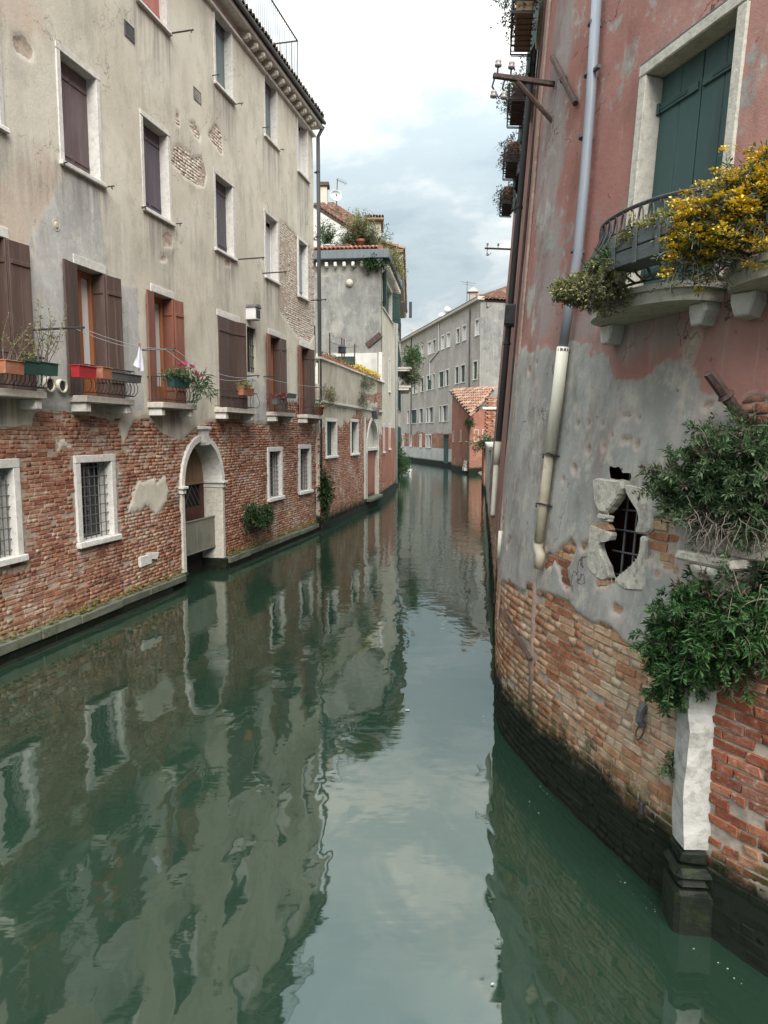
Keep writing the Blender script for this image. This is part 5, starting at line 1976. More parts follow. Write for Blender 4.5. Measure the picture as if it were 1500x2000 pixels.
for i, (x, Y) in enumerate(((735, 36.0), (748, 36.8), (758, 37.6), (768, 39.0))):
    p = Vector((CW.p(max(.1, (Y - 34.75)), 0, -.1).x, Y, Z_G + .5))
    plant(['yellow green creeper at the near corner of roof terrace edge', 'white flecked yellow creeper hanging over the fascia of roof terrace', 'yellow green creeper in middle of canal side terrace edge', 'thin creeper at the far end of roof terrace edge'][i], 'plant', pv(p), 90, (.3, -.2, .7), (.7, .7, .5), (.4, 1.15), (.08, .15, .03, .05), 22, 'leaf_olive', seed=50 + i, rootvar=(.2, .5, .1), droop=.8, stem_r=.008)
s_, z_ = SW.pix(733, 512)
plant('dark green ivy clump at the corner under the roof fascia', 'ivy', pv(SW.p(s_, z_, .2)), 130, (0, -.6, -.2), (1.0, .5, .4), (.15, .5), (.06, .11, .04, .06), 18, 'leaf_dark', seed=56, rootvar=(.3, .05, .12), droop=.8)
p = SW.p(SW.pix(683, 553)[0], SW.pix(683, 553)[1])
F = SW.frame(*SW.pix(683, 553)) @ Matrix.Rotation(math.pi / 2, 4, 'X')
MB().lathe([(.17, -.02), (.17, .12), (.10, .2), (.02, .22)], 14, F).build('vent_cap', M['stone_worn'], tall)
s_, z_ = SW.pix(731, 664)
F = SW.frame(s_, z_) @ Matrix.Rotation(math.radians(-38), 4, 'Y')
MB().box(-.42, .42, -.10, .02, -.14, .14, .02).build('rusty_sign_board', M['rust'], tall, F)

# upper roofs behind the terrace
up = MB()
r0, r1 = at_depth(630, 413, 38.0), at_depth(716, 468, 38.0)
e0, e1 = at_depth(634, 388, 42.0), at_depth(702, 425, 42.0)
up.add([pv(r0), pv(r1), (r1.x, r1.y, Z_G), (r0.x - 1.2, r0.y, Z_G), (r0.x - 1.2, r0.y, r0.z + .6)], [(0, 1, 2, 3, 4)])
zz_ = Z_G
up.add([pv(r1), (r1.x, 42.2, r1.z), (r1.x, 42.2, zz_), (r1.x, r1.y, zz_)], [(0, 1, 2, 3)])
upo = up.build('upper_wall', M['plaster_white'], tall)
ax = (r1 - r0).normalized()
Mr = Matrix.Identity(4)
side = (e0 - r0)
side = (side - ax * side.dot(ax)).normalized()
nrm = ax.cross(side)
for i in range(3):
    Mr[i][0], Mr[i][1], Mr[i][2], Mr[i][3] = ax[i], side[i], nrm[i], (r0 - ax * .6 + nrm * .05)[i]
ln_ = (r1 - r0).length
tile_rows(Mr, int((ln_ + .6) / .2), 14, .2, .36).build('upper_roof', M['tile'], tall)
MB().box(0, ln_ + .6, -.05, 4.2, -.1, -.01, 0, 0, Mr).build('upper_roof_deck', M['tile_dark'], upo)
c = at_depth(731, 470, 39.5)
c1 = at_depth(731, 432, 39.5)
hw_ = at_depth(744, 470, 39.5).x - c.x
dm = MB()
dm.box(c.x - hw_ * 1.1, c.x + hw_, 39.5, 41.5, Z_G, c1.z - .02)
dmo = dm.build('roof_hut', M['plaster_pink'] if False else M['plaster_cream'], tall)
MB().box(c.x - hw_ * 1.5, c.x + hw_ * 1.4, 39.2, 41.7, c1.z, c1.z + .12, .02).build('hut_eaves', M['wood_tan'], dmo)
tile_rows(T3(c.x - hw_ * 1.5, 39.15, c1.z + .14) @ Matrix.Rotation(.12, 4, 'X'), 7, 5, .15, .4).build('hut_tiles', M['tile'], dmo)
ch0 = at_depth(634, 402, 40)
MB().box(ch0.x - .25, ch0.x + .15, 39.8, 40.3, Z_G, at_depth(634, 366, 40).z, .01).build('chimney', M['plaster_cream'], tall)
MB().box(ch0.x - .33, ch0.x + .26, 39.7, 40.4, at_depth(634, 366, 40).z + .002, at_depth(634, 360, 40).z + .05, .02).build('chimney_cap', M['tile_dark'], tall)
# satellite dish with aerial
d0, d1 = at_depth(657, 412, 38.5), at_depth(659, 349, 38.5)
ds = thing('satellite_dish', 'white satellite dish with an aerial on mast above grey house roof', 'satellite dish', pv(d0))
MB().tube([d0, d1], .028, 6).build('mast', M['iron_grey'], ds)
dc = at_depth(656, 382, 38.4)
rr_ = .31
mb = MB()
Fd = Matrix.Translation(dc) @ Matrix.Rotation(math.radians(75), 4, 'X') @ Matrix.Rotation(math.radians(14), 4, 'Y')
mb.lathe([(rr_ * 1.0, .02), (rr_ * .98, .03), (rr_ * .7, -.03), (rr_ * .35, -.06), (.02, -.07), (.02, -.08), (rr_ * .4, -.075), (rr_ * .75, -.045), (rr_, .005)], 22, Fd, 1.0)
mb.build('dish', M['white_paint'], ds, None, True)
mb = MB()
mb.tube([dc + Vector((0, -.02, -.28)), dc + Vector((.05, -.38, -.12))], .012, 5)
mb.box(-.04, .04, -.06, .06, -.04, .04, .01, 0, Matrix.Translation(dc + Vector((.05, -.4, -.1))))
mb.build('feed_arm', M['iron_grey'], ds)
mb = MB()
e_ = at_depth(677, 359, 38.2)
mb.tube([d1 - Vector((.05, 0, .05)), e_], .012, 5)
for t in np.linspace(.1, .95, 7):
    p = d1.lerp(e_, t)
    mb.tube([p + Vector((-.05, .25, 0)), p + Vector((.05, -.25, 0))], .006, 4)
mb.build('aerial', M['iron_grey'], ds)

# ================================================================== narrow house beyond, with pale downpipe and balconies
nar = thing('narrow_house', 'narrow tall house with green shutters and balconies beyond the roof garden', 'house', (.4, 50, 0))
D = DW
Z_N = at_depth(783, 500, 42.5).z
facade('wall', D, 0, D.len, -.4, Z_N, .2, M['plaster_cream'], nar, (), None, None, None, lambda S, Z: .4 * sstep(1.5, .4, Z) + .25, None, und=.02, seed=33)
body(nar, D, 0, D.len, -2, Z_N, 6, 'plaster_cream', .4)
mb = MB().box(-.1, D.len, -.50, .3, 0, .16, .02, 0, D.frame(0, Z_N))
mb.build('eaves', M['wood_tan'], nar)
for s in np.arange(.2, D.len, .6):
    MB().box(-.06, .06, -.46, .0, -.16, -.002, .01).build('rafter', M['stone_worn'], nar, D.frame(float(s), Z_N))
tile_rows(D.frame(-.1, Z_N + .17, .55) @ Matrix.Rotation(.3, 4, 'X'), 60, 4, .36, .5).build('roof', M['tile'], nar)
mb = MB()
sp_ = .15
mb.tube([D.p(sp_, Z_N - .1, .4), D.p(sp_, Z_N - .5, .12), D.p(sp_, .4, .12)], .07, 8)
mb.build('downpipe', M['pipe_white'], nar, None, True)
for z in (2.2, 5.0, 7.6, 10.4):
    for s in (3.0, 6.5, 10.5, 15.0):
        wd = stone_window(nar, D, s - .5, s + .5, z, z + 1.7, fw=.1, depth=.04, fill='none')
        for sg_ in (0, 1):
            shutter_leaf(wd, D.frame(s + (.5 if sg_ else -.5), z) @ T3(0, -.06, 0) @ RZ(-.12 if sg_ else math.pi + .12), .5, 1.6, 'shut_dkgreen', 2)
bl = []
for i, (s, z, pr) in enumerate(((8.5, at_depth(798, 722, 50).z, 1.0), (8.5, at_depth(795, 757, 50).z, .95))):
    b_ = balcony(nar, D, s - 2.2, s + 2.2, z, pr, .95, 16, .14)
    p = D.p(s, z + .9, pr)
    plant(['mass of trailing plants on the upper balcony of narrow house', 'trailing plants on the lower balcony of narrow house'][i], 'plant', pv(p), 170, (.1, -.2, .3), (.9, 1.2, .5), (.4, 1.1), (.10, .18, .05, .08), 16, 'leaf_green' if i == 0 else 'leaf_grey', seed=61 + i, rootvar=(.15, 1.2, .2), droop=1.0)
p = D.p(14, .3, .25)
plant('green bush overhanging the water at foot of narrow house', 'bush', pv(D.p(16.5, .9, .2)), 120, (.8, -.4, .1), (.5, .8, .6), (.3, 1.0), (.10, .18, .05, .08), 16, 'leaf_green', seed=64, rootvar=(.1, .8, .3), droop=.8)
plant('dark ivy hanging on the wall of narrow house near waterline', 'ivy', pv(D.p(3.5, 1.6, .1)), 110, (.6, -.3, -.1), (.4, .8, .9), (.3, .8), (.10, .16, .05, .08), 16, 'leaf_dark', seed=65, rootvar=(.05, .5, .6), droop=.8)
# washing hung far up
a_, b_ = D.p(7.5, at_depth(782, 600, 50).z + .25, .25), D.p(9.5, at_depth(790, 594, 51).z + .2, .95)
tag(line(a_, b_, .05, .008), 'far washing line high on the narrow house', 'washing line')
for i, t in enumerate((.35, .9)):
    p = a_.lerp(b_, t)
    h_ = .7 + .4 * i
    o = MB().box(-.10, .10, -.02, .02, -h_, 0, .01, .012, T3(*p)).build('hung_garment', M['cloth_dark'])
    tag(o, ['shorter dark garment hung high on narrow house', 'longer dark garment hung high on narrow house'][i], 'garment', 'garments hung on the narrow house')
# small white boat
bp_ = at_depth(783, 917, 62)
bo = thing('moored_boat', 'small white boat moored at the foot of narrow house', 'boat', (bp_.x, 62, 0))
Fb = T3(1.75, 62, 0) @ RZ(-.03)
hull = MB()
secs = []
for y, w, zb_, zt__ in ((-2.1, .62, -.15, .42), (-1.2, .72, -.18, .42), (0, .74, -.2, .44), (1.2, .55, -.16, .5), (1.9, .25, -.05, .58), (2.2, .03, .2, .62)):
    secs.append([(-w, y, zt__), (-w * .85, y, zb_), (w * .85, y, zb_), (w, y, zt__)])
v = [p for q in secs for p in q]
f = []
for i in range(len(secs) - 1):
    for k in range(3):
        f.append((i * 4 + k, i * 4 + k + 1, i * 4 + 5 + k, i * 4 + 4 + k))
f.append((0, 3, 2, 1))
hull.add(v, f)
hull.build('hull', M['white_paint'], bo, Fb)
cv = MB()
v = []
for y, w, zt__ in ((-2.05, .6, .44), (0, .72, .46), (1.2, .53, .52), (2.1, .08, .62)):
    v += [(-w, y, zt__), (0, y, zt__ + .16), (w, y, zt__)]
cv.add(v, [(i * 3 + k, i * 3 + k + 1, i * 3 + k + 4, i * 3 + k + 3) for i in range(3) for k in range(2)])
cv.build('cover', M['shut_teal'], bo, Fb)

# ================================================================== long grey house across the bend
far = thing('long_grey_house', 'long grey house with four rows of windows across the bend', 'house', (5, 82, 0))
Fq = FW_
Z_F = (Fq.pix(930, 594)[1] + Fq.pix(800, 659)[1]) / 2
def frect(x0, x1, y0, y1):
    xm, ym = 760 + (x0 + x1) / 2 / 4.7625, 540
    sa, sb = Fq.pix(760 + x0 / 4.7625, 700)[0], Fq.pix(760 + x1 / 4.7625, 700)[0]
    return sa, sb, Fq.pix(xm, ym + y1 / 4.7625)[1], Fq.pix(xm, ym + y0 / 4.7625)[1]
rows = {'a': [(253, 276, 655, 775), (297, 320, 632, 748), (360, 395, 598, 715), (405, 435, 580, 700), (484, 515, 540, 665), (535, 570, 515, 650), (622, 656, 480, 630), (680, 718, 455, 605), (795, 835, 405, 570)],
        'b': [(222, 246, 955, 1085), (252, 268, 950, 1080), (295, 325, 930, 1070), (352, 398, 910, 1045), (408, 430, 900, 1040), (465, 512, 880, 1035), (528, 560, 860, 1020), (615, 652, 825, 995), (668, 712, 805, 985), (782, 825, 780, 960)],
        'c': [(170, 190, 1240, 1365), (207, 262, 1232, 1360), (284, 324, 1225, 1358), (348, 368, 1212, 1355), (375, 422, 1212, 1355), (472, 492, 1200, 1355), (502, 556, 1198, 1355)],
        'd': [(125, 142, 1465, 1580), (195, 215, 1465, 1580), (290, 308, 1465, 1585), (345, 362, 1465, 1585), (372, 400, 1465, 1590)]}
f_ops = []
frs = {}
for k, q in rows.items():
    frs[k] = [frect(*r) for r in q]
    zb_ = np.mean([r[2] for r in frs[k]])
    zt__ = np.mean([r[3] for r in frs[k]])
    frs[k] = [(r[0], r[1], zb_, zt__) for r in frs[k]]
    f_ops += [(r[0] + .05, r[1] - .05, r[2], r[3] - .05) for r in frs[k]]
z_r0, z_r1 = Fq.pix(830, 874)[1], Fq.pix(830, 846)[1]
facade('wall', Fq, 0, Fq.len, -.3, Z_F, .3, M['plaster_far'], far, f_ops, None, lambda S, Z: np.clip(np.maximum(Z - z_r1 + 1.2 * fbm(S * .5, Z * .5, 8), z_r0 - Z), -.3, .3), lambda S, Z: np.clip(z_r0 - Z, -.3, .3), lambda S, Z: np.clip(.45 * sstep(Z_F - 1.2, Z_F, Z) + sill_dirt(frs['a'] + frs['b'] + frs['c'], S, Z, 2.2, .5), 0, .8), None, und=.03, seed=43)
bricks(Fq, 4, Fq.len, z_r0, z_r1 + .5, lambda S, Z: np.maximum(Z - z_r1 + 1.2 * fbm(S * .5, Z * .5, 8), z_r0 - Z) < .02, M['brick_low'], far, 0, seed=44, avoid=frs['d'], und=.03)
facade('side_wall', FS, 0, FS.len, -.3, Z_F, .3, M['plaster_grey'], far, (), None, None, lambda S, Z: np.clip(2 * fbm(S * .4, Z * .4, 81, 3), -.3, .3), lambda S, Z: .3 + 0 * S, None, und=.03, seed=45)
mb = MB()
qq = [Fq.p(0, 0, -.3), Fq.p(Fq.len, 0, -.3) + Vector((.3, .3, 0)), FS.p(FS.len, 0, -.3), FS.p(FS.len, 0, -20)]
mb.slab([(p.x, p.y) for p in qq], -2, Z_F)
mb.build('core', M['plaster_far'], far)
for k, q in frs.items():
    for i, r in enumerate(q):
        if k == 'a':
            stone_window(far, Fq, *r, fw=.12, depth=.18, fill='curtain' if i % 3 else 'none')
        elif k == 'b':
            stone_window(far, Fq, *r, fw=.12, depth=.14, fill='shutter', mat='shut_dkgreen', planks=1)
        elif k == 'c':
            stone_window(far, Fq, *r, fw=.08, depth=.14, fill='shutter' if i % 2 else 'none', mat='shut_dkgreen', planks=1)
        else:
            stone_window(far, Fq, *r, fw=.16, depth=.14, fill='none')
mb = MB().box(0, Fq.len + .3, -.35, .3, 0, .3, .03, 0, Fq.frame(0, Z_F))
mb.build('eaves', M['stone_worn'], far)
mb = MB()
mid0, mid1 = Fq.p(0, Z_F + 2.6, -6), Fq.p(Fq.len - 0, Z_F + 2.6, -6)
mb.add([pv(Fq.p(0, Z_F + .3, .4)), pv(Fq.p(Fq.len + .2, Z_F + .3, .4)), pv(mid1), pv(mid0), pv(Fq.p(0, Z_F + .3, -12)), pv(Fq.p(Fq.len + .2, Z_F + .3, -12))], [(0, 1, 2, 3), (3, 2, 5, 4), (1, 5, 2)])
mb.build('roof', M['tile'], far)
tile_rows(FS.frame(0, Z_F + .05, .3) @ Matrix.Rotation(.35, 4, 'X'), 26, 4, .34, .6).build('side_roof_tiles', M['tile'], far)
def far_chimney(x, ytop, ybot, Y, w_, cap=True):
    c = at_depth(x, ybot, Y)
    z1_ = at_depth(x, ytop, Y).z
    o = MB().box(c.x - w_, c.x + w_, Y, Y + w_ * 2, Z_F - .5, z1_, .02).build('chimney', M['plaster_far'], far)
    if cap:
        MB().prism([(c.x - w_ * 1.7, z1_ + .002), (c.x + w_ * 1.7, z1_ + .002), (c.x + w_ * .3, z1_ + .38), (c.x - w_ * .3, z1_ + .38)], Y - w_ * .7, Y + w_ * 2.7).build('chimney_cap', M['stone_worn'], o)
far_chimney(923.5, 570, 598, 67, .30)
far_chimney(809.5, 641, 655, 92, .38, False)
p = at_depth(912, 580, 68)
t = thing('roof_aerial', 'thin aerial beside the capped chimney of long grey house', 'aerial', (p.x, 68, Z_F + .3))
m_ = MB().tube([(p.x, 68, Z_F), (p.x, 68, at_depth(912, 549, 68).z)], .03, 5)
m_.build('mast', M['iron_grey'], t)
m_ = MB()
for y_, l_ in ((552, .7), (556, .5)):
    q = at_depth(914, y_, 68)
    m_.tube([(q.x - l_, 68, q.z + .1), (q.x + l_, 68, q.z - .1)], .02, 4)
m_.build('crossbar', M['iron_grey'], t)
for i, (x, y, Y, r_) in enumerate(((874.5, 606, 76, .42), (864, 618, 78, .42))):
    c = at_depth(x, y, Y)
    t = thing('satellite_dish', ['higher pale satellite dish on the roof of long grey house', 'lower pale satellite dish on the roof of long grey house'][i], 'satellite dish', (c.x, Y, Z_F + .3), 'dishes on the long grey house')
    MB().lathe([(r_, .03), (r_ * .6, -.06), (.03, -.1), (.03, -.13), (r_ * .65, -.09), (r_, 0)], 16, Matrix.Translation(c) @ Matrix.Rotation(math.radians(70), 4, 'X') @ Matrix.Rotation(.3, 4, 'Y')).build('dish', M['white_paint'], t, None, True)
    MB().tube([(c.x, Y + .15, Z_F), (c.x, Y + .15, c.z)], .04, 5).build('mast', M['iron_grey'], t)
m_ = MB()
for x in (754, 212):
    s_ = Fq.pix(760 + x / 4.7625, 700)[0]
    m_ = MB().tube([Fq.p(s_, Z_F - .1, .1), Fq.p(s_, 3, .1)], .07, 6)
    m_.build('downpipe', M['iron_grey'], far)
s1_, z1_ = Fq.pix(760 + 470 / 4.7625, 540 + 440 / 4.7625)
s2_, z2_ = Fq.pix(760 + 470 / 4.7625, 540 + 690 / 4.7625)
s3_, z3_ = Fq.pix(760 + 388 / 4.7625, 540 + 790 / 4.7625)
MB().tube([Fq.p(s1_, Z_F - .1, .1), Fq.p(s2_, z2_, .1), Fq.p(s3_, z3_, .1), Fq.p(s3_, z3_ - 2, .1)], .07, 6).build('downpipe', M['pipe_white'], far)
s_, z_ = Fq.pix(872, 850)
MB().box(-.9, .9, -.6, .05, 0, .16, .02).build('door_canopy', M['iron_grey'], far, Fq.frame(s_, z_))
MB().box(-.75, .75, -.06, .05, -2.9, -.05, .02).build('door', M['shut_dkgreen'], far, Fq.frame(s_, z_))

# ================================================================== red house with the corner roof
red = thing('red_house', 'small brick red house with tiled corner roof near the bend', 'house', (7.4, 62, 0))
PL = at_depth(884, 768, 68)
PC = at_depth(917, 815, 59)
PR = at_depth(958, 764, 62.3)


def red_facade(W, z_a, z_b, seed):
    # wall whose top slopes along its run
    n_ = 40
    m_ = 30
    ss = np.linspace(0, W.len, n_)
    V, pl_, at0 = [], [], []
    for j in range(m_):
        for i in range(n_):
            zt__ = z_a + (z_b - z_a) * ss[i] / W.len
            z_ = -.3 + (zt__ + .3) * j / (m_ - 1)
            V.append(pv(W.p(ss[i], z_, .02 * float(fbm(ss[i] * .8, z_ * .8, seed)))))
    F = np.array([(j * n_ + i, j * n_ + i + 1, (j + 1) * n_ + i + 1, (j + 1) * n_ + i) for j in range(m_ - 1) for i in range(n_ - 1)])
    V = np.array(V)
    zz = V[:, 2]
    o = np_mesh('wall', V, F, M['plaster_red'], red, None, {'pl': np.clip(zz - 1.2 + 1.2 * fbm(V[:, 0] + V[:, 1] * .8, zz * .8, seed + 2), -.3, .3), 'cem': np.full(len(V), -.3), 'dirt': .4 * sstep(2, .6, zz), 'warm': np.zeros(len(V))})
    return o
red_facade(HL, PL.z, PC.z, 3)
red_facade(HR, PC.z, PR.z, 4)
bricks(HL, 0, HL.len, .4, 2.0, lambda S, Z: (Z - 1.2 + fbm(S, Z, 3)) < 0, M['brick_low'], red, 0, seed=61)
back = Vector((12, 70, 0))
mb = MB()
mb.slab([(HL.p(0, 0, -.3).x, 68), (HL.p(HL.len, 0, -.4).x + .1, 59.6), (HR.p(HR.len, 0, -.3).x, HR.p(HR.len, 0, -.3).y), (12, 70)], -2, PC.z - .3)
mb.build('core', M['plaster_red'], red)
L3 = PL + Vector((-.25, .1, .08))
C3 = PC + Vector((-.05, -.35, .02))
R3 = PR + Vector((.25, -.2, .08))
axx = (R3 - L3).normalized()
dn = (C3 - L3) - axx * (C3 - L3).dot(axx)
upv = -dn.normalized()
nn = axx.cross(upv)
Mt = Matrix.Identity(4)
for i in range(3):
    Mt[i][0], Mt[i][1], Mt[i][2], Mt[i][3] = axx[i], upv[i], nn[i], L3[i] + dn[i]
# tiles clipped to the triangle of the roof
H_ = dn.length
W_ = (R3 - L3).length
cx_ = (C3 - L3).dot(axx)
rt = MB()
rt.r = []
tw, tl_ = .34, .6
for r in range(int(H_ / (tl_ * .8)) + 1):
    y_ = r * tl_ * .8
    xa, xb = cx_ * (1 - y_ / H_) - .1, cx_ + (W_ - cx_) * y_ / H_ + .1
    n_ = max(1, int((xb - xa) / tw))
    sub = tile_rows(Mt @ T3(xa, y_, .05), n_, 1, tw, tl_, rng=np.random.default_rng(r))
    rt.add(sub.v, sub.f)
    rt.r += sub.r
rt.build('roof_tiles', M['tile'], red)
mb = MB()
mb.add([pv(L3), pv(C3), pv(R3), pv(L3 - nn * .1), pv(C3 - nn * .1), pv(R3 - nn * .1)], [(0, 1, 2), (0, 3, 4, 1), (1, 4, 5, 2), (2, 5, 3, 0), (3, 5, 4)])
mb.build('roof', M['tile_dark'], red)
MB().tube([C3 + Vector((-.02, .15, -.1)), Vector((6.92, 58.85, PC.z - .6)), Vector((6.92, 58.85, 1.0))], .09, 8).build('drainpipe', M['rust'], red)
for W_q, x, y0, y1 in ((HL, 885.5, 842, 862), (HL, 900, 840, 862), (HR, 929.5, 839, 862), (HR, 946, 839, 862)):
    s_, zb_ = W_q.pix(x, y1)
    _, zt__ = W_q.pix(x, y0)
    stone_window(red, W_q, s_ - .32, s_ + .32, zb_, zt__, fw=.07, depth=.02, fill='none', frame_mat='stone_worn')
s_, z_ = HL.pix(912, 876)
dz = MB().box(-.55, .55, -.05, .1, .2, z_, .02).build('low_door', M['shut_red'], red, HL.frame(s_, 0))
for k in range(3):
    MB().box(-.5, .5, -.3 + k * .06, -.051, .25 + k * .28, .5 + k * .28, .02).build('step_stone', M['stone'], red, HL.frame(s_, 0))
plant('tuft of weeds under the roof corner of red house', 'plant', pv(C3 + Vector((0, -.1, -.35))), 50, (0, -.6, -.2), (.6, .3, .6), (.2, .6), (.1, .18, .04, .07), 12, 'leaf_dark', seed=71, rootvar=(.15, .05, .15), droop=.8)

# ================================================================== pale garden wall and ruined pier on the right bank
gw = thing('garden_wall', 'pale limewashed garden wall along right bank before the red house', 'wall', (4.4, 30, 0))
Z_W = 2.72
facade('face', GW, 0, GW.len, -.4, Z_W, .12, M['plaster_white'], gw, (), None, None, lambda S, Z: np.clip(1.5 * fbm(S * .3, Z * 1.2, 91, 3), -.3, .3), lambda S, Z: .5 * sstep(1.2, .4, Z) + .3 * sstep(2.3, 2.7, Z), None, und=.06, seed=53)
body(gw, GW, 0, GW.len, -2, Z_W, .5, 'plaster_white', .3)
s = 0
while s < GW.len:
    e = min(s + random.uniform(.7, 1.2), GW.len)
    MB().box(0, e - s - .01, -.08, .5, 0, .12, .02, .01).build('coping_stone', M['stone_worn'], gw, GW.frame(s, Z_W + .002))
    s = e
pr = thing('ruined_pier', 'ruined brick pier with white cap stone behind garden wall', 'pier', (6.2, 41, 0))
pb0, pb1 = at_depth(960, 862, 41), at_depth(960, 776, 41)
for k in range(34):
    z_ = pb0.z - .6 + k * .1
    for j in range(3):
        if random.random() < .06 or z_ > pb1.z:
            continue
        x0 = pb0.x - .33 + j * .3 + (.1 if k % 2 else 0)
        o_ = MB().box(0, .28, 0, .6, 0, .09, .012, .006).build('brick', M['brick_low'], pr, T3(x0, 41 + random.uniform(-.02, .02), z_))
MB().box(-.55, .75, -.1, .7, 0, .14, .02, .01).build('cap_stone', M['stone'], pr, T3(pb0.x, 41, at_depth(960, 800, 41).z))
MB().slab([(pb0.x - .4, 41.1), (pb0.x + 1.6, 41.1), (pb0.x + 1.6, 42), (pb0.x - .4, 42)], -1, pb0.z - .3).build('backing', M['brick_low'], pr)
plant('pale green weeds sprouting on the ruined pier beside garden wall', 'plant', (pb0.x - .2, 40.7, pb0.z - .1), 90, (-.4, -.4, .2), (.6, .6, .5), (.3, .9), (.12, .2, .05, .08), 14, 'leaf_grey', seed=72, rootvar=(.3, .1, .15), droop=.7)

# ================================================================== the red house on the right with the rounded corner
pink = thing('red_plaster_house', 'old house of faded red plaster over grey cement and brick at rounded right corner', 'house', (2.2, 8, 0))
R = RW
S_N = 13.3
Z_TOP = 17.4
C6 = (2.7778, (960, 640))
win_r = (R.pix(1255, 200)[0], R.pix(1462, 60)[0], R.pix(1300, 560)[1] - .05, R.pix(1360, 55)[1])
q_open = px_poly(R, [(725, 880), (760, 915), (800, 985), (812, 1060), (832, 1135), (818, 1230), (765, 1290), (695, 1345), (655, 1368), (612, 1255), (595, 1160), (655, 1145), (665, 1030), (662, 985), (700, 930)], *C6)
q_hole = px_poly(R, [(650, 760), (700, 755), (725, 788), (770, 792), (767, 830), (735, 822), (700, 822), (655, 815)], *C6)
n_s0, n_z0 = R.pix(1462, 1300)
n_z1 = R.pix(1470, 1092)[1]
niche = (n_s0, n_s0 + .55, n_z0, n_z1)


def R_hole(s, z):
    return np.maximum(poly_sd(s, z, q_open) + .035, poly_sd(s, z, q_hole) + .02 * fbm(s * 18, z * 18, 3, 3))


r_ex = [px_poly(R, q, *C6) for q in ([(350, 1240), (400, 1180), (490, 1150), (555, 1120), (535, 1200), (450, 1225), (415, 1330), (440, 1410), (385, 1360)],
                                     [(880, 1020), (960, 1050), (1015, 1085), (1010, 1330), (940, 1310), (865, 1260), (850, 1140)],
                                     [(1350, 395), (1420, 400), (1500, 385), (1560, 380), (1560, 700), (1380, 560)],
                                     [(720, 592), (765, 600), (760, 622), (712, 622)], [(718, 468), (760, 470), (755, 492), (722, 490)],
                                     [(195, 1385), (240, 1400), (225, 1480), (185, 1470)], [(580, 1365), (640, 1370), (635, 1400), (585, 1400)],
                                     [(1160, 410), (1215, 405), (1190, 432), (1165, 432)], [(1050, 120), (1120, 20), (1135, 60), (1085, 190), (1060, 190)])]
r_cem = px_poly(R, [(60, 160), (370, 118), (600, 122), (640, 172), (690, 262), (820, 232), (930, 192), (1060, 202), (1108, 300), (1150, 400), (1290, 475), (1330, 535), (1400, 1000), (1100, 1700), (300, 1500), (60, 1300)], *C6)


def R_pl(S, Z):
    zb = np.interp(S, [13, 14.4, 15.3, 16.2, 17.0, 17.5, 18.4, 21], [1.62, 1.66, 1.72, 1.80, 1.68, 1.75, 2.0, 2.1])
    v = Z - zb + .22 * fbm(S * 2.2, Z * 2.6, 91, 5)
    for i, q in enumerate(r_ex):
        v = np.minimum(v, -poly_sd(S, Z, q) + (.16 if i < 3 else .03) * fbm(S * 7, Z * 7, 95 + i, 4))
    v = np.minimum(v, np.where(S > 14, (.235 - fbm(S * 2.6, Z * 2.9, 141, 5)) * .5 + .10 * sstep(2.2, 3.6, Z), .3))
    for x, y, r in ((533, 660, .03), (615, 650, .02), (480, 520, .02), (535, 518, .022), (610, 520, .018), (800, 630, .03), (810, 485, .018), (460, 770, .03), (400, 820, .02), (455, 755, .02), (660, 580, .02), (215, 235, .03), (255, 190, .012)):
        s_, z_ = R.pix(960 + x / 2.7778, 640 + y / 2.7778)
        v = np.minimum(v, np.hypot(S - s_, Z - z_) - r + .02 * fbm(S * 20, Z * 20, 7, 2))
    return np.clip(v, -.3, .3)


def R_cem(S, Z):
    v = poly_sd(S, Z, r_cem) + .20 * fbm(S * 2.2, Z * 2.2, 97, 6) + .12 * fbm(S * 9, Z * 9, 98, 4)
    v = np.maximum(v, (fbm(S * 1.7, Z * 1.3, 131, 5) - .16) * .8 * sstep(6.0, 4.0, Z) - .02)
    v = np.maximum(v, np.where(S > 14.2, 2.1 - Z + .5 * fbm(S * 1.5, Z * 1.5, 44, 4), -.3))
    v = np.where(S < 14.0, np.minimum(v, -.1 + .3 * fbm(S * 2, Z * 1.5, 4)), v)
    return np.clip(v, -.3, .3)


def R_dirt(S, Z):
    v = np.zeros(S.shape)
    for x, y, a, w_, h_ in ((1200, 660, .7, .5, .22), (1330, 640, .6, .3, .35), (1180, 1200, .35, .5, .3), (1080, 640, .5, .3, .3), (1020, 1060, .35, .3, .3), (1430, 620, .5, .2, .4)):
        s_, z_ = R.pix(x, y)
        v = np.maximum(v, a * np.exp(-((S - s_) / w_) ** 2 - ((Z - z_) / h_) ** 2))
    return v


def R_warm(S, Z):
    # the greyed, washed-out areas of the red plaster
    v = .34 + 1.0 * fbm(S * .9, Z * .5, 99, 6)
    for x, y, a, w_, h_ in ((1075, 300, 1.0, .42, 1.3), (1070, 540, 1.0, .42, .9), (1100, 80, .95, .35, .8), (1140, 640, .8, .35, .25), (1300, 640, .7, .5, .3), (1240, 640, .85, .35, .3)):
        s_, z_ = R.pix(x, y)
        v = np.maximum(v, a * np.exp(-((S - s_) / w_) ** 2 - ((Z - z_) / h_) ** 2))
    return v


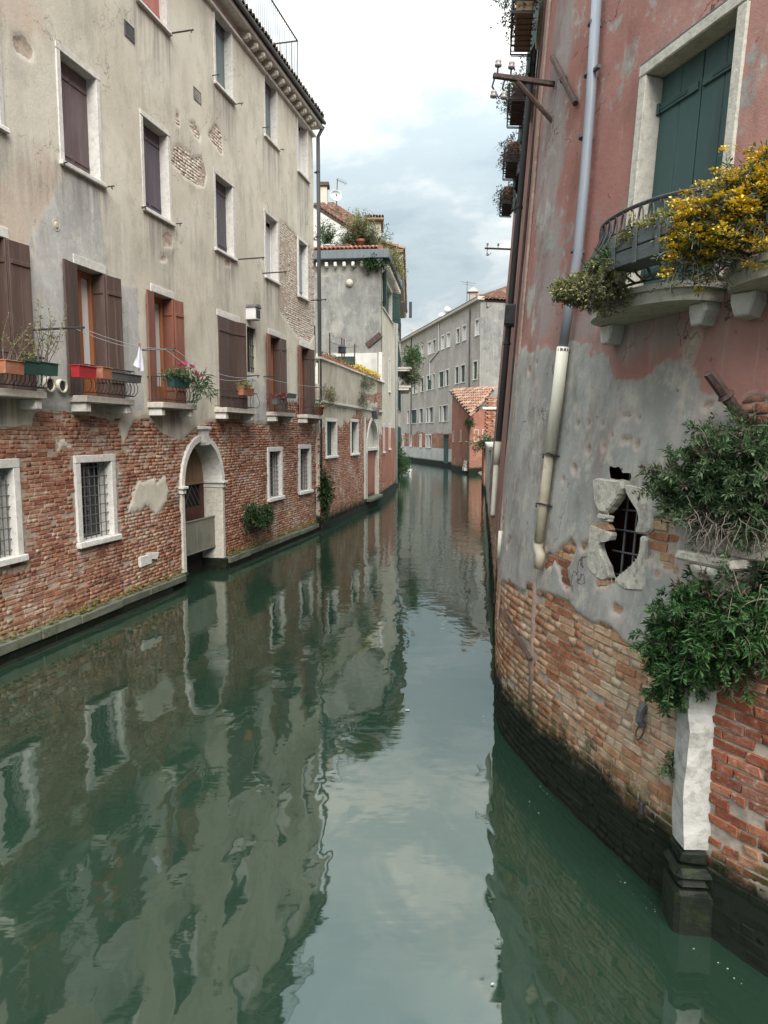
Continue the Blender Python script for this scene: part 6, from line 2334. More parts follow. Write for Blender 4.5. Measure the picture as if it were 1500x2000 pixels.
w_open = (win_r[0] + .05, win_r[1] - .05, win_r[2], win_r[3] - .05)
facade('wall', R, S_N, R.len + .3, -.4, 8.7, .024, M['plaster_pink'], pink, [w_open, niche], None, R_pl, R_cem, R_dirt, R_warm, thick=.018, und=.018, seed=63, hole_sd=R_hole)
facade('far_wall', R, -.05, S_N, -.4, 8.7, .10, M['plaster_pink'], pink, (), None, lambda S, Z: np.clip(Z - 1.5 + .6 * fbm(S, Z, 5), -.3, .3), None, lambda S, Z: .2 + 0 * S, lambda S, Z: .2 + 0 * S, thick=.018, und=.018, seed=63)
facade('upper_wall', R, -.05, R.len + .3, 8.7, Z_TOP, .3, M['plaster_pink'], pink, (), None, None, None, None, lambda S, Z: .2 + 0 * S, thick=.018, und=.018, seed=63)
body(pink, R, -.05, R.len + .3, -2, Z_TOP, 4.0, 'plaster_pink', .75)
avoid = [(niche[0] - .03, niche[1], niche[2], niche[3])]
S_COL = R.pix(1362, 1500)[0]
bricks(R, S_N + .1, S_COL + .02, -.12, 2.8, lambda S, Z: R_pl(S, Z) < .02, M['brick_right'], pink, 205, course=.068, lng=(.235, .12), seed=63, avoid=avoid, hole=lambda s, z: (poly_sd(s, z, q_open) > -.08), und=.018, depth=.012, rough=.007, joint=.010)
bricks(R, S_COL + .03, R.len, -.12, 2.0, lambda S, Z: R_pl(S, Z) < .02, M['brick_infill'], pink, 90, course=.072, lng=(.25, .125), seed=66, avoid=avoid, und=.018, depth=.010, rough=.010, joint=.012, field='infill_brickwork')
bricks(R, S_COL + .03, R.len, 2.2, 3.9, lambda S, Z: R_pl(S, Z) < .02, M['brick_infill'], pink, 0, course=.07, seed=67, avoid=avoid, und=.018, depth=.02, field='upper_brickwork')
bricks(R, .2, S_N, .0, 1.5, lambda S, Z: (Z - 1.5 + .6 * fbm(S, Z, 5)) < .02, M['brick_right'], pink, 0, seed=68, und=.018, depth=.012, field='far_brickwork')
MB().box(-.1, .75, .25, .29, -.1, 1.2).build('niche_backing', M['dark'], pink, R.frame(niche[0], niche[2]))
# green window
gwn = stone_window(pink, R, *win_r, fw=.085, depth=.16, mat='shut_green', frame_mat='stone_worn', planks=2, sill=.0, name='balcony_window')
sm_ = (win_r[0] + win_r[1]) / 2
F = R.frame(sm_, win_r[2])
iw = win_r[1] - win_r[0] - .17
ih = win_r[3] - win_r[2] - .085
for x0, d_ in ((-iw / 2, 1), (iw / 2, -1)):
    for zz in (.14 * ih, .86 * ih):
        xa, xb = sorted((x0, x0 + d_ * iw * .36))
        mb = MB().box(xa, xb, .090, .098, zz - .014, zz + .014)
        mb.tube([(x0 + d_ * .01, .092, zz - .04), (x0 + d_ * .01, .092, zz + .04)], .014, 6)
        mb.build('strap_hinge', M['shut_dkgreen'], gwn, F)
MB().box(win_r[0] - sm_ - .0, win_r[1] - sm_ + .0, -.028, .0, ih + .087, ih + .105).build('drip_edge', M['iron_grey'], gwn, F)


# stone pieces of the broken quatrefoil opening
def stone_piece(pts, name, depth0=-.025, depth1=.16, c=.014, mat='stone_surround'):
    q = px_poly(R, pts, *C6)
    cx, cz = sum(p[0] for p in q) / len(q), sum(p[1] for p in q) / len(q)
    # finer, slightly broken outline
    out = []
    m_ = len(q)
    for i in range(m_):
        p_0, p_1, p_2, p_3 = (np.array(q[(i + k - 1) % m_]) for k in range(4))
        for t in (0, .25, .5, .75):
            w_ = p_1 * (1 - t) + p_2 * t + (t * (1 - t)) * .5 * ((p_1 - p_0) * (1 - t) + (p_2 - p_3) * t) * .5
            out.append((float(w_[0]) - cx + random.uniform(-.003, .003), float(w_[1]) - cz + random.uniform(-.003, .003)))
    return MB().prism(out, depth0, depth1, c).build(name, M[mat], oculus, R.frame(cx, cz))


oc_c = q_open[0]
MB_ = MB()
ocx, ocz = sum(p[0] for p in q_open) / len(q_open), sum(p[1] for p in q_open) / len(q_open)
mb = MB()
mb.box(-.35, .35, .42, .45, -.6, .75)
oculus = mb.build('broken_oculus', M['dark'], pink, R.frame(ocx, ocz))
stone_piece([(575, 825), (650, 822), (725, 835), (735, 870), (702, 930), (662, 985), (640, 1005), (605, 1000), (580, 940)], 'scroll_stone', -.045, .03)
Fs = R.frame(*px_poly(R, [(635, 1025)], *C6)[0])
mb = MB()
for k in range(4):
    mb.tube([(-.045 + k * .025, -.06, 0), (-.045 + k * .025, .02, -.005)], .017, 8)
mb.box(-.065, .05, -.035, .02, -.04, -.018, .008)
mb.build('scroll_end', M['stone_worn'], oculus, Fs)
stone_piece([(738, 848), (850, 870), (888, 925), (882, 1100), (842, 1120), (795, 1115), (812, 1050), (792, 980), (752, 910)], 'broken_stone')
stone_piece([(550, 1068), (658, 1108), (655, 1148), (597, 1162), (607, 1230), (640, 1300), (652, 1358), (610, 1375), (560, 1340), (530, 1290), (540, 1130)], 'broken_stone', -.025, .03)
stone_piece([(832, 1132), (862, 1150), (855, 1330), (835, 1430), (740, 1420), (688, 1372), (765, 1295), (820, 1230)], 'broken_stone', -.034)
stone_piece([(548, 1060), (640, 1065), (658, 1100), (590, 1098), (552, 1085)], 'old_brick', -.02, .02, .006, 'brick_right')
stone_piece([(575, 1368), (640, 1372), (640, 1398), (590, 1402)], 'old_brick', -.02, .1, .01, 'brick_right')
stone_piece([(640, 700), (722, 700), (770, 745), (768, 790), (728, 785), (702, 750), (655, 752), (628, 745)], 'broken_render', -.012, .05, .008, 'plaster_cream')
Fo = R.frame(ocx, ocz)
mb = MB()
for x in (-.16, -.03, .10, .22):
    mb.tube([(x, .13, -.5), (x, .13, .6)], .009, 5)
for z in (-.35, -.17, .0, .16, .32):
    mb.tube([(-.28, .12, z), (.3, .12, z + .02)], .008, 5)
mb.build('grille', M['iron_grey'], oculus, Fo)
mb = MB()
for i in range(40):
    x, z = random.uniform(-.14, .10), -.5 + abs(random.gauss(0, .06))
    r_ = random.uniform(.012, .035)
    mb.box(x - r_, x + r_, .16 - r_, .16 + r_, z - r_, z + r_ * .6, r_ * .4, r_ * .3)
mb.build('rubble', M['brick_infill'], oculus, Fo)['kind'] = 'stuff'

# curved stone balcony with the belly railing
b_s0, b_s1 = R.pix(1196, 600)[0] + .04, R.pix(1414, 545)[0] + .02


def belly_balcony(s0, s1, z, proj, nb, name='balcony'):
    sm = (s0 + s1) / 2
    hw = (s1 - s0) / 2
    F = R.frame(sm, z)
    plan = lambda t, o=0.: (-(hw + o) * math.cos(t), -(proj + o) * math.sin(t) ** .75 - .02)
    n_ = 24
    poly = [plan(math.pi * i / n_) for i in range(n_ + 1)]
    mb = MB()
    mb.slab(poly + [(hw, .05), (-hw, .05)], -.075, -.0)
    poly2 = [plan(math.pi * i / n_, .03) for i in range(n_ + 1)]
    mb.slab(poly2 + [(hw + .03, .05), (-hw - .03, .05)], .001, .04)
    b = mb.build(name, M['stone_worn'], pink, F)
    for x in (-hw + .10, hw - .10):
        k = MB()
        k.prism([(-.075, -.078), (.075, -.078), (.075, -.13), (.045, -.215), (-.045, -.215), (-.075, -.13)], -.12, .05, .012)
        k.build('bracket', M['stone'], b, F @ T3(x, 0, 0))
    r = MB()
    for zz, o, rr in ((.60, -.02, .014), (.085, -.03, .009), (.46, .0, .006)):
        r.tube([(*plan(math.pi * i / n_, o), zz) for i in range(n_ + 1)], rr, 6)
    for i in range(nb):
        t = math.pi * (i + .5) / nb
        pr_ = [(-.03, .09), (.05, .11), (.12, .16), (.13, .23), (.09, .31), (.03, .40), (-.01, .50), (-.02, .60)]
        r.tube([(*plan(t, o), zz) for o, zz in pr_], .008, 5, False)
        # loop under the rail
        t2 = math.pi * (i + 1) / nb
        if i < nb - 1:
            lp = []
            for k in range(9):
                a = math.pi * k / 8
                tt = t + (t2 - t) * (.5 - .5 * math.cos(a))
                lp.append((*plan(tt, -.01), .46 + .12 * math.sin(a)))
            r.tube(lp, .006, 4, False)
    ro_ = r.build('railing', M['iron'], b, F)
    return b, F, plan


Z_B = R.pix(1310, 580, .3)[1] + .035
bal, FB, planB = belly_balcony(b_s0, b_s1, Z_B, .36, 20)
bal2, FB2, planB2 = belly_balcony(R.pix(1462, 560)[0], R.pix(1462, 560)[0] + 1.5, Z_B, .36, 20)

# drain pipe in its three lengths
def wall_tube(W, pts, off, r, mat, name, parent, n=10):
    pp = []
    for x, y in pts:
        s_, z_ = W.pix(x, y, off)
        pp.append(W.p(s_, z_, off))
    return MB().tube(pp, r, n).build(name, M[mat], parent, None, True)
dp1 = wall_tube(R, [(1167, -30), (1153, 200), (1141, 360), (1128, 500), (1113, 590), (1099, 682)], .085, .042, 'pipe_blue', 'drainpipe', pink)
wall_tube(R, [(1099.5, 678), (1088, 780), (1074, 888)], .085, .053, 'pipe_cream', 'lower_pipe', dp1)
wall_tube(R, [(1073.5, 884), (1063, 970), (1052, 1058)], .08, .043, 'pipe_brown', 'foot_pipe', dp1)
wall_tube(R, [(1052, 1056), (1051, 1072), (1056, 1084), (1052, 1110)], .07, .046, 'pipe_brown', 'pipe_elbow', dp1)
wall_tube(R, [(1053, 1100), (1048, 1180), (1044, 1280), (1040, 1375)], -.012, .045, 'mortar_strip', 'mortared_pipe', dp1)
for x, y in ((1160, 46), (1152, 146), (1142, 268), (1126, 490), (1099, 684)):
    s_, z_ = R.pix(x, y, .085)
    Fp = R.frame(s_, z_, .085)
    c = MB()
    c.lathe([(.044, -.016), (.051, -.012), (.051, .012), (.044, .016)], 14, Fp)
    c.box(-.012, .012, .04, .10, -.012, .012, 0, 0, Fp)
    if y == 146:
        c.box(.05, .15, -.015, .015, -.012, .012, 0, 0, Fp)
    c.build('pipe_clamp', M['iron_grey'], dp1)
for x, y in ((1074, 888), (1060, 985)):
    s_, z_ = R.pix(x, y, .08)
    Fp = R.frame(s_, z_, .08)
    c = MB().tube([Fp @ Vector(q) for q in ((-.05, -.04, 0), (.06, -.05, .01), (.08, .05, -.01), (-.05, .05, .01), (-.055, -.04, 0), (-.09, -.02, -.03))], .008, 5)
    c.build('wire_tie', M['iron'], dp1)
# pipes on the face that runs away
s_ = float(R.S[int(np.argmin(np.abs(R.P[:, 1] - 11.2)))])
p2 = MB().tube([R.p(s_, Z_TOP - .3, .11), R.p(s_, 3.1, .11)], .046, 9).build('drainpipe', M['pipe_dark'], pink, None, True)
MB().tube([R.p(s_, 3.1, .11), R.p(s_, 2.75, .11)], .052, 9).build('pipe_sleeve', M['pipe_cream'], p2, None, True)
MB().tube([R.p(s_, 2.75, .11), R.p(s_, 2.05, .10), R.p(s_ + .12, 1.95, .10)], .042, 9).build('foot_pipe', M['pipe_cream'], p2, None, True)
for z in (4.6, 6.6, 8.6):
    MB().lathe([(.049, -.03), (.057, -.02), (.057, .02), (.049, .03)], 12, R.frame(s_, z, .11)).build('pipe_clamp', M['iron'], p2)
for x, off, rr, mt in ((1012, .03, .016, 'mortar_strip'), (1003, .03, .016, 'rust')):
    s2 = R.pix(x, 700, off)[0]
    MB().tube([R.p(s2, 8.6, off), R.p(s2, 6.0, off), R.p(s2 + .05, 4.6, off), R.p(s2, 1.2, off)], rr, 6).build('cable_conduit', M[mt], pink)
s2 = R.pix(978, 1050, .03)[0]
MB().tube([R.p(s2, 2.15, .03), R.p(s2, 1.85, .03)], .03, 8).build('pipe_stub', M['pipe_cream'], pink, None, True)
s3 = R.pix(985, 655, .14)
b_ = MB().box(-.12, .12, -.16, .02, -.16, .16, .03)
b_.build('junction_box', M['iron'], pink, R.frame(s_ + .15, s3[1] if s3[1] < 7 else 5.0, .02))

# windows with withered flower boxes along the receding face
ROWZ = 8.35
spots = []
for Y in (9.7, 12.0, 14.4, 16.8):
    i = int(np.argmin(np.abs(R.P[:, 1] - Y)))
    spots.append(float(R.S[i]))
box_lab = ['nearest withered flower box hanging on the receding red wall, with an orange pot', 'second withered flower box from the rounded corner, below insulator bracket', 'third withered flower box along the receding red wall', 'farthest withered flower box, lowest against the sky on receding red wall']
for i, s_ in enumerate(spots):
    z_ = ROWZ
    wd = stone_window(pink, R, s_ - .55, s_ + .55, z_ + .05, z_ + 1.75, fw=.09, depth=-.0, fill='none')
    for sg_ in (0, 1):
        shutter_leaf(wd, R.frame(s_ + (.46 if sg_ else -.46), z_ + .06) @ T3(0, -.06, 0) @ RZ(-.2 if sg_ else math.pi + .2), .46, 1.65, 'shut_dkgreen', 2)
    Fw = R.frame(s_, z_ - .10, .26)
    t = thing('flower_box', box_lab[i], 'flower box', group='withered flower boxes on the receding red wall', M=Fw)
    k = MB()
    for a in np.linspace(-.5, .5, 9):
        k.tube([(a, .12, -.02), (a, -.14, -.02), (a, -.17, .22)], .008, 4, False)
    for zz in (.0, .12, .22):
        k.tube([(-.5, .12, zz), (-.5, -.15, zz), (.5, -.15, zz), (.5, .12, zz)], .010, 4)
    k.build('basket', M['iron'], t, Fw)
    MB().box(-.46, .46, -.11, .10, 0, .19, .02).build('box', M['rust' if i else 'wood_tan'], t, Fw)
    for q_, a in enumerate((-.28, .05, .3)):
        MB().lathe([(.07, .191), (.10, .34), (.11, .341), (.11, .38), (.02, .37)], 10, Fw @ T3(a, 0, 0)).build('pot', M['terracotta'], t)
    p = R.p(s_, z_ + .2, .28)
    rng_ = np.random.default_rng(80 + i)
    n_ = 90
    tg = R.p(s_ + .5, z_) - R.p(s_ - .5, z_)
    rt_ = np.array(p)[None] + rng_.uniform(-.5, .5, (n_, 1)) * np.array(tg)[None] + rng_.normal(0, .03, (n_, 3))
    st, P_, D_, N_, L_, W__ = sprigs(rt_, n_, np.array([(-.3, -.2, .25)]) + rng_.normal(0, .6, (n_, 3)), (.12, .42), (.03, .06, .015, .03), 12, 1.0, .02, 90 + i)
    leafmesh('withered_leaves', P_, D_, N_, L_, W__, M['leaf_brown' if i % 2 == 0 else 'leaf_grey'], t)['kind'] = 'stuff'
    stems_mesh('stem', st, .005, M['root'], t)


# iron brackets with glazed insulators
def insulator_bracket(label, W, s, z, ln, knobs, brace=True):
    t = thing('insulator_bracket', label, 'insulator bracket', group='iron insulator brackets on the red house', M=W.frame(s, z))
    F = W.frame(s, z)
    mb = MB()
    mb.box(-.022, .022, -ln, .05, -.022, .022, .005)
    mb.build('arm', M['rust'], t, F)
    if brace:
        MB().tube([(0, -ln * .62, -.02), (.0, -.0, -.34)], .022, 6).build('brace', M['rust'], t, F)
    for k, (y, up_) in enumerate(knobs):
        sg_ = 1 if up_ else -1
        m_ = MB()
        m_.tube([(0, -y, 0), (0, -y, sg_ * .10)] if up_ else [(0, -y, 0), (.0, -y - .02, -.10), (0, -y + .05, -.19), (0, -y + .10, -.12)], .010, 6)
        m_.build('pin', M['iron'], t, F)
        z0_ = .08 if up_ else -.20
        MB().lathe([(.022, 0), (.05, .012), (.052, .035), (.034, .05), (.044, .065), (.044, .085), (.026, .105), (.008, .11)], 12, F @ T3(0, -y, z0_) @ Matrix.Scale(.66, 4)).build('insulator', M['porcelain'], t, None, True)
    return t
s_, z_ = R.pix(1086, 165)
insulator_bracket('heavy rusty insulator bracket with brace near the blue drainpipe', R, s_, z_, .62, [(.58, True), (.45, True), (.60, False), (.5, False)])
insulator_bracket('thin dark insulator bracket standing out against the sky', R, 1.2, at_depth(985, 487, R.p(1.2, 8).y).z, .75, [(.68, True), (.38, True), (.66, False)], False)
insulator_bracket('lower dark insulator bracket in front of long grey house side wall', R, 1.2, at_depth(985, 590, R.p(1.2, 8).y).z, .62, [(.30, True), (.55, False)], False)
# tie bars and rods
def wall_bar(label, pts, off0, off1, r, mat, name='tie_bar', parent=pink):
    a = R.p(*R.pix(*pts[0], off0), off0)
    b = R.p(*R.pix(*pts[1], off1), off1)
    o = MB().tube([a, a.lerp(b, .45), a.lerp(b, .5), a.lerp(b, .55), b], [r, r, r * 1.5, r, r], 7).build(name, M[mat], parent)
    o['label'] = label
    return o
wall_bar('dark slanting tie bar on plaster left of drainpipe', ((1079, 112), (1124, 202)), .05, .05, .026, 'rust')
wall_bar('rusty stub rod sticking out above upper bush', ((1385, 727), (1450, 818)), .30, .02, .036, 'rust', 'rod')
wall_bar('rusty slanting rod low on the brick corner', ((980, 1192), (1037, 1288)), .06, .05, .02, 'rust', 'rod')
s_, z_ = R.pix(1262, 1405)
k = MB()
k.tube([(-.01, -.01, .10), (0, -.05, .06), (0, -.06, 0), (0, -.03, -.04)], .028, 8)
k.build('iron_clamp', M['iron_grey'], pink, R.frame(s_, z_))
k = MB()
k.tube([(math.cos(a) * .035, -.05 + .02 * math.sin(a), -.09 + math.sin(a) * .05) for a in np.linspace(0, 2 * math.pi, 13)], .007, 5)
k.build('mooring_ring', M['rust'], pink, R.frame(s_, z_))
s_, z_ = R.pix(1256, 1578)
MB().box(-.02, .02, -.03, .02, -.05, .05, .01, .006).build('iron_stub', M['iron'], pink, R.frame(s_, z_))

# white stone quoin with its base and the round capital
F = R.frame(S_COL, 0) @ RZ(math.radians(-26))
zc_a, zc_b = R.pix(1365, 1672, .1)[1], R.pix(1395, 1190, .1)[1]
mb = MB()
n_ = 15
w_ = .105
rings = []
v, f = [], []
for k in range(n_):
    z_ = zc_a + (zc_b - zc_a) * k / (n_ - 1)
    for (x, y) in ((-w_, -w_), (0, -w_ - .003), (w_, -w_), (w_ + .003, 0), (w_, w_), (-w_, w_)):
        v.append((x + random.uniform(-.011, .011), y + random.uniform(-.011, .011), z_ + random.uniform(-.01, .01)))
for k in range(n_ - 1):
    for i in range(6):
        j = (i + 1) % 6
        f.append((k * 6 + i, k * 6 + j, k * 6 + 6 + j, k * 6 + 6 + i))
f.append(tuple(range(6))[::-1])
f.append(tuple((n_ - 1) * 6 + i for i in range(6)))
mb.add(v, f)
quoin = mb.build('corner_quoin', simple('chalky_white_stone', (.42, .41, .385), .2, .9, 8, alt=(.25, .23, .195), altamt=.6, bump=.7, fine=24), pink, F)
mb = MB()
mb.box(-w_ - .01, w_ + .01, -w_ - .01, w_, zc_a - .12, zc_a - .004, .03, .014)
mb.box(-w_ - .04, w_ + .04, -w_ - .04, w_, zc_a - .20, zc_a - .122, .03, .008)
mb.box(-w_ - .015, w_ + .015, -w_ - .015, w_, zc_a - .26, zc_a - .202, .02, .008)
mb.box(-w_ - .05, w_ + .05, -w_ - .05, w_, -.9, zc_a - .262, .03, .012)
mb.build('quoin_base', M['algae'], quoin, F)
Fc = R.frame(R.pix(1395, 1130, .1)[0], zc_b, .02)
mb = MB()
mb.lathe([(.115, -.02), (.125, .0), (.14, .015), (.14, .035), (.12, .05), (.125, .11), (.15, .16), (.19, .21), (.20, .235), (.20, .26), (.02, .265)], 20, Fc)
cap_ = mb.build('capital', M['stone_worn'], pink, None, True)
mb = MB()
mb.box(-.22, .22, -.20, .2, .268, .33, .015, .004)
mb.build('abacus', M['stone_surround'], cap_, Fc)
s_, z_ = R.pix(1470, 1078)
MB().box(-.28, .9, -.10, .3, -.05, .06, .015, .004).build('niche_lintel', M['stone_surround'], pink, R.frame(s_, n_z1 + .05))

# planters on the curved balcony
def outer_box(label, p0, p1, off0, off1, h, dpt, mat, boards=True):
    a = R.p(*R.pix(*p0, off0), off0)
    b = R.p(*R.pix(*p1, off1), off1)
    b.z = a.z = (a.z + b.z) / 2
    X = (b - a)
    ln = X.length
    X.normalize()
    Zv = Vector((0, 0, 1))
    Yv = Zv.cross(X)
    F = Matrix.Identity(4)
    for i in range(3):
        F[i][0], F[i][1], F[i][2], F[i][3] = X[i], Yv[i], Zv[i], a[i]
    t = thing('planter_box', label, 'planter', group='planters on the curved balcony', M=F)
    m_ = MB()
    nb_ = 2 if boards else 1
    for k in range(nb_):
        z0_, z1_ = h * k / nb_ + .004 * k, h * (k + 1) / nb_ - .006
        m_.box(0, ln, -dpt / 2, -dpt / 2 + .018, z0_, z1_, .004, .002)
        m_.box(0, ln, dpt / 2 - .018, dpt / 2, z0_, z1_, .004, .002)
        m_.box(.0, .018, -dpt / 2 + .019, dpt / 2 - .019, z0_, z1_)
        m_.box(ln - .018, ln, -dpt / 2 + .019, dpt / 2 - .019, z0_, z1_)
    for x in (.06, ln * .5, ln - .06):
        m_.box(x - .02, x + .02, -dpt / 2 - .012, -dpt / 2 - .001, -.01, h + .01, .003)
    m_.box(.01, ln - .01, -dpt / 2 + .02, dpt / 2 - .02, 0, .02)
    m_.build('box', M[mat], t, F)
    MB().box(.02, ln - .02, -dpt / 2 + .02, dpt / 2 - .02, h * .6, h * .85).build('soil', M['soil'], t, F)
    return t, F, ln
t1, F1, l1 = outer_box('dark trough of succulents at outer left corner of curved balcony', (1098, 592), (1196, 566), .62, .50, .10, .17, 'iron_grey', False)
t2, F2, l2 = outer_box('weathered plank planter on the front of curved balcony rail', (1212, 532), (1326, 492), .50, .50, .19, .2, 'wood_grey')


def bed(label, F, ln, h, n, ldir, length, leaf, per, mat, seed, dv=.5, droop=.6, flowers=None, cat='plant', spread=1.0):
    rng = np.random.default_rng(seed)
    t = thing('plant', label, cat, F @ Vector((ln / 2, 0, h)))
    xs = ln / 2 + (rng.uniform(-.5, .5, n)) * ln * spread
    root = np.array([F @ Vector((float(x), float(rng.normal(0, .04)), h)) for x in xs])
    dirs = np.array(ldir)[None] + rng.normal(0, dv, (n, 3))
    st, P, D, Nn, L_, Wd = sprigs(root, n, dirs, length, leaf, per, droop, .015, seed)
    leafmesh('foliage', P, D, Nn, L_, Wd, M[mat], t, rng=rng)['kind'] = 'stuff'
    stems_mesh('stem', st, .003, M['root'], t)
    return t
bed('olive succulents spilling over the dark trough at balcony corner', F1, l1, .08, 260, (-.25, -.25, .35), (.08, .26), (.018, .034, .012, .02), 26, 'leaf_olive', 101, .55, 1.2)
bed('trailing brown stems hanging from the left corner trough', F1, l1 * 1.1, .05, 60, (-.1, -.2, -.2), (.08, .22), (.015, .03, .008, .014), 16, 'leaf_brown', 102, .5, 1.4)
bed('short green grass growing where trough meets plank planter', F1 @ T3(l1 * .75, .02, .06), l1 * .5, .05, 120, (0, 0, 1), (.10, .22), (.05, .10, .008, .014), 7, 'leaf_fresh', 103, .35, .3)
bed('pale sedum growing in the weathered plank planter', F2, l2, .16, 150, (0, -.1, .7), (.05, .14), (.02, .035, .014, .022), 20, 'leaf_olive', 104, .5, .5)
pc_ = F1 @ Vector((l1 * 1.12, .0, .02))
pot('small weathered clay pot between trough and plank planter', pv(pc_ + Vector((0, 0, .03))), .06, .16, 'stone_worn', group='planters on the curved balcony')
# yellow flowering mass
yb = thing('yellow_flower_bush', 'large mass of yellow flowers spilling over right end of curved balcony', 'flowering plant', pv(R.p(*R.pix(1420, 450, .35), .35)))
rng_ = np.random.default_rng(5)
n_ = 560
cs = [((1362, 455), .52, 90), ((1400, 435), .50, 130), ((1445, 410), .45, 140), ((1495, 375), .40, 150), ((1535, 350), .38, 120), ((1370, 505), .52, 34), ((1455, 455), .45, 80), ((1380, 475), .5, 60)]
RT, DR = [], []
for (x, y), off, k in cs:
    c = np.array(R.p(*R.pix(x, y, off), off))
    RT.append(c[None] + rng_.normal(0, 1, (k, 3)) * np.array([.06, .06, .045]))
    DR.append(np.array([(-.15, -.25, .30)]) + rng_.normal(0, .6, (k, 3)))
RT, DR = np.concatenate(RT), np.concatenate(DR)
st, P_, D_, N_, L_, W__ = sprigs(RT, len(RT), DR, (.05, .17), (.02, .045, .008, .016), 15, .4, .02, 5)
leafmesh('foliage', P_, D_, N_, L_, W__, M['leaf_grey'], yb, rng=rng_)['kind'] = 'stuff'
stems_mesh('stem', st, .003, M['stem'], yb)
P2, D2 = [], []
for q in st:
    if rng_.random() < .62:
        tip = q[-1]
        # flat heads of small petals
        P2.append(tip + np.array([-.01, -.012, .012]) + rng_.normal(0, 1, (30, 3)) * np.array([.021, .021, .007]))
        D2.append(rng_.normal(0, 1, (30, 3)) * np.array([1, 1, .3]) + np.array([-.1, -.1, .3]))
P2, D2 = np.concatenate(P2), np.concatenate(D2)
leafmesh('blossom', P2, D2, np.array([0, 0, 1.]) + rng_.normal(0, .3, P2.shape), rng_.uniform(.014, .026, len(P2)), rng_.uniform(.012, .020, len(P2)), M['petal_yellow'], yb, rng=rng_, per=30)['kind'] = 'stuff'
s_, z_ = R.pix(1375, 520, .45)
plant('dry grey stems hanging below the yellow flowers on railing', 'plant', pv(R.p(s_, z_ + .04, .45)), 40, (-.1, -.2, -.3), (.5, .4, .4), (.10, .24), (.02, .035, .006, .012), 14, 'leaf_grey', 'root', seed=106, rootvar=(.12, .12, .05), droop=1.0)
s_, z_ = R.pix(1448, 545)
plant('wisp of weeds in the crack between the two balconies', 'plant', pv(R.p(s_, z_, .02)), 26, (-.5, -.4, -.1), (.3, .3, .5), (.06, .16), (.02, .035, .008, .014), 10, 'leaf_green', seed=107, rootvar=(.01, .02, .08))

# bushes rooted in the masonry around the capital
def wall_bush(label, centres, leaf, per, mat, seed, length, droop, up=.35, cat='bush'):
    rng = np.random.default_rng(seed)
    c0 = R.p(*R.pix(*centres[0][0], centres[0][1]), centres[0][1])
    t = thing('wall_bush', label, cat, pv(c0))
    RT, DR = [], []
    for (x, y), off, k, rad in centres:
        c = np.array(R.p(*R.pix(x, y, off), off))
        RT.append(c[None] + rng.normal(0, 1, (k, 3)) * rad)
        DR.append(np.array([(-.45, -.45, up)]) + rng.normal(0, .75, (k, 3)))
    RT, DR = np.concatenate(RT), np.concatenate(DR)
    st, P, D, Nn, L_, Wd = sprigs(RT, len(RT), DR, length, leaf, per, droop, .01, seed, tipclump=.35)
    L_ = L_ * np.repeat(rng.uniform(.6, 1.5, len(st)), per)
    dry = np.repeat(rng.random(len(st)) < .035, per) | (rng.random(len(P)) < .02)
    leafmesh('foliage', P[~dry], D[~dry], Nn[~dry], L_[~dry], Wd[~dry], M[mat], t, rng=rng, per=40)['kind'] = 'stuff'
    leafmesh('dry_leaves', P[dry], D[dry], Nn[dry], L_[dry], Wd[dry], M['leaf_brown'], t, rng=rng)['kind'] = 'stuff'
    stems_mesh('stem', st, .0035, M['stem'], t)
    return t
wall_bush('large upper green bush rooted above the stone capital', [((1400, 960), .12, 170, .07), ((1350, 970), .14, 90, .06), ((1450, 920), .12, 170, .08), ((1490, 900), .1, 150, .09), ((1400, 900), .12, 110, .06), ((1330, 945), .1, 60, .05), ((1480, 990), .14, 90, .06)], (.022, .042, .009, .016), 42, 'leaf_fresh', 111, (.10, .27), .35)
wall_bush('lower dark green bush hanging over the white corner quoin', [((1370, 1190), .12, 170, .06), ((1330, 1240), .12, 140, .06), ((1400, 1270), .14, 150, .07), ((1450, 1230), .10, 110, .08), ((1335, 1310), .10, 70, .05), ((1320, 1350), .08, 36, .03), ((1490, 1230), .1, 60, .07)], (.026, .052, .010, .019), 40, 'leaf_green', 112, (.08, .23), .6)
rng_ = np.random.default_rng(113)
c = np.array(R.p(*R.pix(1440, 1010, .16), .16))
rt = thing('dead_roots', 'tangle of dead grey roots hanging below the upper bush', 'roots', tuple(c))
mb = MB()
for i in range(230):
    p = c + rng_.normal(0, 1, 3) * np.array([.13, .16, .04])
    q = Vector(p)
    dd = Vector(rng_.normal(0, 1, 3) * np.array([.6, .6, .3])) + Vector((-.2, -.2, -.5))
    pts = [q.copy()]
    for j in range(6):
        dd = (dd.normalized() + Vector(rng_.normal(0, .35, 3)) + Vector((0, 0, -.12))).normalized()
        q = q + dd * rng_.uniform(.02, .055)
        pts.append(q.copy())
    mb.tube(pts, [.003 - .0003 * k for k in range(7)], 4, False)
o = mb.build('root_tangle', M['root'], rt)
o['kind'] = 'stuff'
s_, z_ = R.pix(1322, 1494)
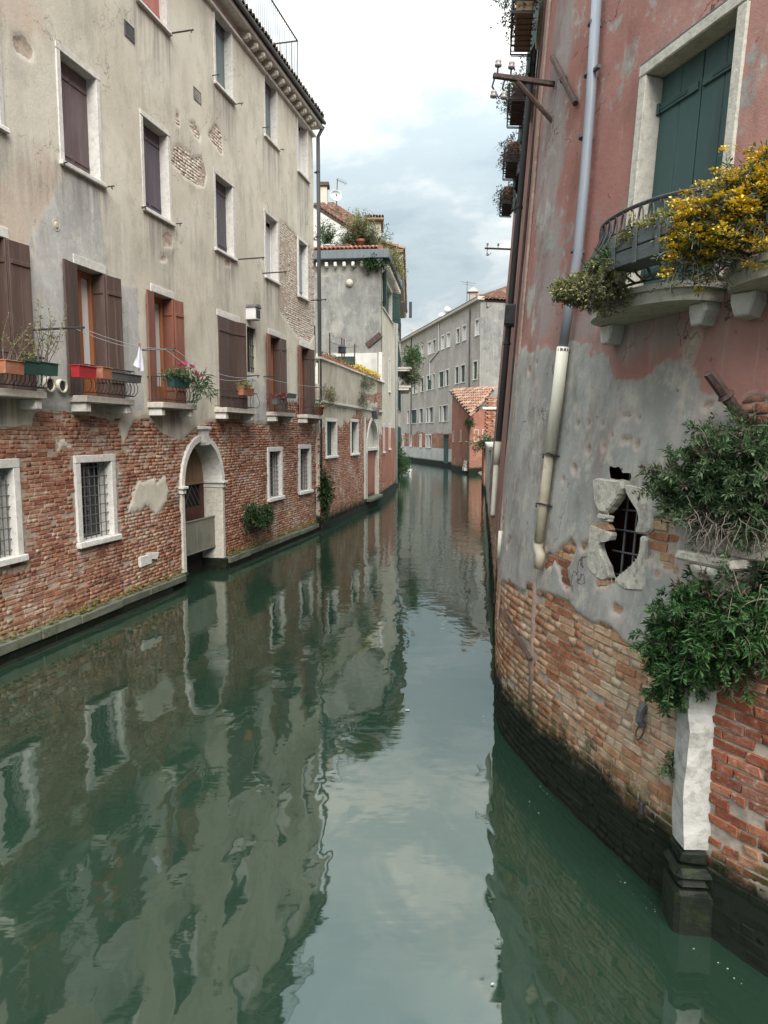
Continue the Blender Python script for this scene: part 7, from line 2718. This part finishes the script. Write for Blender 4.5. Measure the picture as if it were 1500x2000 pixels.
plant('small bright green sprig in the brick joint beside quoin', 'plant', pv(R.p(s_, z_, .02)), 34, (-.5, -.5, .4), (.4, .4, .5), (.04, .11), (.02, .036, .012, .02), 12, 'leaf_fresh', seed=114, rootvar=(.02, .02, .02), droop=.5)
s_, z_ = R.pix(1490, 1130)
plant('dark creeper hanging in the doorway niche by the capital', 'plant', pv(R.p(s_, z_, .05)), 50, (-.3, -.3, -.4), (.4, .4, .5), (.1, .3), (.03, .05, .014, .022), 20, 'leaf_dark', seed=115, rootvar=(.1, .1, .08), droop=.9)
# bits floating on the water
for i, (x, y, lab) in enumerate(((906, 1268, 'dark leaf floating on bright water right of centre'), (796, 1387, 'small pale scrap floating on bright water in mid canal'), (962, 1922, 'white speck floating on dark water near lower right'), (459, 1184, 'tiny white scrap floating on water left of drainpipe reflection'))):
    r = ray(x, y)
    t_ = (.006 - CAM_H) / r[2]
    p = Vector((r[0] * t_, r[1] * t_, .006))
    w_ = (.04, .03, .012, .012)[i]
    o = MB().add([(-w_, -w_ * .5, 0), (w_ * .4, -w_ * .6, .004), (w_, .1 * w_, .002), (w_ * .2, w_ * .6, .005), (-w_ * .7, w_ * .4, .001)], [(0, 1, 2, 3, 4)]).build('floating_scrap', M["stem" if i == 0 else "stone_worn"], None, Matrix.Translation(p))
    if i == 0:
        pass
    tag(o, lab, 'scrap')

mb = MB()
for W_q, lo_, hi_, off_, n_ in ((R, 14.0, 19.0, .04, 6), (L, 5.0, 20.0, .30, 12)):
    for k in range(n_):
        sc_ = random.uniform(lo_, hi_)
        oc_ = off_ + abs(random.gauss(0, .10))
        for i in range(random.randint(2, 9)):
            p = W_q.p(sc_ + random.gauss(0, .14), .004, oc_ + abs(random.gauss(0, .025)))
            r_ = random.choice((.0015, .002, .002, .003, .005))
            a_ = random.random() * 6.28
            mb.add([(p.x + math.cos(a_ + q * 1.6) * r_ * random.uniform(.6, 2.2), p.y + math.sin(a_ + q * 1.6) * r_, .004) for q in range(4)], [(0, 1, 2, 3)])
tag(mb.build('floating_scum', M['stone_worn']), 'thin lines of pale floating specks along both waterlines', 'scum', kind='stuff')
